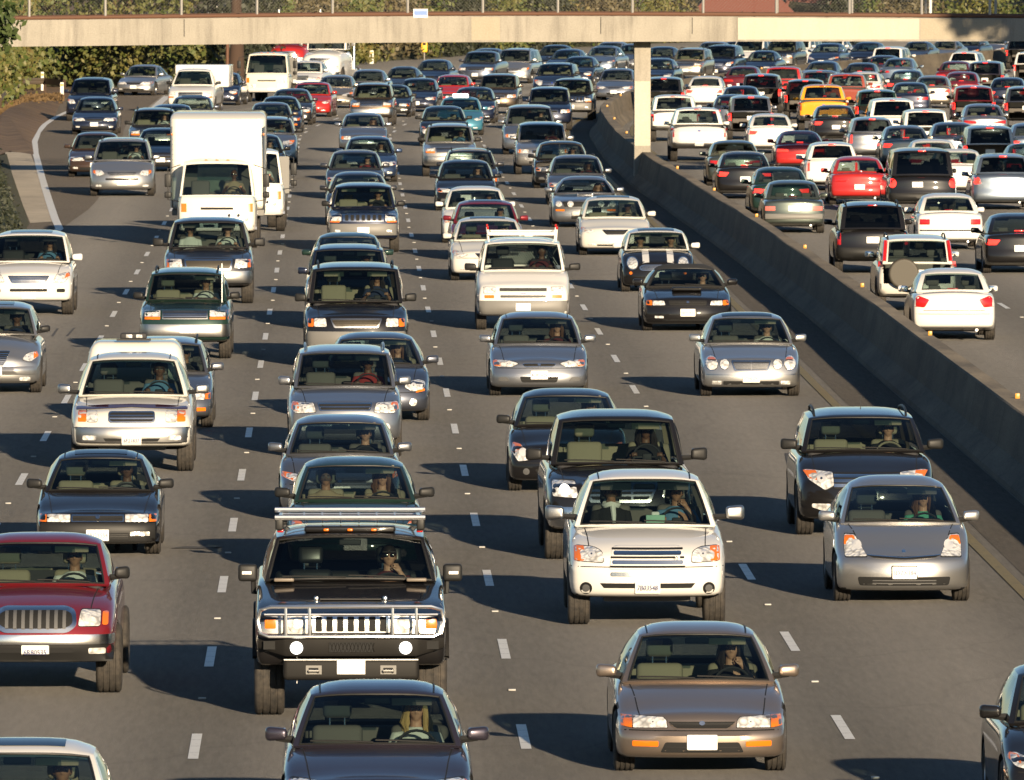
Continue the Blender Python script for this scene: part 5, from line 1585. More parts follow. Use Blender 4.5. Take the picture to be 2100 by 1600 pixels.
# ------------------------------------------------------------------ median wall
BX = crv([(60,10.6),(150,10.6),(230,10.6),(290,10.4),(345,10.0),(371,9.8),(400,9.8),(440,10.1),(500,10.35),(900,10.4)])
def bxpos(y): return float(BX(y)) + off(y)
prof = [(-.58,0),(-.56,.08),(-.30,.33),(-.165,.98),(-.14,1.0),(.14,1.0),(.165,.98),(.30,.33),(.56,.08),(.58,0)]
g = G(); rows = []
rs = random.Random(3)
ywall = list(np.arange(60, 440, 6.0)) + list(np.arange(440, 760, 4.0))
for y in ywall:
    j = rs.uniform(-.012, .012); sl = slope(y); nx, ny = 1/math.hypot(1, sl), -sl/math.hypot(1, sl)
    rows.append([(bxpos(y) + x*nx + j, y + x*ny, z + (rs.uniform(-.012, .012) if z > .5 else 0)) for x, z in prof])
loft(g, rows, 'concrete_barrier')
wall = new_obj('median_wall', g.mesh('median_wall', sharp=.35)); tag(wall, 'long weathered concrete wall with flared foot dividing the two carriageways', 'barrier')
me_ = wall.data
if sum(p.normal.z for p in me_.polygons) < 0: me_.flip_normals()
g = G(); rbox(g, (0, 0, .045), (.075, .04, .09), .01, 'amber_marker', 1); mk = g.mesh('marker')
for k in range(16):
    y = 157 + 27.3 * k
    piece('wall_marker', mk, (bxpos(y) + .10, y, .99), 0, wall)
for k in range(34):          # casting joints on the shaded face
    y = 150 + 8.2 * k; x0 = bxpos(y); g = G()
    pr = [(-.565,.07),(-.305,.325),(-.172,.97)]
    loft(g, [[(a - .004, -.03, z), (a - .004, .03, z)] for a, z in pr], 'dark_void')
    piece('joint', g.mesh('joint', smooth=False), (x0, y, .002), 0, wall)

# ------------------------------------------------------------------ footbridge over the freeway
BY = 371.0
fb = empty('footbridge', (9.65, BY, 0)); tag(fb, 'pale concrete footbridge with rusty rail and wire fence spanning the whole freeway', 'footbridge')
def bpart(name, g, smooth=True, parent=None):
    g2 = g.moved(Matrix.Translation((-9.65, -BY, 0))); return new_obj(name, g2.mesh(name, sharp=.5, smooth=smooth), parent or fb)
bz = crv([(-30, 4.95), (-10.7, 5.19), (5.5, 5.33), (21.7, 5.25), (45, 4.95)])
bzb = crv([(-30, 4.15), (-10.7, 4.36), (5.5, 4.51), (21.7, 4.53), (45, 4.4)])
bxs = np.linspace(-30, 45, 26)
g = G()
loft(g, [[(x, BY + 1.5, bzb(x)), (x, BY, bzb(x)), (x, BY, bz(x)), (x, BY + .22, bz(x)), (x, BY + .22, bz(x) - .45), (x, BY + 2.6, bz(x) - .45), (x, BY + 2.6, bz(x)), (x, BY + 2.82, bz(x)), (x, BY + 2.82, bzb(x)), (x, BY + 1.5, bzb(x))] for x in bxs], 'concrete_bridge')
gd = bpart('girder', g)
if sum(p.normal.y for p in gd.data.polygons if p.center.y < .05 and abs(p.normal.y) > .9) > 0: gd.data.flip_normals()
def patch_b(x0, x1, m):
    g = G(); xs = np.linspace(x0, x1, 6); rr_ = random.Random(int(x0 * 10))
    loft(g, [[(x + rr_.uniform(-.03, .03) * (x in (x0, x1)), BY - .004, bzb(x) + .06), (x, BY - .004, bz(x) - .03)] for x in xs], m)
    o = bpart('repainted_patch', g, False, gd)
    if o.data.polygons[0].normal.y > 0: o.data.flip_normals()
patch_b(12.65, 18.4, 'bridge_repaint'); patch_b(18.45, 21.0, 'bridge_repaint_tan'); patch_b(4.2, 5.1, 'bridge_repaint_tan')
for x in (-4.9, 8.3, 11.2):
    g = G(); bx(g, x - .012, x + .012, BY - .003, BY, float(bzb(x)) + .25, float(bz(x)) - .02, 'dark_void'); bpart('joint', g, False, gd)
g = G(); rbox(g, (9.65, BY + 1.4, 2.25), (.52, .9, 4.52), .03, 'concrete_bridge', 2); col = bpart('column', g)
g = G(); bx(g, 9.40, 9.90, BY + .944, BY + .949, 1.2, 3.25, 'bridge_repaint'); bpart('repainted_patch', g, False, col)
g = G(); tube(g, [(x, BY + .10, bz(x) + .07) for x in bxs], .06, 'rust_pipe', 8); tube(g, [(x, BY + 2.72, bz(x) + .07) for x in bxs], .06, 'rust_pipe', 8); bpart('pipe_rail', g)
px_posts = [60, 216, 372, 527, 682, 836, 990, 1144, 1297, 1442, 1592, 1742, 1890, 2030, 2180]
for side, yy in ((0, BY + .10), (1, BY + 2.72)):
    for q in [-100] + px_posts:
        x = at(q + (max(0, (q - 1500) / 45) if side else 0), 40, 5.2).x * (yy / at(q, 40, 5.2).y)
        g = G(); tube(g, [(x, yy, bz(x) + .05), (x, yy, bz(x) + 2.4)], .045, 'galvanised', 8); bpart('fence_post', g)
    g = G(); tube(g, [(x, yy, bz(x) + 2.4) for x in bxs], .03, 'galvanised', 6); bpart('fence_rail', g)
g = G(); st = .11
for yy in (BY + .16, BY + 2.66):
    x = -16.0
    while x < 27:
        for sgn in (1, -1):
            p0, p1 = (x, yy, float(bz(x)) + .12), (x + sgn * 2.2, yy + .004 * sgn, float(bz(x)) + 2.38)
            v = [(p0[0]-.0011, p0[1], p0[2]), (p0[0]+.0011, p0[1], p0[2]), (p1[0]+.0011, p1[1], p1[2]), (p1[0]-.0011, p1[1], p1[2])]
            g.add(v, [(0, 1, 2, 3)], 'wire')
        x += st
o = bpart('chain_link', g, False); o['kind'] = 'stuff'
xs_ = at(861, 30, 5.35).x
g = G(); bx(g, xs_ - .23, xs_ + .23, BY - .03, BY - .01, 5.28, 5.56, 'post_white'); bx(g, xs_ - .21, xs_ + .21, BY - .034, BY - .031, 5.36, 5.50, 'sign_blue'); bpart('name_plate', g, False)

# ------------------------------------------------------------------ verge, bank and planting beyond
def leafmat(name, stops, sc=.55):
    m, t, b = nt(name)
    p = wpos(t)
    c = ramp(t, noise(t, sc, 4, .65, p), stops)
    oi = t.nodes.new('ShaderNodeNewGeometry')
    c2 = mix(t, .35, c, ramp(t, oi.outputs['Random Per Island'], [(0, tuple(v*.45 for v in stops[0][1])), (1, tuple(v*1.5 for v in stops[-1][1]))]))
    t.links.new(c2, b.inputs['Base Color']); b.inputs['Roughness'].default_value = .6
    b.inputs['Transmission Weight'].default_value = 0
leafmat('leaf_bank', [(.30, (.036,.080,.014)), (.46, (.070,.105,.018)), (.60, (.125,.120,.026)), (.74, (.15,.100,.040))], .16)
leafmat('leaf_green', [(.35, (.022,.042,.010)), (.65, (.060,.085,.020))])
leafmat('leaf_dark', [(.35, (.012,.018,.008)), (.65, (.030,.034,.016))])
leafmat('leaf_dry', [(.35, (.060,.056,.024)), (.65, (.12,.095,.048))])
simple('bark', (.060,.036,.024), .95); simple('bark_grey', (.11,.09,.07), .95)

def leaves(g, pts, size, mat, rng, up=.3):
    for (x, y, z) in pts:
        n = Vector((rng.gauss(0, 1), rng.gauss(0, 1) - .5, rng.gauss(0, .8) + up)).normalized()
        a = n.orthogonal().normalized(); a.rotate(Matrix.Rotation(rng.uniform(0, 6.28), 3, n)); b = n.cross(a)
        s = size * rng.uniform(.55, 1.35); p = Vector((x, y, z)); w = s * rng.uniform(.45, .75)
        v = [p - a*s, p - b*w, p + a*s, p + b*w]
        g.add([tuple(q) for q in v], [(0, 1, 2, 3)], mat)
    return g

# bank that carries the planting
hl_px = [(-260,262),(-60,240),(0,206),(28,186),(70,176),(135,175),(200,178),(255,180),(300,181),(338,183),(400,185),(470,186),(520,168),(580,150),(660,140),(760,127),(900,119),(1000,109),(1150,99),(1300,91),(1500,84),(1800,78),(2150,74),(2500,72)]
hl = [at(*q) for q in hl_px]
hx_ = []
for i in range(len(hl) - 1):
    n = max(1, int((hl[i+1] - hl[i]).length / 2.0))
    for k in range(n): hx_.append(hl[i].lerp(hl[i+1], k / n))
g = G(); rows = []
for i, p in enumerate(hx_):
    a = hx_[max(0, i-3)]; b = hx_[min(len(hx_)-1, i+3)]; d = (b - a).normalized(); n = Vector((-d.y, d.x, 0))
    if n.y < 0: n = -n
    n = Vector((-.30, .95, 0))
    kz = float(np.interp(695 + p.x * 24000 / p.y, [1380, 1430, 1700, 1740], [.68, .08, .08, .68]))
    rows.append([tuple(p + n * q + Vector((0, 0, z * kz))) for q, z in ((-.2,-.05),(.5,.2),(2.5,1.4),(6.0,3.0),(12,3.6),(40,3.8))])
loft(g, rows, 'bank_soil'); bk = new_obj('embankment', g.mesh('embankment')); tag(bk, kind='structure')
if sum(p.normal.z for p in bk.data.polygons) < 0: bk.data.flip_normals()

rng = random.Random(11)
def hgt(px):      # height of the planting, seen along the picture
    return float(np.interp(px, [-300, 0, 150, 300, 415, 435, 485, 505, 640, 1000, 1380, 1430, 1690, 1720, 2200], [5.6, 5.2, 5.4, 5.4, 5.2, 3.3, 3.3, 4.8, 4.8, 4.6, 4.6, 1.0, 1.0, 5.0, 5.0]))
gb = {'leaf_bank': G(), 'leaf_dry': G(), 'leaf_dark': G()}
tot = 0
for i, p in enumerate(hx_):
    s_ = 24000 / max(100, p.y); px = 695 + p.x * s_
    if px < -120 or px > 2250: continue
    h = hgt(px) * (1 + .12 * math.sin(i * .9) + .08 * math.sin(i * 2.3))
    a = hx_[max(0, i-2)]; b = hx_[min(len(hx_)-1, i+2)]; ln = (hx_[min(len(hx_)-1, i+1)] - p).length
    nl = int(330 * max(.4, min(ln, 2.2)) * h / 5)
    pts = []
    for k in range(nl):
        if k % 16 == 0: zc_ = rng.uniform(.02, 1) ** .85 * h; dc_ = rng.gauss(0, .45); xc_ = rng.gauss(0, .5)
        z = max(.02, zc_ + rng.gauss(0, .24))
        dep = .3 + 1.4 * (z / h) ** 1.2 * (h / 2.2) * .9 + dc_ + rng.gauss(0, .14) + .35 * math.sin(px * .05 + z * 2.1)
        q = p.lerp(b, rng.random() * .5) if b is not p else p
        pts.append((q.x - .3 * dep + xc_ + rng.gauss(0, .20), q.y + .9 * dep, z + .1))
    if px < 430: mt = 'leaf_bank'
    elif px < 520: mt = 'leaf_dark'
    else:
        t = math.sin(px * .011) + math.sin(px * .031 + 1)
        mt = 'leaf_dry' if t > .55 else ('leaf_bank' if t > -.5 else 'leaf_dark')
    leaves(gb[mt], pts, .145, mt, rng)
hg = G()
for k in gb: hg.join(gb[k])
tag(new_obj('roadside_shrubbery', hg.mesh('roadside_shrubbery', smooth=False)), 'dense green and brown shrubs covering the bank beyond the road', 'shrubs', kind='stuff')

def tree(name, base, trunk_h, trunk_r, crown_c, crown_r, nleaf, mat, label, bark='bark', lean=(0, 0), seed=1, size=.24, group=None):
    rg = random.Random(seed)
    t = empty(name, base); tag(t, label, 'tree', group)
    g = G(); top = Vector((lean[0], lean[1], trunk_h))
    tube(g, [(0, 0, -.1), (lean[0]*.3 + .05, lean[1]*.3, trunk_h*.4), tuple(top)], [trunk_r*1.15, trunk_r*.85, trunk_r*.45], bark, 10)
    cc = Vector(crown_c)
    cl = []
    for k in range(16):
        d = Vector((rg.gauss(0, 1), rg.gauss(0, 1), rg.gauss(.2, .8))).normalized()
        q = cc + Vector((d.x*crown_r[0], d.y*crown_r[1], d.z*crown_r[2])) * rg.uniform(.45, .85)
        cl.append((q, rg.uniform(.28, .5)))
        s0 = Vector((lean[0]*.6, lean[1]*.6, trunk_h*rg.uniform(.45, .95)))
        tube(g, [tuple(s0), tuple(s0.lerp(q, .55) + Vector((0, 0, .2))), tuple(q)], [trunk_r*.35, trunk_r*.2, trunk_r*.07], bark, 6)
    new_obj('trunk', g.mesh('trunk'), t)
    lf = G(); pts = []
    for k in range(nleaf):
        q, r_ = rg.choice(cl)
        rr = r_ * (crown_r[0] + crown_r[2]) / 2 * rg.random() ** .45
        d = Vector((rg.gauss(0, 1), rg.gauss(0, 1), rg.gauss(0, .8))).normalized() * rr
        pts.append(tuple(q + d))
    leaves(lf, pts, size, mat, rg)
    o = new_obj('crown', lf.mesh('crown', smooth=False), t); return t
tree('broadleaf_tree', (-13.2, 352, 0), 4.2, .22, (1.2, 0, 5.0), (2.6, 2.2, 1.7), 3800, 'leaf_green', 'leafy tree at the left end of the footbridge, its branch over the beam', seed=4, size=.13)
p = at(484, 188); tree('broadleaf_tree', (p.x, p.y, 0), 5.6, .40, (.3, 1.0, 6.6), (1.3, 1.3, 1.2), 2200, 'leaf_dark', 'dark thick-trunked tree beside the white utility truck under the footbridge', seed=6)
tree('broadleaf_tree', (30.6, 339, -.05), 8.0, .35, (0, 0, 11.6), (3.3, 3.0, 3.4), 7000, 'leaf_dark', 'tall unseen tree added off the right shoulder to shade the footbridge end', 'bark_grey', seed=9)  # out of view, added to cast the shade on the girder's right end
for k, (qx, qy, th, rx, rz_, mt, lab) in enumerate([
    (90, 128, 6.2, 3.0, 2.6, 'leaf_dry', 'brownish tree above the left end of the footbridge'),
    (250, 122, 6.0, 3.2, 2.4, 'leaf_bank', 'green tree above the footbridge, second from the left'),
    (468, 108, 6.5, 3.2, 3.0, 'leaf_dark', 'dark tree directly behind the white gable over the footbridge'),
    (1540, 66, 6.4, 4.2, 2.8, 'leaf_bank', 'leafy tree directly behind the larger red roof'),
    (1640, 63, 6.2, 3.6, 2.6, 'leaf_dark', 'dark tree directly behind the smaller red roof'),
    (590, 118, 6.5, 3.0, 2.8, 'leaf_dark', 'dark evergreen tree above the footbridge right of the white gable'),
    (1040, 86, 6.2, 3.4, 2.5, 'leaf_green', 'bright green tree above the footbridge near its middle'),
    (1370, 74, 6.0, 2.8, 2.5, 'leaf_dark', 'dark tree above the footbridge left of the red roofs'),
    (1720, 68, 6.4, 2.6, 2.6, 'leaf_green', 'green tree above the footbridge right of the red roofs'),
    (1810, 66, 6.4, 3.0, 2.8, 'leaf_dark', 'wide dark tree above the footbridge left of the white lamp post'),
    (1990, 64, 6.2, 3.2, 2.6, 'leaf_dry', 'brown tree above the right end of the footbridge')]):
    p = at(qx, qy); tree('background_tree', (p.x, p.y, 0), th * .7, .28, (0, 0, th * .8), (rx, rx, rz_), 3200, mt, lab, seed=20 + k, size=.21, group='trees beyond the footbridge')

# houses whose roofs show over the footbridge
def house(base, w, d, eave, ridge, wm, label, hip=True, rz=0):
    t = empty('house', base, rz); tag(t, label, 'house')
    g = G(); bx(g, -w/2, w/2, 0, d, 0, eave, wm); new_obj('wall', g.mesh('wall', smooth=False), t)
    g = G(); o_ = .5; k = w * .28 if hip else .0
    v = [(-w/2-o_, -o_, eave+.01), (w/2+o_, -o_, eave+.01), (w/2+o_, d+o_, eave+.01), (-w/2-o_, d+o_, eave+.01), (-w/2+k, d/2, ridge), (w/2-k, d/2, ridge)]
    if hip: g.add(v, [(0,1,5,4),(1,2,5),(2,3,4,5),(3,0,4),(3,2,1,0)], 'roof_red')
    else:
        v = [(-w/2-o_, -o_, eave+.01), (w/2+o_, -o_, eave+.01), (w/2+o_, d+o_, eave+.01), (-w/2-o_, d+o_, eave+.01), (0, -o_, ridge), (0, d+o_, ridge)]
        g.add(v, [(0,1,4),(2,3,5),(1,2,5,4),(3,0,4,5),(3,2,1,0)], wm)
    new_obj('roof', g.mesh('roof', smooth=False), t)
    for k in (-.25, .25):
        g = G(); bx(g, w*k - .5, w*k + .5, -.03, .0, eave*.45, eave*.8, 'lens_dark'); bx(g, w*k - .58, w*k + .58, -.05, -.03, eave*.45 - .08, eave*.45, 'wall_white'); new_obj('window', g.mesh('window', smooth=False), t)
    return t
p = at(1525, 79); house((p.x, p.y, -1.2), 6.6, 6, 2.6, 5.0, 'wall_cream', 'house with brown-red hipped roof over the footbridge')
p = at(1660, 76); house((p.x, p.y, -1.2), 4.6, 5, 2.4, 4.2, 'wall_cream', 'cream house with smaller red roof over the footbridge')
p = at(459, 126); house((p.x, p.y, -.5), 5.0, 6, 1.6, 4.0, 'wall_white', 'white gable end showing over the footbridge', False)

# small roadside furniture
def lamp_post(p, h, label):
    t = empty('lamp_post', p); tag(t, label, 'lamp post')
    g = G(); tube(g, [(0, 0, 0), (0, 0, h)], [.11, .07], 'pole_white', 10); new_obj('pole', g.mesh('pole'), t)
    g = G(); tube(g, [(0, 0, h), (-.8, -.3, h + .5), (-2.0, -.7, h + .6)], .045, 'pole_white', 8); new_obj('arm', g.mesh('arm'), t)
    g = G(); rbox(g, (-2.3, -.8, h + .58), (.7, .3, .14), .05, 'pole_white', 2); new_obj('lamp_head', g.mesh('lamp_head'), t)
p = at(1908, 84); lamp_post((p.x, p.y, 0), 8.5, 'white lamp post rising behind the footbridge near its right end')
def post(base, h, label, col='post_white', r=.06):
    t = empty('marker_post', base); tag(t, label, 'marker post')
    g = G(); rbox(g, (0, 0, h/2), (r*2, .05, h), .015, col, 2); new_obj('post', g.mesh('post'), t)
    g = G(); bx(g, -r*.8, r*.8, -.031, -.027, h*.78, h*.92, 'amber_marker'); new_obj('reflector', g.mesh('reflector', smooth=False), t)
post(at(87, 186), .9, 'white marker post behind the guard rail', r=.07)
post(at(127, 205), .8, 'white marker post at the end of the guard rail', r=.08)
post(at(762, 131), .75, 'white marker post beside the far shoulder right of the white tractor', r=.11)
p = at(870, 123); t = empty('call_box', (p.x, p.y, 0)); tag(t, 'yellow roadside call box on a post at the far shoulder', 'call box')
g = G(); tube(g, [(0, 0, 0), (0, 0, 1.3)], .04, 'galvanised', 8); new_obj('post', g.mesh('post'), t)
g = G(); rbox(g, (0, -.02, .78), (.36, .16, .68), .06, 'callbox_yellow', 2); new_obj('box', g.mesh('box'), t)
g = G(); bx(g, -.10, .10, -.105, -.101, .85, 1.0, 'dark_void'); new_obj('door', g.mesh('door', smooth=False), t)
t = empty('sign_pole', at(466, 202)); tag(t, 'rusty brown pole standing right of the white utility truck', 'pole')
g = G(); tube(g, [(0, 0, 0), (.02, 0, 3.4)], .08, 'rust_pipe', 10); new_obj('pole', g.mesh('pole'), t)
g = G(); rbox(g, (0, 0, .06), (.4, .4, .12), .03, 'concrete_bridge', 2); new_obj('footing', g.mesh('footing'), t)

gr_pts = [at(132, 195), at(92, 190), at(45, 191), at(24, 206), at(0, 230), at(-40, 262), at(-90, 300)]
o0 = gr_pts[0]; t = empty('guard_rail', o0); tag(t, 'weathered steel guard rail curving along the ramp edge', 'guard rail')
g = G(); pf = [(.0,.40),(-.05,.44),(-.05,.50),(.0,.55),(-.05,.60),(-.05,.66),(.0,.70)]
loft(g, [[(q.x - o0.x, q.y - o0.y + a, z) for a, z in pf] for q in gr_pts], 'rail_worn'); simple('rail_worn', (.15,.12,.09), .6, .3)
new_obj('rail', g.mesh('rail'), t)
for q in gr_pts[:-1]:
    g = G(); d = q - o0; bx(g, d.x - .07, d.x + .07, d.y + .02, d.y + .16, 0, .72, 'bark'); new_obj('post', g.mesh('post', smooth=False), t)
# brown mown slope inside the guard rail, lapped over the ground sheet
ds = [at(*q) for q in ((-30,262),(0,240),(30,214),(70,202),(128,204),(112,238),(84,258),(66,290),(70,318),(20,310),(-30,330))]
g = G(); c0 = Vector((0, 0, 0))
for q in ds: c0 += q / len(ds)
v = [(q.x, q.y, .006) for q in ds] + [(c0.x - .8, c0.y, .55)]
g.add(v, [(i, (i+1) % len(ds), len(ds)) for i in range(len(ds))], 'dirt'); o = new_obj('dirt_slope', g.mesh('dirt_slope')); tag(o, kind='structure')
if sum(p.normal.z for p in o.data.polygons) < 0: o.data.flip_normals()
ds = [at(*q) for q in ((-60,330),(14,316),(26,360),(44,412),(60,460),(20,520),(-60,560))]
g = G(); rows = [[(q.x, q.y, .004) for q in ds]]
c0 = Vector((0, 0, 0))
for q in ds: c0 += q / len(ds)
g = G(); g.add([(q.x, q.y, .007) for q in ds] + [(c0.x - .4, c0.y, .35)], [(i, (i+1) % len(ds), len(ds)) for i in range(len(ds))], 'bank_soil'); o = new_obj('planted_slope', g.mesh('planted_slope')); tag(o, kind='structure')
if sum(p.normal.z for p in o.data.polygons) < 0: o.data.flip_normals()

# low plants on the slope by the gore and dry grass along the earth bank
rg2 = random.Random(31); lg = G(); pts = []
for k in range(5200):
    t = rg2.random(); q = at(-20 + 60 * t * rg2.random() + rg2.gauss(0, 6), 318 + 170 * t)
    pts.append((q.x, q.y, .05 + .35 * rg2.random() ** 2))
leaves(lg, pts, .07, 'leaf_dark', rg2, .8)
pts = []
for k in range(2200):
    u = rg2.random(); px_ = -20 + 150 * u; py_ = float(np.interp(px_, [-20, 0, 28, 60, 130], [262, 238, 214, 204, 203])) + abs(rg2.gauss(0, 10)) * (1.3 - u)
    q = at(px_, py_); pts.append((q.x, q.y, .03 + .25 * rg2.random() ** 2))
leaves(lg, pts, .09, 'grass_dry', rg2, .2)
simple('grass_dry', (.12,.075,.032), .9)
tag(new_obj('verge_plants', lg.mesh('verge_plants', smooth=False)), 'low dark plants and dry orange grass on the left verge', 'plants', kind='stuff')
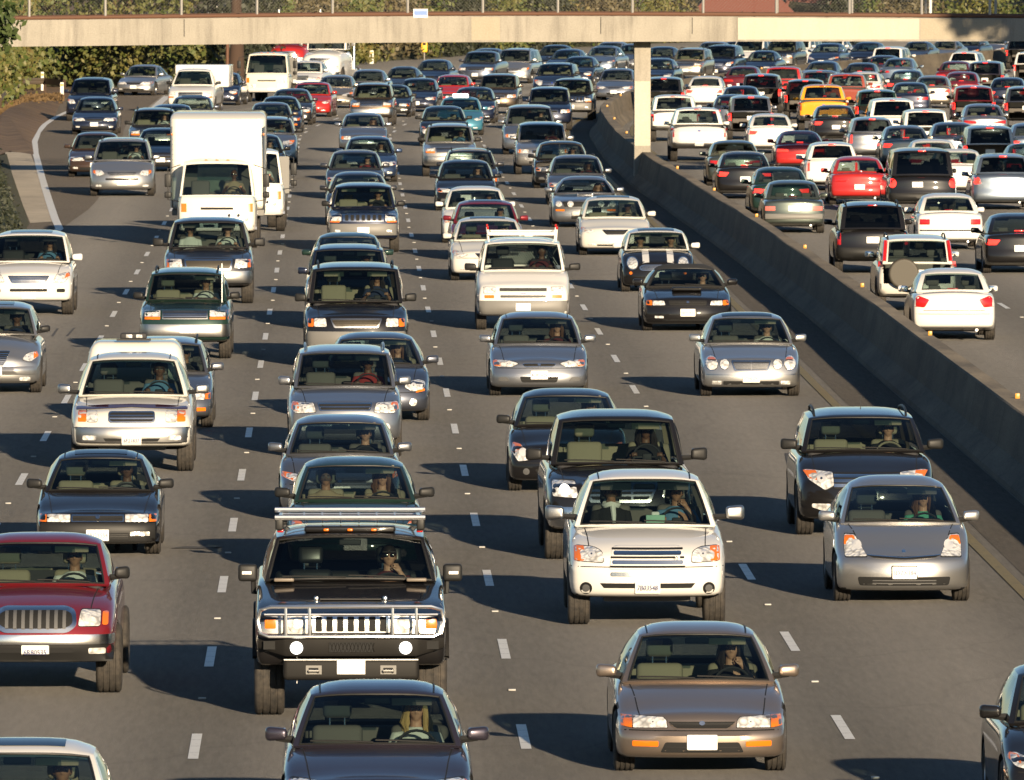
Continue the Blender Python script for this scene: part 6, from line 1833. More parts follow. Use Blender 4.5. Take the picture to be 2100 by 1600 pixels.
# ------------------------------------------------------------------ traffic: model, paint, pixel of the front (or rear) axle on the road, name, category, label
LEFT = [
 ('dark_saloon','plum',774,1735,'sedan','car','dark plum sedan lowest in frame, blond driver in white at the wheel'),
 ('offroader','black',719,1465,'off_road_vehicle','suv','wide black off-roader with chrome brush guard and chrome roof rack'),
 ('sports_saloon','green',728,1178,'sedan','car','dark green sedan half hidden behind the chrome roof rack of the off-roader'),
 ('compact_saloon','grey',697,1066,'sedan','car','grey compact sedan just behind the dark green sedan'),
 ('family_suv','steel',707,936,'suv','suv','silver SUV with roof rails behind the grey compact sedan'),
 ('executive_saloon','slate',772,862,'sedan','car','slate grey sedan overlapped by the silver SUV with roof rails'),
 ('large_suv','black',730,752,'suv','suv','big black SUV with mesh grille and round black mirrors, fourth lane from left'),
 ('family_suv','navy',715,674,'suv','suv','dark SUV directly behind the big black mesh-grille SUV'),
 ('compact_saloon','green',713,612,'sedan','car','dark green car squeezed between the slotted-grille SUV and a dark SUV'),
 ('slotted_suv','navy',745,517,'suv','suv','dark SUV with a chrome seven-slot grille'),
 ('executive_saloon','charcoal',735,462,'sedan','car','charcoal sedan right behind the seven-slot grille SUV'),
 ('silver_saloon','darkgrey',728,408,'sedan','car','dark grey sedan second behind the seven-slot grille SUV'),
 ('dark_saloon','blue',758,373,'sedan','car','blue car mostly hidden by a dark grey sedan, its right flank showing'),
 ('plain_saloon_b','steel',745,313,'sedan','car','silver-fronted sedan with three heads visible, left of the dark lane gap'),
 ('family_saloon','tan',1435,1580,'sedan','car','tan sedan with amber bumper lamps and driver holding a phone'),
 ('big_pickup','white',1325,1280,'pickup_truck','pickup','white pickup with chrome slatted grille and grey mirrors'),
 ('crew_pickup','black',1268,1146,'pickup_truck','pickup','tall black truck with one bright headlight behind the white pickup'),
 ('sports_saloon','black',1163,1006,'sedan','car','black sedan with black mirrors left of the tall black truck'),
 ('silver_saloon','steel',1104,811,'sedan','car','silver sedan with amber headlight corners in front of the ladder-rack van'),
 ('work_van','white',1072,676,'van','van','white van with red-tipped ladder rack and grey bumper'),
 ('luxury_saloon','pearl',1002,575,'sedan','car','pearl white sedan with sunroof left of the ladder-rack van'),
 ('luxury_saloon','maroon',997,533,'coupe','car','burgundy car between two white sedans'),
 ('silver_saloon','white',975,498,'sedan','car','white sedan with white mirrors behind the burgundy car'),
 ('silver_saloon','black',955,432,'sedan','car','black sedan with big clear headlights behind a white sedan'),
 ('estate_wagon','charcoal',965,405,'station_wagon','car','dark wagon peeking over the black sedan with clear headlights'),
 ('boxy_suv','silver',922,362,'suv','suv','silver SUV with grey grille ahead of two dark cars, middle lane'),
 ('sports_saloon','black',910,300,'sedan','car','black sedan behind the middle-lane silver SUV'),
 ('luxury_saloon','teal',944,277,'taxi','taxi','turquoise taxi with a white lit roof sign'),
 ('luxury_saloon','navy',971,253,'sedan','car','navy sedan right behind the turquoise taxi'),
 ('plain_suv','bronze',1020,234,'suv','suv','bronze SUV behind the navy sedan near the taxi'),
 ('plain_saloon_b','red',925,219,'sedan','car','red sedan left of the bronze SUV beyond the footbridge'),
 ('round_lamp_saloon','silver',1537,812,'sedan','car','silver sedan with four round headlamps and upright chrome grille'),
 ('muscle_coupe','black',1408,678,'convertible','car','black convertible with bonnet scoop and black soft top'),
 ('mini_hatchback','black',1348,598,'hatchback','car','small black hatchback with two white bonnet stripes and white roof'),
 ('luxury_saloon','pearl',1260,523,'sedan','car','white sedan with dark trapezoid grille nearest the median wall'),
 ('retro_coupe','steel',1200,466,'coupe','car','silver coupe with four round lamps set in a black grille'),
 ('silver_saloon','grey',1183,420,'sedan','car','grey sedan with red child seats behind the silver coupe'),
 ('silver_saloon','black',1152,386,'sedan','car','black sedan behind the grey sedan with red seats'),
 ('plain_suv','silver',1112,358,'suv','suv','silver small SUV with dark windscreen beside the black sedan'),
 ('plain_minivan','steel',1087,317,'minivan','minivan','silver minivan with two lit visors behind the small silver SUV'),
 ('plain_suv','navy',1126,268,'suv','suv','navy SUV behind the silver minivan, inner lane'),
 ('slotted_suv','black',1172,247,'suv','suv','black SUV nearest the bend of the median wall'),
 ('crossover','black',1772,1096,'suv','suv','black crossover with chrome bar grille beside the median wall'),
 ('hybrid_hatchback','silver',1848,1232,'hatchback','car','silver teardrop hatchback with red-haired driver'),
 ('luxury_saloon','black',2246,1690,'sedan','car','black car cut off by the right frame edge, its mirror showing'),
 ('compact_pickup','maroon',78,1420,'pickup_truck','pickup','maroon pickup with chrome-ringed vertical-bar grille at the left edge'),
 ('old_saloon','black',203,1136,'sedan','car','old black sedan with wide chrome grille, plate ending 554'),
 ('luxury_saloon','white',28,1888,'sedan','car','white sedan with sunroof in the bottom left corner'),
 ('camper_pickup','pearl',272,966,'pickup_truck','pickup','white pickup with camper shell, roof lamp and red bug deflector'),
 ('estate_wagon','grey',333,876,'station_wagon','car','grey wagon overlapped by the white camper pickup'),
 ('retro_wagon','silver',-10,805,'hatchback','car','silver retro wagon with ribbed grille cut by the left edge'),
 ('white_suv','white',61,645,'suv','suv','white SUV with wide chrome grille at the left edge'),
 ('boxy_suv','green',381,735,'suv','suv','dark green boxy SUV with chrome bumper and tall aerial'),
 ('work_pickup','charcoal',428,622,'pickup_truck','pickup','dark pickup with bronze mesh grille in front of the box truck'),
 ('box_truck','pearl',446,508,'box_truck','truck','white box truck with tall cargo box in the left lanes'),
 ('flatbed_truck','white',506,474,'flatbed_truck','truck','second white truck, almost hidden behind the box truck'),
 ('minivan','silver',251,402,'minivan','minivan','silver minivan near the ramp entry, left of the box truck'),
 ('dark_saloon','brown',196,363,'sedan','car','dark brown sedan overlapped by the silver minivan at the ramp'),
 ('dark_saloon','navy',195,276,'sedan','car','navy sedan with twin round lamps on the ramp'),
 ('white_suv','navy',184,248,'suv','suv','navy SUV at the end of the guard rail'),
 ('dark_saloon','silver',282,196,'sedan','car','silver sedan alone on the ramp in front of the green bank'),
 ('plain_saloon','charcoal',330,352,'sedan','car','charcoal sedan between the silver minivan and the box truck'),
 ('boxy_suv','darkgrey',315,322,'suv','suv','dark grey SUV behind the charcoal sedan left of the box truck'),
 ('sports_saloon','navy',352,296,'sedan','car','navy sedan whose roof shows left of the cargo box'),
 ('luxury_saloon','slate',393,274,'sedan','car','slate car peeking over the cargo box of the box truck'),
 ('utility_truck','white',394,236,'utility_truck','truck','white utility truck with side boxes under the footbridge'),
 ('executive_saloon','navy',452,216,'sedan','car','navy car beside the rusty pole and the utility truck'),
 ('flatbed_truck','cream',552,209,'flatbed_truck','truck','cream flat-fronted truck under the footbridge'),
 ('highway_tractor','white',662,182,'truck_tractor','truck','white bonneted highway truck with large dark grille'),
 ('highway_tractor','red',592,165,'truck_tractor','truck','red highway truck peeking between the white trucks'),
 ('silver_saloon','white',624,187,'sedan','car','white sedan between the cream truck and the highway truck'),
 ('plain_saloon','black',530,367,'sedan','car','black car right of the box truck, lowest of its column'),
 ('crossover','steel',552,343,'suv','suv','silver-blue SUV right of the cargo box'),
 ('compact_saloon','bronze',556,289,'sedan','car','bronze sedan directly above the silver-blue SUV'),
 ('family_saloon','navy',574,272,'sedan','car','navy car right of the cargo box top'),
 ('executive_saloon','charcoal',596,256,'sedan','car','charcoal car left of the small red car'),
 ('luxury_saloon','red',637,240,'sedan','car','small red car left of the silver sedan, under the footbridge'),
 ('compact_saloon','champagne',686,222,'sedan','car','champagne sedan with bright bumper right of the small red car'),
 ('boxy_suv','bronze',763,258,'suv','suv','bronze boxy SUV with bright headlamps under the footbridge middle'),
 ('old_saloon','black',803,240,'hatchback','car','black small car overlapped by the bronze boxy SUV'),
 ('silver_saloon','navy',856,230,'sedan','car','navy sedan left of the red sedan near the taxi'),
 ('dark_saloon','steel',750,208,'sedan','car','silver sedan right of the white highway truck'),
 ('old_saloon','charcoal',820,196,'sedan','car','charcoal sedan two cars right of the white highway truck'),
 ('executive_saloon','navy',884,184,'sedan','car','navy sedan in front of the yellow call box'),
 ('crossover','navy',1136,205,'suv','suv','navy SUV with roof bar behind the black inner-lane SUV'),
 ('minivan','silver',1052,171,'minivan','minivan','silver minivan under the footbridge in front of the shrubs'),
 ('plain_pickup','slate',980,178,'pickup_truck','pickup','slate pickup left of the far silver minivan'),
 ('compact_saloon','slate',990,156,'sedan','car','slate sedan roof behind the far slate pickup'),
 ('plain_saloon','black',1128,147,'sedan','car','black sedan under the footbridge behind the far blue sedan'),
 ('executive_saloon','blue',1156,158,'sedan','car','blue sedan behind the far navy roof-bar SUV'),
 ('executive_saloon','navy',1182,176,'sedan','car','navy sedan right of the far navy roof-bar SUV'),
 ('luxury_saloon','paleblue',1230,151,'sedan','car','pale blue sedan with bright bumper left of the bridge column'),
 ('compact_saloon','silver',1244,139,'sedan','car','silver car behind the pale blue far sedan'),
 ('silver_saloon','steel',1262,206,'sedan','car','silver car half behind the wall bend left of the column'),
 ('silver_saloon','grey',1290,145,'sedan','car','grey sedan partly hidden by the bridge column'),
 ('executive_saloon','navy',1348,152,'sedan','car','navy sedan right of the bridge column top'),
 ('executive_saloon','navy',1345,181,'sedan','car','navy sedan right of the bridge column, lower'),
 ('boxy_suv','champagne',1410,168,'suv','suv','champagne SUV with bright lamps behind the median wall'),
 ('white_suv','navy',1472,163,'suv','suv','navy SUV just over the far median wall'),
 ('family_saloon','navy',1556,160,'sedan','car','navy roof just above the sunlit far wall'),
 ('plain_minivan','white',1532,146,'minivan','minivan','white van behind the navy cars over the far wall'),
 ('slotted_suv','charcoal',1598,148,'suv','suv','charcoal wagon over the far wall'),
 ('plain_minivan','white',1628,138,'minivan','minivan','white van right of the charcoal wagon, far lanes'),
 ('dark_saloon','silver',1452,139,'sedan','car','silver car high under the footbridge right of the column'),
 ('family_saloon','navy',1500,136,'sedan','car','navy car high under the footbridge, left of a white van'),
 ('sports_saloon','champagne',1580,130,'sedan','car','champagne car touching the footbridge underside'),
 ('compact_saloon','blue',1690,143,'sedan','car','blue car over the far wall left of the white SUV'),
 ('silver_saloon','white',1697,131,'sedan','car','white car directly behind the far blue car'),
 ('compact_saloon','navy',1770,140,'sedan','car','navy car immediately left of the far white SUV'),
 ('luxury_saloon','slate',1738,126,'sedan','car','slate car under the footbridge left of the far white SUV'),
 ('old_saloon','slate',1872,134,'sedan','car','slate car first right of the far white SUV'),
 ('old_saloon','champagne',1930,131,'sedan','car','champagne car second right of the far white SUV'),
 ('compact_saloon','navy',1980,127,'sedan','car','navy car third right of the far white SUV'),
 ('compact_saloon','steel',2032,123,'sedan','car','silver car fourth right of the far white SUV'),
 ('silver_saloon','navy',2086,120,'sedan','car','navy car at the far right end of the distant row'),
]
RIGHT = [
 ('pale_saloon_rear','white',1953,697,'sedan','car','white sedan with triangular tail lights beside the median wall'),
 ('spare_wheel_suv_rear','pearl',1878,640,'suv','suv','pale silver SUV with round spare wheel cover'),
 ('dark_suv_rear','black',1787,562,'suv','suv','black SUV with roof rails behind the spare-wheel SUV'),
 ('squared_saloon_rear','white',1945,512,'sedan','car','white squared sedan with pinkish tail lights right of the black SUV'),
 ('brake_saloon_rear','black',2088,560,'sedan','car','black sedan cut by the right edge with glowing tail light'),
 ('boxy_saloon_rear','moss',1626,478,'sedan','car','old boxy grey-green sedan next to the median wall'),
 ('brake_saloon_rear','green',1600,446,'sedan','car','dark green sedan hidden behind the old boxy sedan'),
 ('brake_saloon_rear','black',1526,408,'sedan','car','black sedan with bright red tail light nearest the wall'),
 ('dim_saloon_rear','moss',1505,381,'sedan','car','grey-green sedan behind the black brake-lit sedan'),
 ('coupe_rear','red',1640,351,'coupe','car','red coupe left of the white wagon'),
 ('wagon_rear','white',1705,391,'station_wagon','car','white wagon with upright red lamps left of the red sedan'),
 ('dim_saloon_rear','red',1760,420,'sedan','car','red sedan with wide tail lamp strip'),
 ('large_suv_rear','black',1888,440,'suv','suv','huge black SUV with glowing red lamps'),
 ('dim_saloon_rear','white',1965,402,'sedan','car','white sedan tucked behind the huge black SUV'),
 ('tall_wagon_rear','paleblue',2055,430,'station_wagon','car','pale blue tall wagon at the right with red lamps'),
 ('wagon_rear','steel',1787,329,'station_wagon','car','silver tall wagon above the red sedan'),
 ('brake_saloon_rear','champagne',1857,344,'sedan','car','champagne sedan with red tail light right of the silver tall wagon'),
 ('dim_saloon_rear','white',1913,378,'sedan','car','white sedan right above the huge black SUV'),
 ('dim_saloon_rear','slate',1955,336,'sedan','car','slate sedan between white SUV and white crossover on the right'),
 ('suv_rear','white',2028,363,'suv','suv','white crossover with tall red lamps at the right'),
 ('brake_saloon_rear','paleblue',2118,338,'sedan','car','pale sedan cut by the right edge in the middle distance'),
 ('dim_saloon_rear','green',2112,388,'sedan','car','dark green sedan roof at the right edge above the tall wagon'),
 ('suv_rear','white',1897,322,'suv','suv','white SUV above the white sedan, right carriageway'),
 ('minivan_rear','white',1829,297,'minivan','minivan','white minivan left of the white SUV, right carriageway'),
 ('suv_rear','green',1798,272,'suv','suv','dark green SUV left behind the white minivan'),
 ('dim_saloon_rear','steel',2017,291,'sedan','car','grey sedan above the white crossover with tall red lamps'),
 ('suv_rear','darkred',1996,262,'suv','suv','dark red SUV with one glowing brake lamp'),
 ('suv_rear','slate',2104,264,'suv','suv','slate SUV cut by the right edge beside the dark red SUV'),
 ('tailgate_pickup_rear','white',1432,331,'pickup_truck','pickup','white full-size pickup with tailgate and chrome bumper'),
 ('small_pickup_rear','white',1384,291,'pickup_truck','pickup','white pickup next to the bridge column'),
 ('brake_saloon_rear','white',1580,315,'sedan','car','white sedan with amber-red lamps right of the full-size pickup'),
 ('suv_rear','steel',1539,287,'suv','suv','silver SUV with glowing lamps above the white sedan'),
 ('brake_saloon_rear','slate',1503,268,'sedan','car','slate sedan with red lamp left of the silver glowing SUV'),
 ('dim_saloon_rear','navy',1519,247,'sedan','car','navy sedan behind the slate sedan with red lamp'),
 ('suv_rear','charcoal',1562,232,'suv','suv','charcoal SUV left of the red pickup'),
 ('tailgate_pickup_rear','yellow',1688,271,'pickup_truck','pickup','bright yellow pickup in the middle of the right carriageway'),
 ('suv_rear','black',1652,246,'suv','suv','black SUV left of the yellow pickup'),
 ('brake_saloon_rear','black',1712,294,'sedan','car','black low car in front of the yellow pickup'),
 ('small_pickup_rear','red',1603,218,'pickup_truck','pickup','red pickup between charcoal and black SUVs'),
 ('dim_saloon_rear','darkred',1522,198,'sedan','car','dark red sedan against the sunlit far wall'),
 ('brake_saloon_rear','white',1447,223,'sedan','car','white rounded sedan right of the bridge column'),
 ('suv_rear','charcoal',1362,240,'suv','suv','charcoal wagon touching the bridge column on its right'),
 ('brake_saloon_rear','darkred',1666,208,'sedan','car','dark red sedan above the yellow pickup'),
 ('small_pickup_rear','grey',1678,228,'pickup_truck','pickup','grey pickup between the yellow pickup and the dark red sedan'),
 ('small_pickup_rear','rust',1735,236,'pickup_truck','pickup','rust-red pickup right of the yellow pickup'),
 ('dim_saloon_rear','white',1772,212,'sedan','car','white car right of the rust-red pickup'),
 ('dim_saloon_rear','blue',1685,186,'sedan','car','blue sedan against the sunlit wall above the dark red sedan'),
 ('brake_saloon_rear','charcoal',1764,190,'sedan','car','charcoal sedan with two lit lamps above the rust-red pickup'),
 ('suv_rear','white',1824,163,'suv','suv','far white SUV standing tall against the sunlit wall'),
 ('dim_saloon_rear','paleblue',1842,178,'sedan','car','pale blue sedan in front of the far white SUV'),
 ('brake_saloon_rear','charcoal',1858,208,'sedan','car','charcoal sedan with long red lamps below the pale blue one'),
 ('brake_saloon_rear','champagne',1912,222,'sedan','car','gold sedan with bright reflections right of a blue car'),
 ('dim_saloon_rear','navy',1866,238,'sedan','car','blue car tucked left of the gold sedan'),
 ('dim_saloon_rear','plum',1808,172,'sedan','car','plum car left of the far pale blue sedan'),
 ('wagon_rear','white',1980,166,'station_wagon','car','white hatchback right of the far white SUV'),
 ('dim_saloon_rear','darkred',1957,186,'sedan','car','dark red car below the far white hatchback'),
 ('suv_rear','plum',2022,200,'suv','suv','plum SUV with spare wheel bulge in the right distance'),
 ('brake_saloon_rear','maroon',1972,212,'sedan','car','maroon sedan with bright brake lamp on the right'),
 ('brake_saloon_rear','navy',2066,226,'sedan','car','navy sedan with red lamps near the right edge'),
 ('suv_rear','white',2116,176,'suv','suv','white SUV cut by the right edge in the far distance'),
 ('suv_rear','darkgrey',2098,142,'suv','suv','dark SUV at the far right against the sunlit wall'),
]
# ------------------------------------------------------------------ people at the wheel
def head_grid(g, mat):
    nu, nv = 22, 18; V = []; Fc = []
    for j in range(nv + 1):
        th = math.pi * j / nv; cz, sz = math.cos(th), math.sin(th)
        for i in range(nu):
            ph = 2 * math.pi * i / nu
            x, y, z = sz * math.sin(ph), -sz * math.cos(ph), cz        # ph 0 looks along -Y
            w = .076 if z > -.1 else .076 - .024 * min(1, (-z - .1) / .8)
            px, py, pz = x * w, y * (.098 if z > -.2 else .092), z * .118
            f = max(0, -y)
            if f > .2:
                k = f ** 2
                py -= k * .024 * math.exp(-((px/.014)**2)) * math.exp(-(((pz + .015)/.026)**2))       # nose
                py += k * .014 * math.exp(-(((abs(px) - .032)/.016)**2)) * math.exp(-(((pz - .012)/.014)**2))   # eye hollows
                py -= k * .006 * math.exp(-(((pz - .036)/.012)**2))                                             # brow
                py -= k * .006 * math.exp(-((px/.024)**2)) * math.exp(-(((pz + .062)/.010)**2))                  # lips
                py -= k * .012 * math.exp(-((px/.022)**2)) * math.exp(-(((pz + .100)/.016)**2))                  # chin
            V.append((px, py, pz))
    for j in range(nv):
        for i in range(nu):
            Fc.append((j*nu + i, (j+1)*nu + i, (j+1)*nu + (i+1) % nu, j*nu + (i+1) % nu))
    g.add(V, Fc, mat)
    return g
def hand(g, wrist, to, side, mat):
    """palm, four curled fingers of different lengths and a thumb closing on the rim"""
    w = Vector(wrist); d = (Vector(to) - w).normalized(); up = Vector((0, 0, 1)); s = d.cross(up).normalized(); u = s.cross(d)
    tube(g, [w, w + d*.04, w + d*.085], [.026, .034, .030], mat, 8)
    for k, (o, l) in enumerate(((-.030, .060), (-.010, .072), (.011, .068), (.030, .052))):
        b = w + d*.080 + s*o
        tube(g, [b, b + d*l*.5 + u*.010, b + d*l*.75 - u*.018, b + d*l*.5 - u*.040], [.010, .0095, .009, .007], mat, 6)
    b = w + d*.03 - s*.030*side
    tube(g, [b, b + d*.03 - s*.028*side, b + d*.062 - s*.024*side - u*.012], [.013, .011, .008], mat, 6)
def person_mesh(pose):
    g = G()
    hz = Vector((0, .05, .69))
    head_grid(g, 'k'); g.v = [tuple(Vector(p) + hz) for p in g.v]
    for sg in (-1, 1): rbox(g, (sg*.078, .06, .685), (.022, .045, .062), .01, 'k', 2)
    tube(g, [(0, .07, .50), (0, .065, .62)], [.062, .055], 'k', 10)
    rows = []
    for z, wx, wy, cy in ((-.10,.17,.12,0),(.0,.175,.125,.0),(.14,.155,.11,.02),(.28,.175,.12,.045),(.40,.195,.115,.06),(.47,.17,.09,.07),(.525,.085,.07,.07)):
        rows.append([(wx*math.cos(a), cy + wy*math.sin(a), z) for a in np.linspace(0, 2*math.pi, 18, endpoint=False)])
    loft(g, rows, 'k', True); n = 18; b = len(g.v) - 7*n
    g.f.append(tuple(reversed(range(b, b+n)))); g.m.append('k'); g.f.append(tuple(range(b+6*n, b+7*n))); g.m.append('k')
    for sg in (-1, 1):
        sh = Vector((sg*.19, .06, .43))
        if pose == 'hand_up' and sg == 1: el, wr, to = Vector((.30, -.10, .24)), Vector((.12, -.10, .52)), Vector((.06, -.04, .62))
        elif pose == 'passenger': el, wr, to = Vector((sg*.25, -.08, .18)), Vector((sg*.14, -.28, .10)), Vector((sg*.05, -.42, .09))
        else: el, wr, to = Vector((sg*.28, -.14, .24)), Vector((sg*.19, -.36, .36)), Vector((sg*.165, -.48, .42))
        tube(g, [sh - Vector((sg*.05, 0, 0)), sh, sh.lerp(el, .5), el, el.lerp(wr, .4), wr], [.06, .062, .050, .043, .042, .028], 'k', 10)
        hand(g, wr, to, sg, 'k')
        tube(g, [(sg*.09, .0, -.02), (sg*.12, -.25, .06), (sg*.13, -.46, .09), (sg*.13, -.55, -.10), (sg*.12, -.58, -.30)], [.10, .085, .062, .055, .04], 'k', 10)
        tube(g, [(sg*.12, -.56, -.32), (sg*.12, -.70, -.34)], [.045, .035], 'k', 8)
    me = g.mesh('p', smooth=False)
    ev = eval_mesh(me, [('REMESH', dict(mode='VOXEL', voxel_size=.0085, use_smooth_shade=True))])
    g2 = mesh_to_G(ev, ['k']); VV = np.array(g2.v); ms = []
    for f in g2.f:
        x, y, z = VV[list(f)].mean(0)
        hd = z > .53 and abs(x) < .11
        arm = (abs(x) > .10 and y < -.16 and z > .16) or (pose == 'hand_up' and x > .02 and y < -.02 and z > .30 and y < .0 and x < .24) or (pose == 'passenger' and y < -.16 and z > .03 and abs(x) < .2 and z > .12)
        if hd or arm:
            ms.append('lips' if (hd and y < -.035 and abs(x) < .020 and abs(z - .628) < .007) else 'SKIN')
        else: ms.append('SHIRT' if (z > .07 or (abs(x) > .155 and z > -.1 and y > -.05)) and not (z < .13 and y < -.14) else 'trousers')
    g2.m = ms
    bpy.data.meshes.remove(me); bpy.data.meshes.remove(ev)
    return g2
MATS['SKIN'] = MATS['skin_fair']; MATS['SHIRT'] = MATS['shirt_white']
PEOPLE = {p: person_mesh(p).mesh('person_' + p) for p in ('drive', 'hand_up', 'passenger')}
def hair_mesh(kind):
    g = G(); nu, nv = 20, 14; V = []; Fc = []
    for j in range(nv + 1):
        th = math.pi * .62 * j / nv
        for i in range(nu):
            ph = 2 * math.pi * i / nu
            f = max(0, math.cos(ph))            # towards the face
            t = min(th, 1.02 + (1 - f) * 1.1)
            x, y, z = math.sin(t)*math.sin(ph), -math.sin(t)*math.cos(ph), math.cos(t)
            k = 1.0 + .02 * math.sin(9*ph + 5*th)
            V.append((x*.086*k, y*.108*k + .055, z*.128 + .692))
    for j in range(nv):
        for i in range(nu): Fc.append((j*nu+i, (j+1)*nu+i, (j+1)*nu+(i+1)%nu, j*nu+(i+1)%nu))
    g.add(V, Fc, 'HAIR')
    if kind == 'long':
        rg = random.Random(5)
        for k in range(46):
            a = R(50) + R(260) * k / 45
            x, y = math.sin(a)*.085, -math.cos(a)*.10 + .055
            p = [(x, y, .74), (x*1.25, y*1.1, .66), (x*1.45 + rg.gauss(0,.01), y*1.15, .57), (x*1.5 + rg.gauss(0,.02), y*1.1 + rg.gauss(0,.01), .47 + rg.uniform(-.03,.04))]
            tube(g, p, [.012,.020,.020,.008], 'HAIR', 5)
    if kind == 'cap':
        rbox(g, (0, -.06, .745), (.15, .13, .02), .01, 'HAIR', 2)
    return g.mesh('hair_' + kind)
MATS['HAIR'] = MATS['hair_dark']
HAIR = {k: hair_mesh(k) for k in ('short', 'long', 'cap')}
g = G()
for sg in (-1, 1): rbox(g, (sg*.033, -.045, .702), (.052, .016, .036), .008, 'lens_dark', 2); tube(g, [(sg*.058,-.04,.706),(sg*.080,.05,.70)], .004, 'lens_dark', 4)
tube(g, [(-.02,-.05,.707),(.02,-.05,.707)], .004, 'lens_dark', 4); SHADES = g.mesh('sunglasses')
g = G()
for sg in (-1, 1):
    rbox(g, (sg*.032, -.034, .703), (.026, .012, .012), .005, 'eye_white', 2); rbox(g, (sg*.032, -.0395, .703), (.011, .006, .011), .003, 'lens_dark', 2)
    tube(g, [(sg*.018,-.046,.722),(sg*.046,-.040,.722)], .004, 'hair_dark', 4)
EYES = g.mesh('eyes')
def swap(o, key, mat):
    for i, m in enumerate(o.data.materials):
        if m == key: o.material_slots[i].link = 'OBJECT'; o.material_slots[i].material = mat
def put_person(car_root, car, seat, pose, shirt, skin, hair, hairm, shades, label):
    hip = Vector((seat * car.xd, car.yh - .05, car.zh - .69))
    M = Matrix.Translation(car_root.location) @ Matrix.Rotation(car_root.rotation_euler[2], 4, 'Z')
    o = new_obj('person', PEOPLE[pose]); o.location = M @ hip; o.rotation_euler = (0, 0, car_root.rotation_euler[2])
    tag(o, label, 'person', 'people inside the vehicles')
    swap(o, MATS['SKIN'], MATS['skin_' + skin]); swap(o, MATS['SHIRT'], MATS['shirt_' + shirt])
    h = new_obj('hair', HAIR[hair], o); swap(h, MATS['HAIR'], MATS['hair_' + hairm])
    new_obj('sunglasses' if shades else 'eyes', SHADES if shades else EYES, o)
    return o

# ------------------------------------------------------------------ put everything on the road
FRONT_ONLY = {}
def yaw2(y): return -math.atan(slope(y))
SPECIAL = {   # shirts, hair and poses that can be told apart in the photograph
 'offroader': ('hand_up','maroon','fair','cap','dark',True,'driver in maroon top and sunglasses, hand at mouth, in the black off-roader'),
 'family_saloon': ('hand_up','black','fair','long','dark',False,'driver in black holding a hand to the ear in the tan sedan'),
 'compact_pickup': ('drive','white','tan','short','dark',True,'driver in white shirt and sunglasses in the maroon pickup'),
 'hybrid_hatchback': ('drive','green','fair','long','brown',False,'red-haired driver in green top in the silver teardrop hatchback'),
 'crossover': ('drive','black','fair','short','dark',True,'driver in black shirt in the black crossover'),
 'big_pickup': ('hand_up','blue','tan','short','dark',False,'driver in blue raising a hand behind the visor of the white pickup'),
 'dark_saloon': ('drive','white','fair','long','blond',False,'blond driver in white at the wheel of the plum sedan'),
 'round_lamp_saloon': ('drive','white','fair','short','dark',True,'driver in white shirt in the sedan with four round headlamps'),
}
SHIRTS = ['black','grey','white','navy','tan','red','blue','maroon']
rp = random.Random(17)
cars_placed = {}
for lst, away in ((LEFT, False), (RIGHT, True)):
    for (model, pnt, px, py, nm, cat, lab) in lst:
        car = CARS[model]; P = at(px, py); s_ = F_PX / P.y
        rz = yaw2(P.y) + (math.pi if away else 0) + rp.uniform(-.006, .006)
        if nm == 'sedan' and px == 282: rz -= .08
        ax = car.P['wr'] if away else car.P['wf']
        o_ = P - Matrix.Rotation(rz, 3, 'Z') @ Vector((0, ax, 0))
        lod = 'near' if s_ > 86 else ('mid' if s_ > 49 else 'far')
        root = put_car(car, pnt, (o_.x, o_.y, 0), rz, lod, nm, lab, cat, 'vehicles driving away on the right carriageway' if away else 'vehicles driving towards the camera')
        cars_placed[lab] = root
        if not away and s_ > 56 and hasattr(car, 'yh'):
            sp = SPECIAL.get(model) if s_ > 100 else None
            if sp and not (model == 'dark_saloon' and pnt != 'plum'): pose, sh, sk, hr, hm, shd, pl = sp
            else:
                pose = 'drive'; sh = rp.choice(SHIRTS); sk = rp.choice(['fair','fair','tan','dark']); hr = rp.choice(['short','short','long']); hm = rp.choice(['dark','dark','brown']); shd = rp.random() < .4
                pl = 'driver in %s of the %s' % (sh, ' '.join(lab.split()[:11]))
            put_person(root, car, 1, pose, sh, sk, hr, hm, shd, pl)
for lab, sh, hr, hm, pl in (('white pickup with chrome slatted grille and grey mirrors','black','short','dark','passenger with white scarf in the white pickup'),
                            ('small black hatchback with two white bonnet stripes and white roof','tan','short','dark','passenger in the small black striped hatchback'),
                            ('dark green sedan half hidden behind the chrome roof rack of the off-roader','tan','short','dark','passenger in the dark green sedan behind the off-roader'),
                            ('dark pickup with bronze mesh grille in front of the box truck','white','short','brown','passenger in the dark mesh-grille pickup')):
    r_ = cars_placed[lab]; md = [e for e in LEFT if e[6] == lab][0][0]
    put_person(r_, CARS[md], -1, 'passenger', sh, 'tan', hr, hm, False, pl)

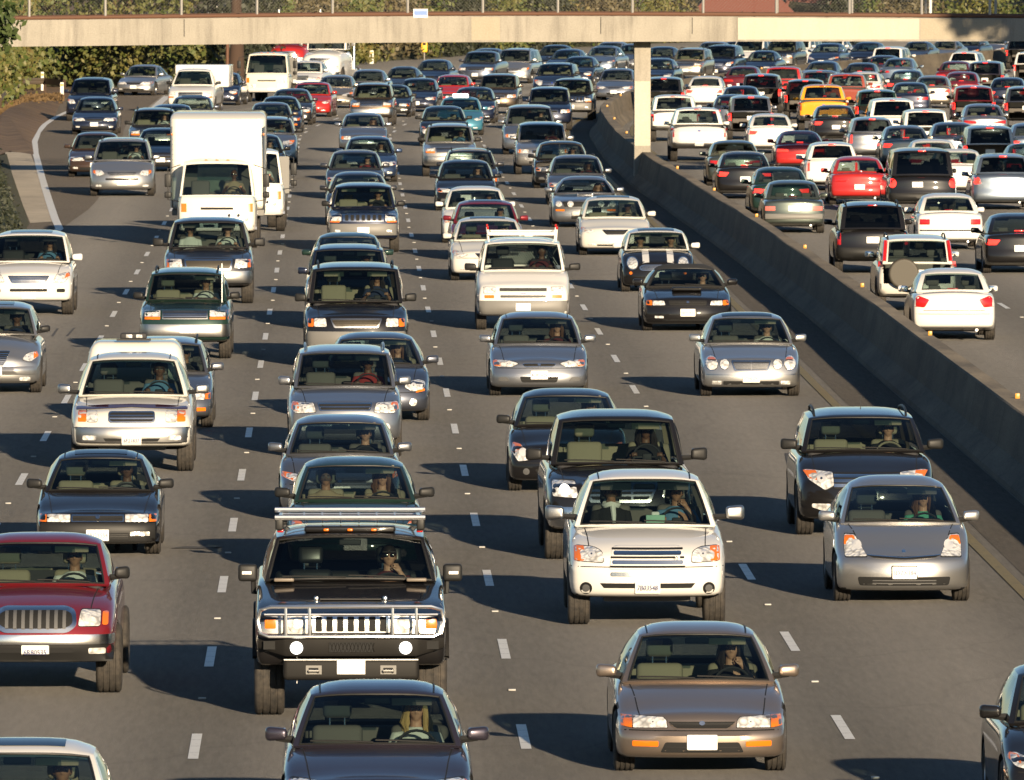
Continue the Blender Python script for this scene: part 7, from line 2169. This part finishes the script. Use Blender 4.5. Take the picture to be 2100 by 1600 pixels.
# ------------------------------------------------------------------ lettering that can be made out
def lettering(text, size, mat):
    cu = bpy.data.curves.new('txt', 'FONT'); cu.body = text; cu.size = size; cu.align_x = 'CENTER'; cu.align_y = 'CENTER'; cu.resolution_u = 2
    o = bpy.data.objects.new('txt', cu); COL.objects.link(o)
    dg = bpy.context.evaluated_depsgraph_get(); dg.update()
    me = bpy.data.meshes.new_from_object(o.evaluated_get(dg)); bpy.data.objects.remove(o)
    me.transform(Matrix.Rotation(math.pi / 2, 4, 'X')); me.materials.clear(); me.materials.append(MATS[mat])
    return me
for (model, pnt, px, py, nm, cat, lab) in LEFT:
    tx = CARS[model].P.get('plate_F')
    root = cars_placed[lab]
    if not tx or not tx[3] or F_PX / at(px, py).y < 86: continue
    pl = [c_ for c_ in root.children if c_.name.startswith('license_plate')]
    if not pl: continue
    y0 = min(v.co.y for v in pl[0].data.vertices)
    me = lettering(tx[3], .082, 'plate_ink'); me.transform(Matrix.Scale(.86, 4, Vector((1, 0, 0)))); me.transform(Matrix.Translation((tx[0], y0 - .003, tx[1] - .004)))
    new_obj('plate_characters', me, pl[0])
root = cars_placed['white pickup with chrome slatted grille and grey mirrors']
gr_ = [c_ for c_ in root.children if c_.name.startswith('grille')][0]
me = lettering('V8', .055, 'dull_chrome'); y0 = min(v.co.y for v in gr_.data.vertices); me.transform(Matrix.Translation((.36, y0 - .012, .862))); new_obj('badge', me, gr_)
root = cars_placed['turquoise taxi with a white lit roof sign']
g = G(); rbox(g, (0, 2.5, 1.50), (.62, .22, .14), .04, 'lamp_white_lit', 2); new_obj('roof_sign', g.mesh('roof_sign'), root)

r_ = cars_placed['white pickup with chrome slatted grille and grey mirrors']; cr = CARS['big_pickup']
M = Matrix.Translation(r_.location) @ Matrix.Rotation(r_.rotation_euler[2], 4, 'Z')
simple('mint_card', (.30,.55,.42), .7); simple('tissue', (.75,.75,.72), .8)
tb = empty('tissue_box', M @ Vector((.13, cr.P['yc'] + .42, cr.P['zc'] - .01))); tag(tb, 'mint green tissue box on the dashboard of the white pickup', 'tissue box')
g = G(); rbox(g, (0, 0, .055), (.23, .12, .11), .006, 'mint_card', 1); new_obj('box', g.mesh('box'), tb)
g = G(); rbox(g, (0, 0, .125), (.10, .05, .05), .02, 'tissue', 2); new_obj('tissue', g.mesh('tissue'), tb)
for o in list(SC.objects):
    if o.get('label') == 'passenger with white scarf in the white pickup':
        g = G(); tube(g, [(.085*math.cos(a), .065 + .080*math.sin(a), .545 + .012*math.sin(3*a)) for a in np.linspace(0, 2*math.pi, 16, endpoint=False)], .034, 'tissue', 7, closed=True)
        tube(g, [(.02, -.02, .53), (.03, -.075, .42), (.035, -.10, .33)], [.035, .03, .02], 'tissue', 7); new_obj('scarf', g.mesh('scarf'), o)
        break
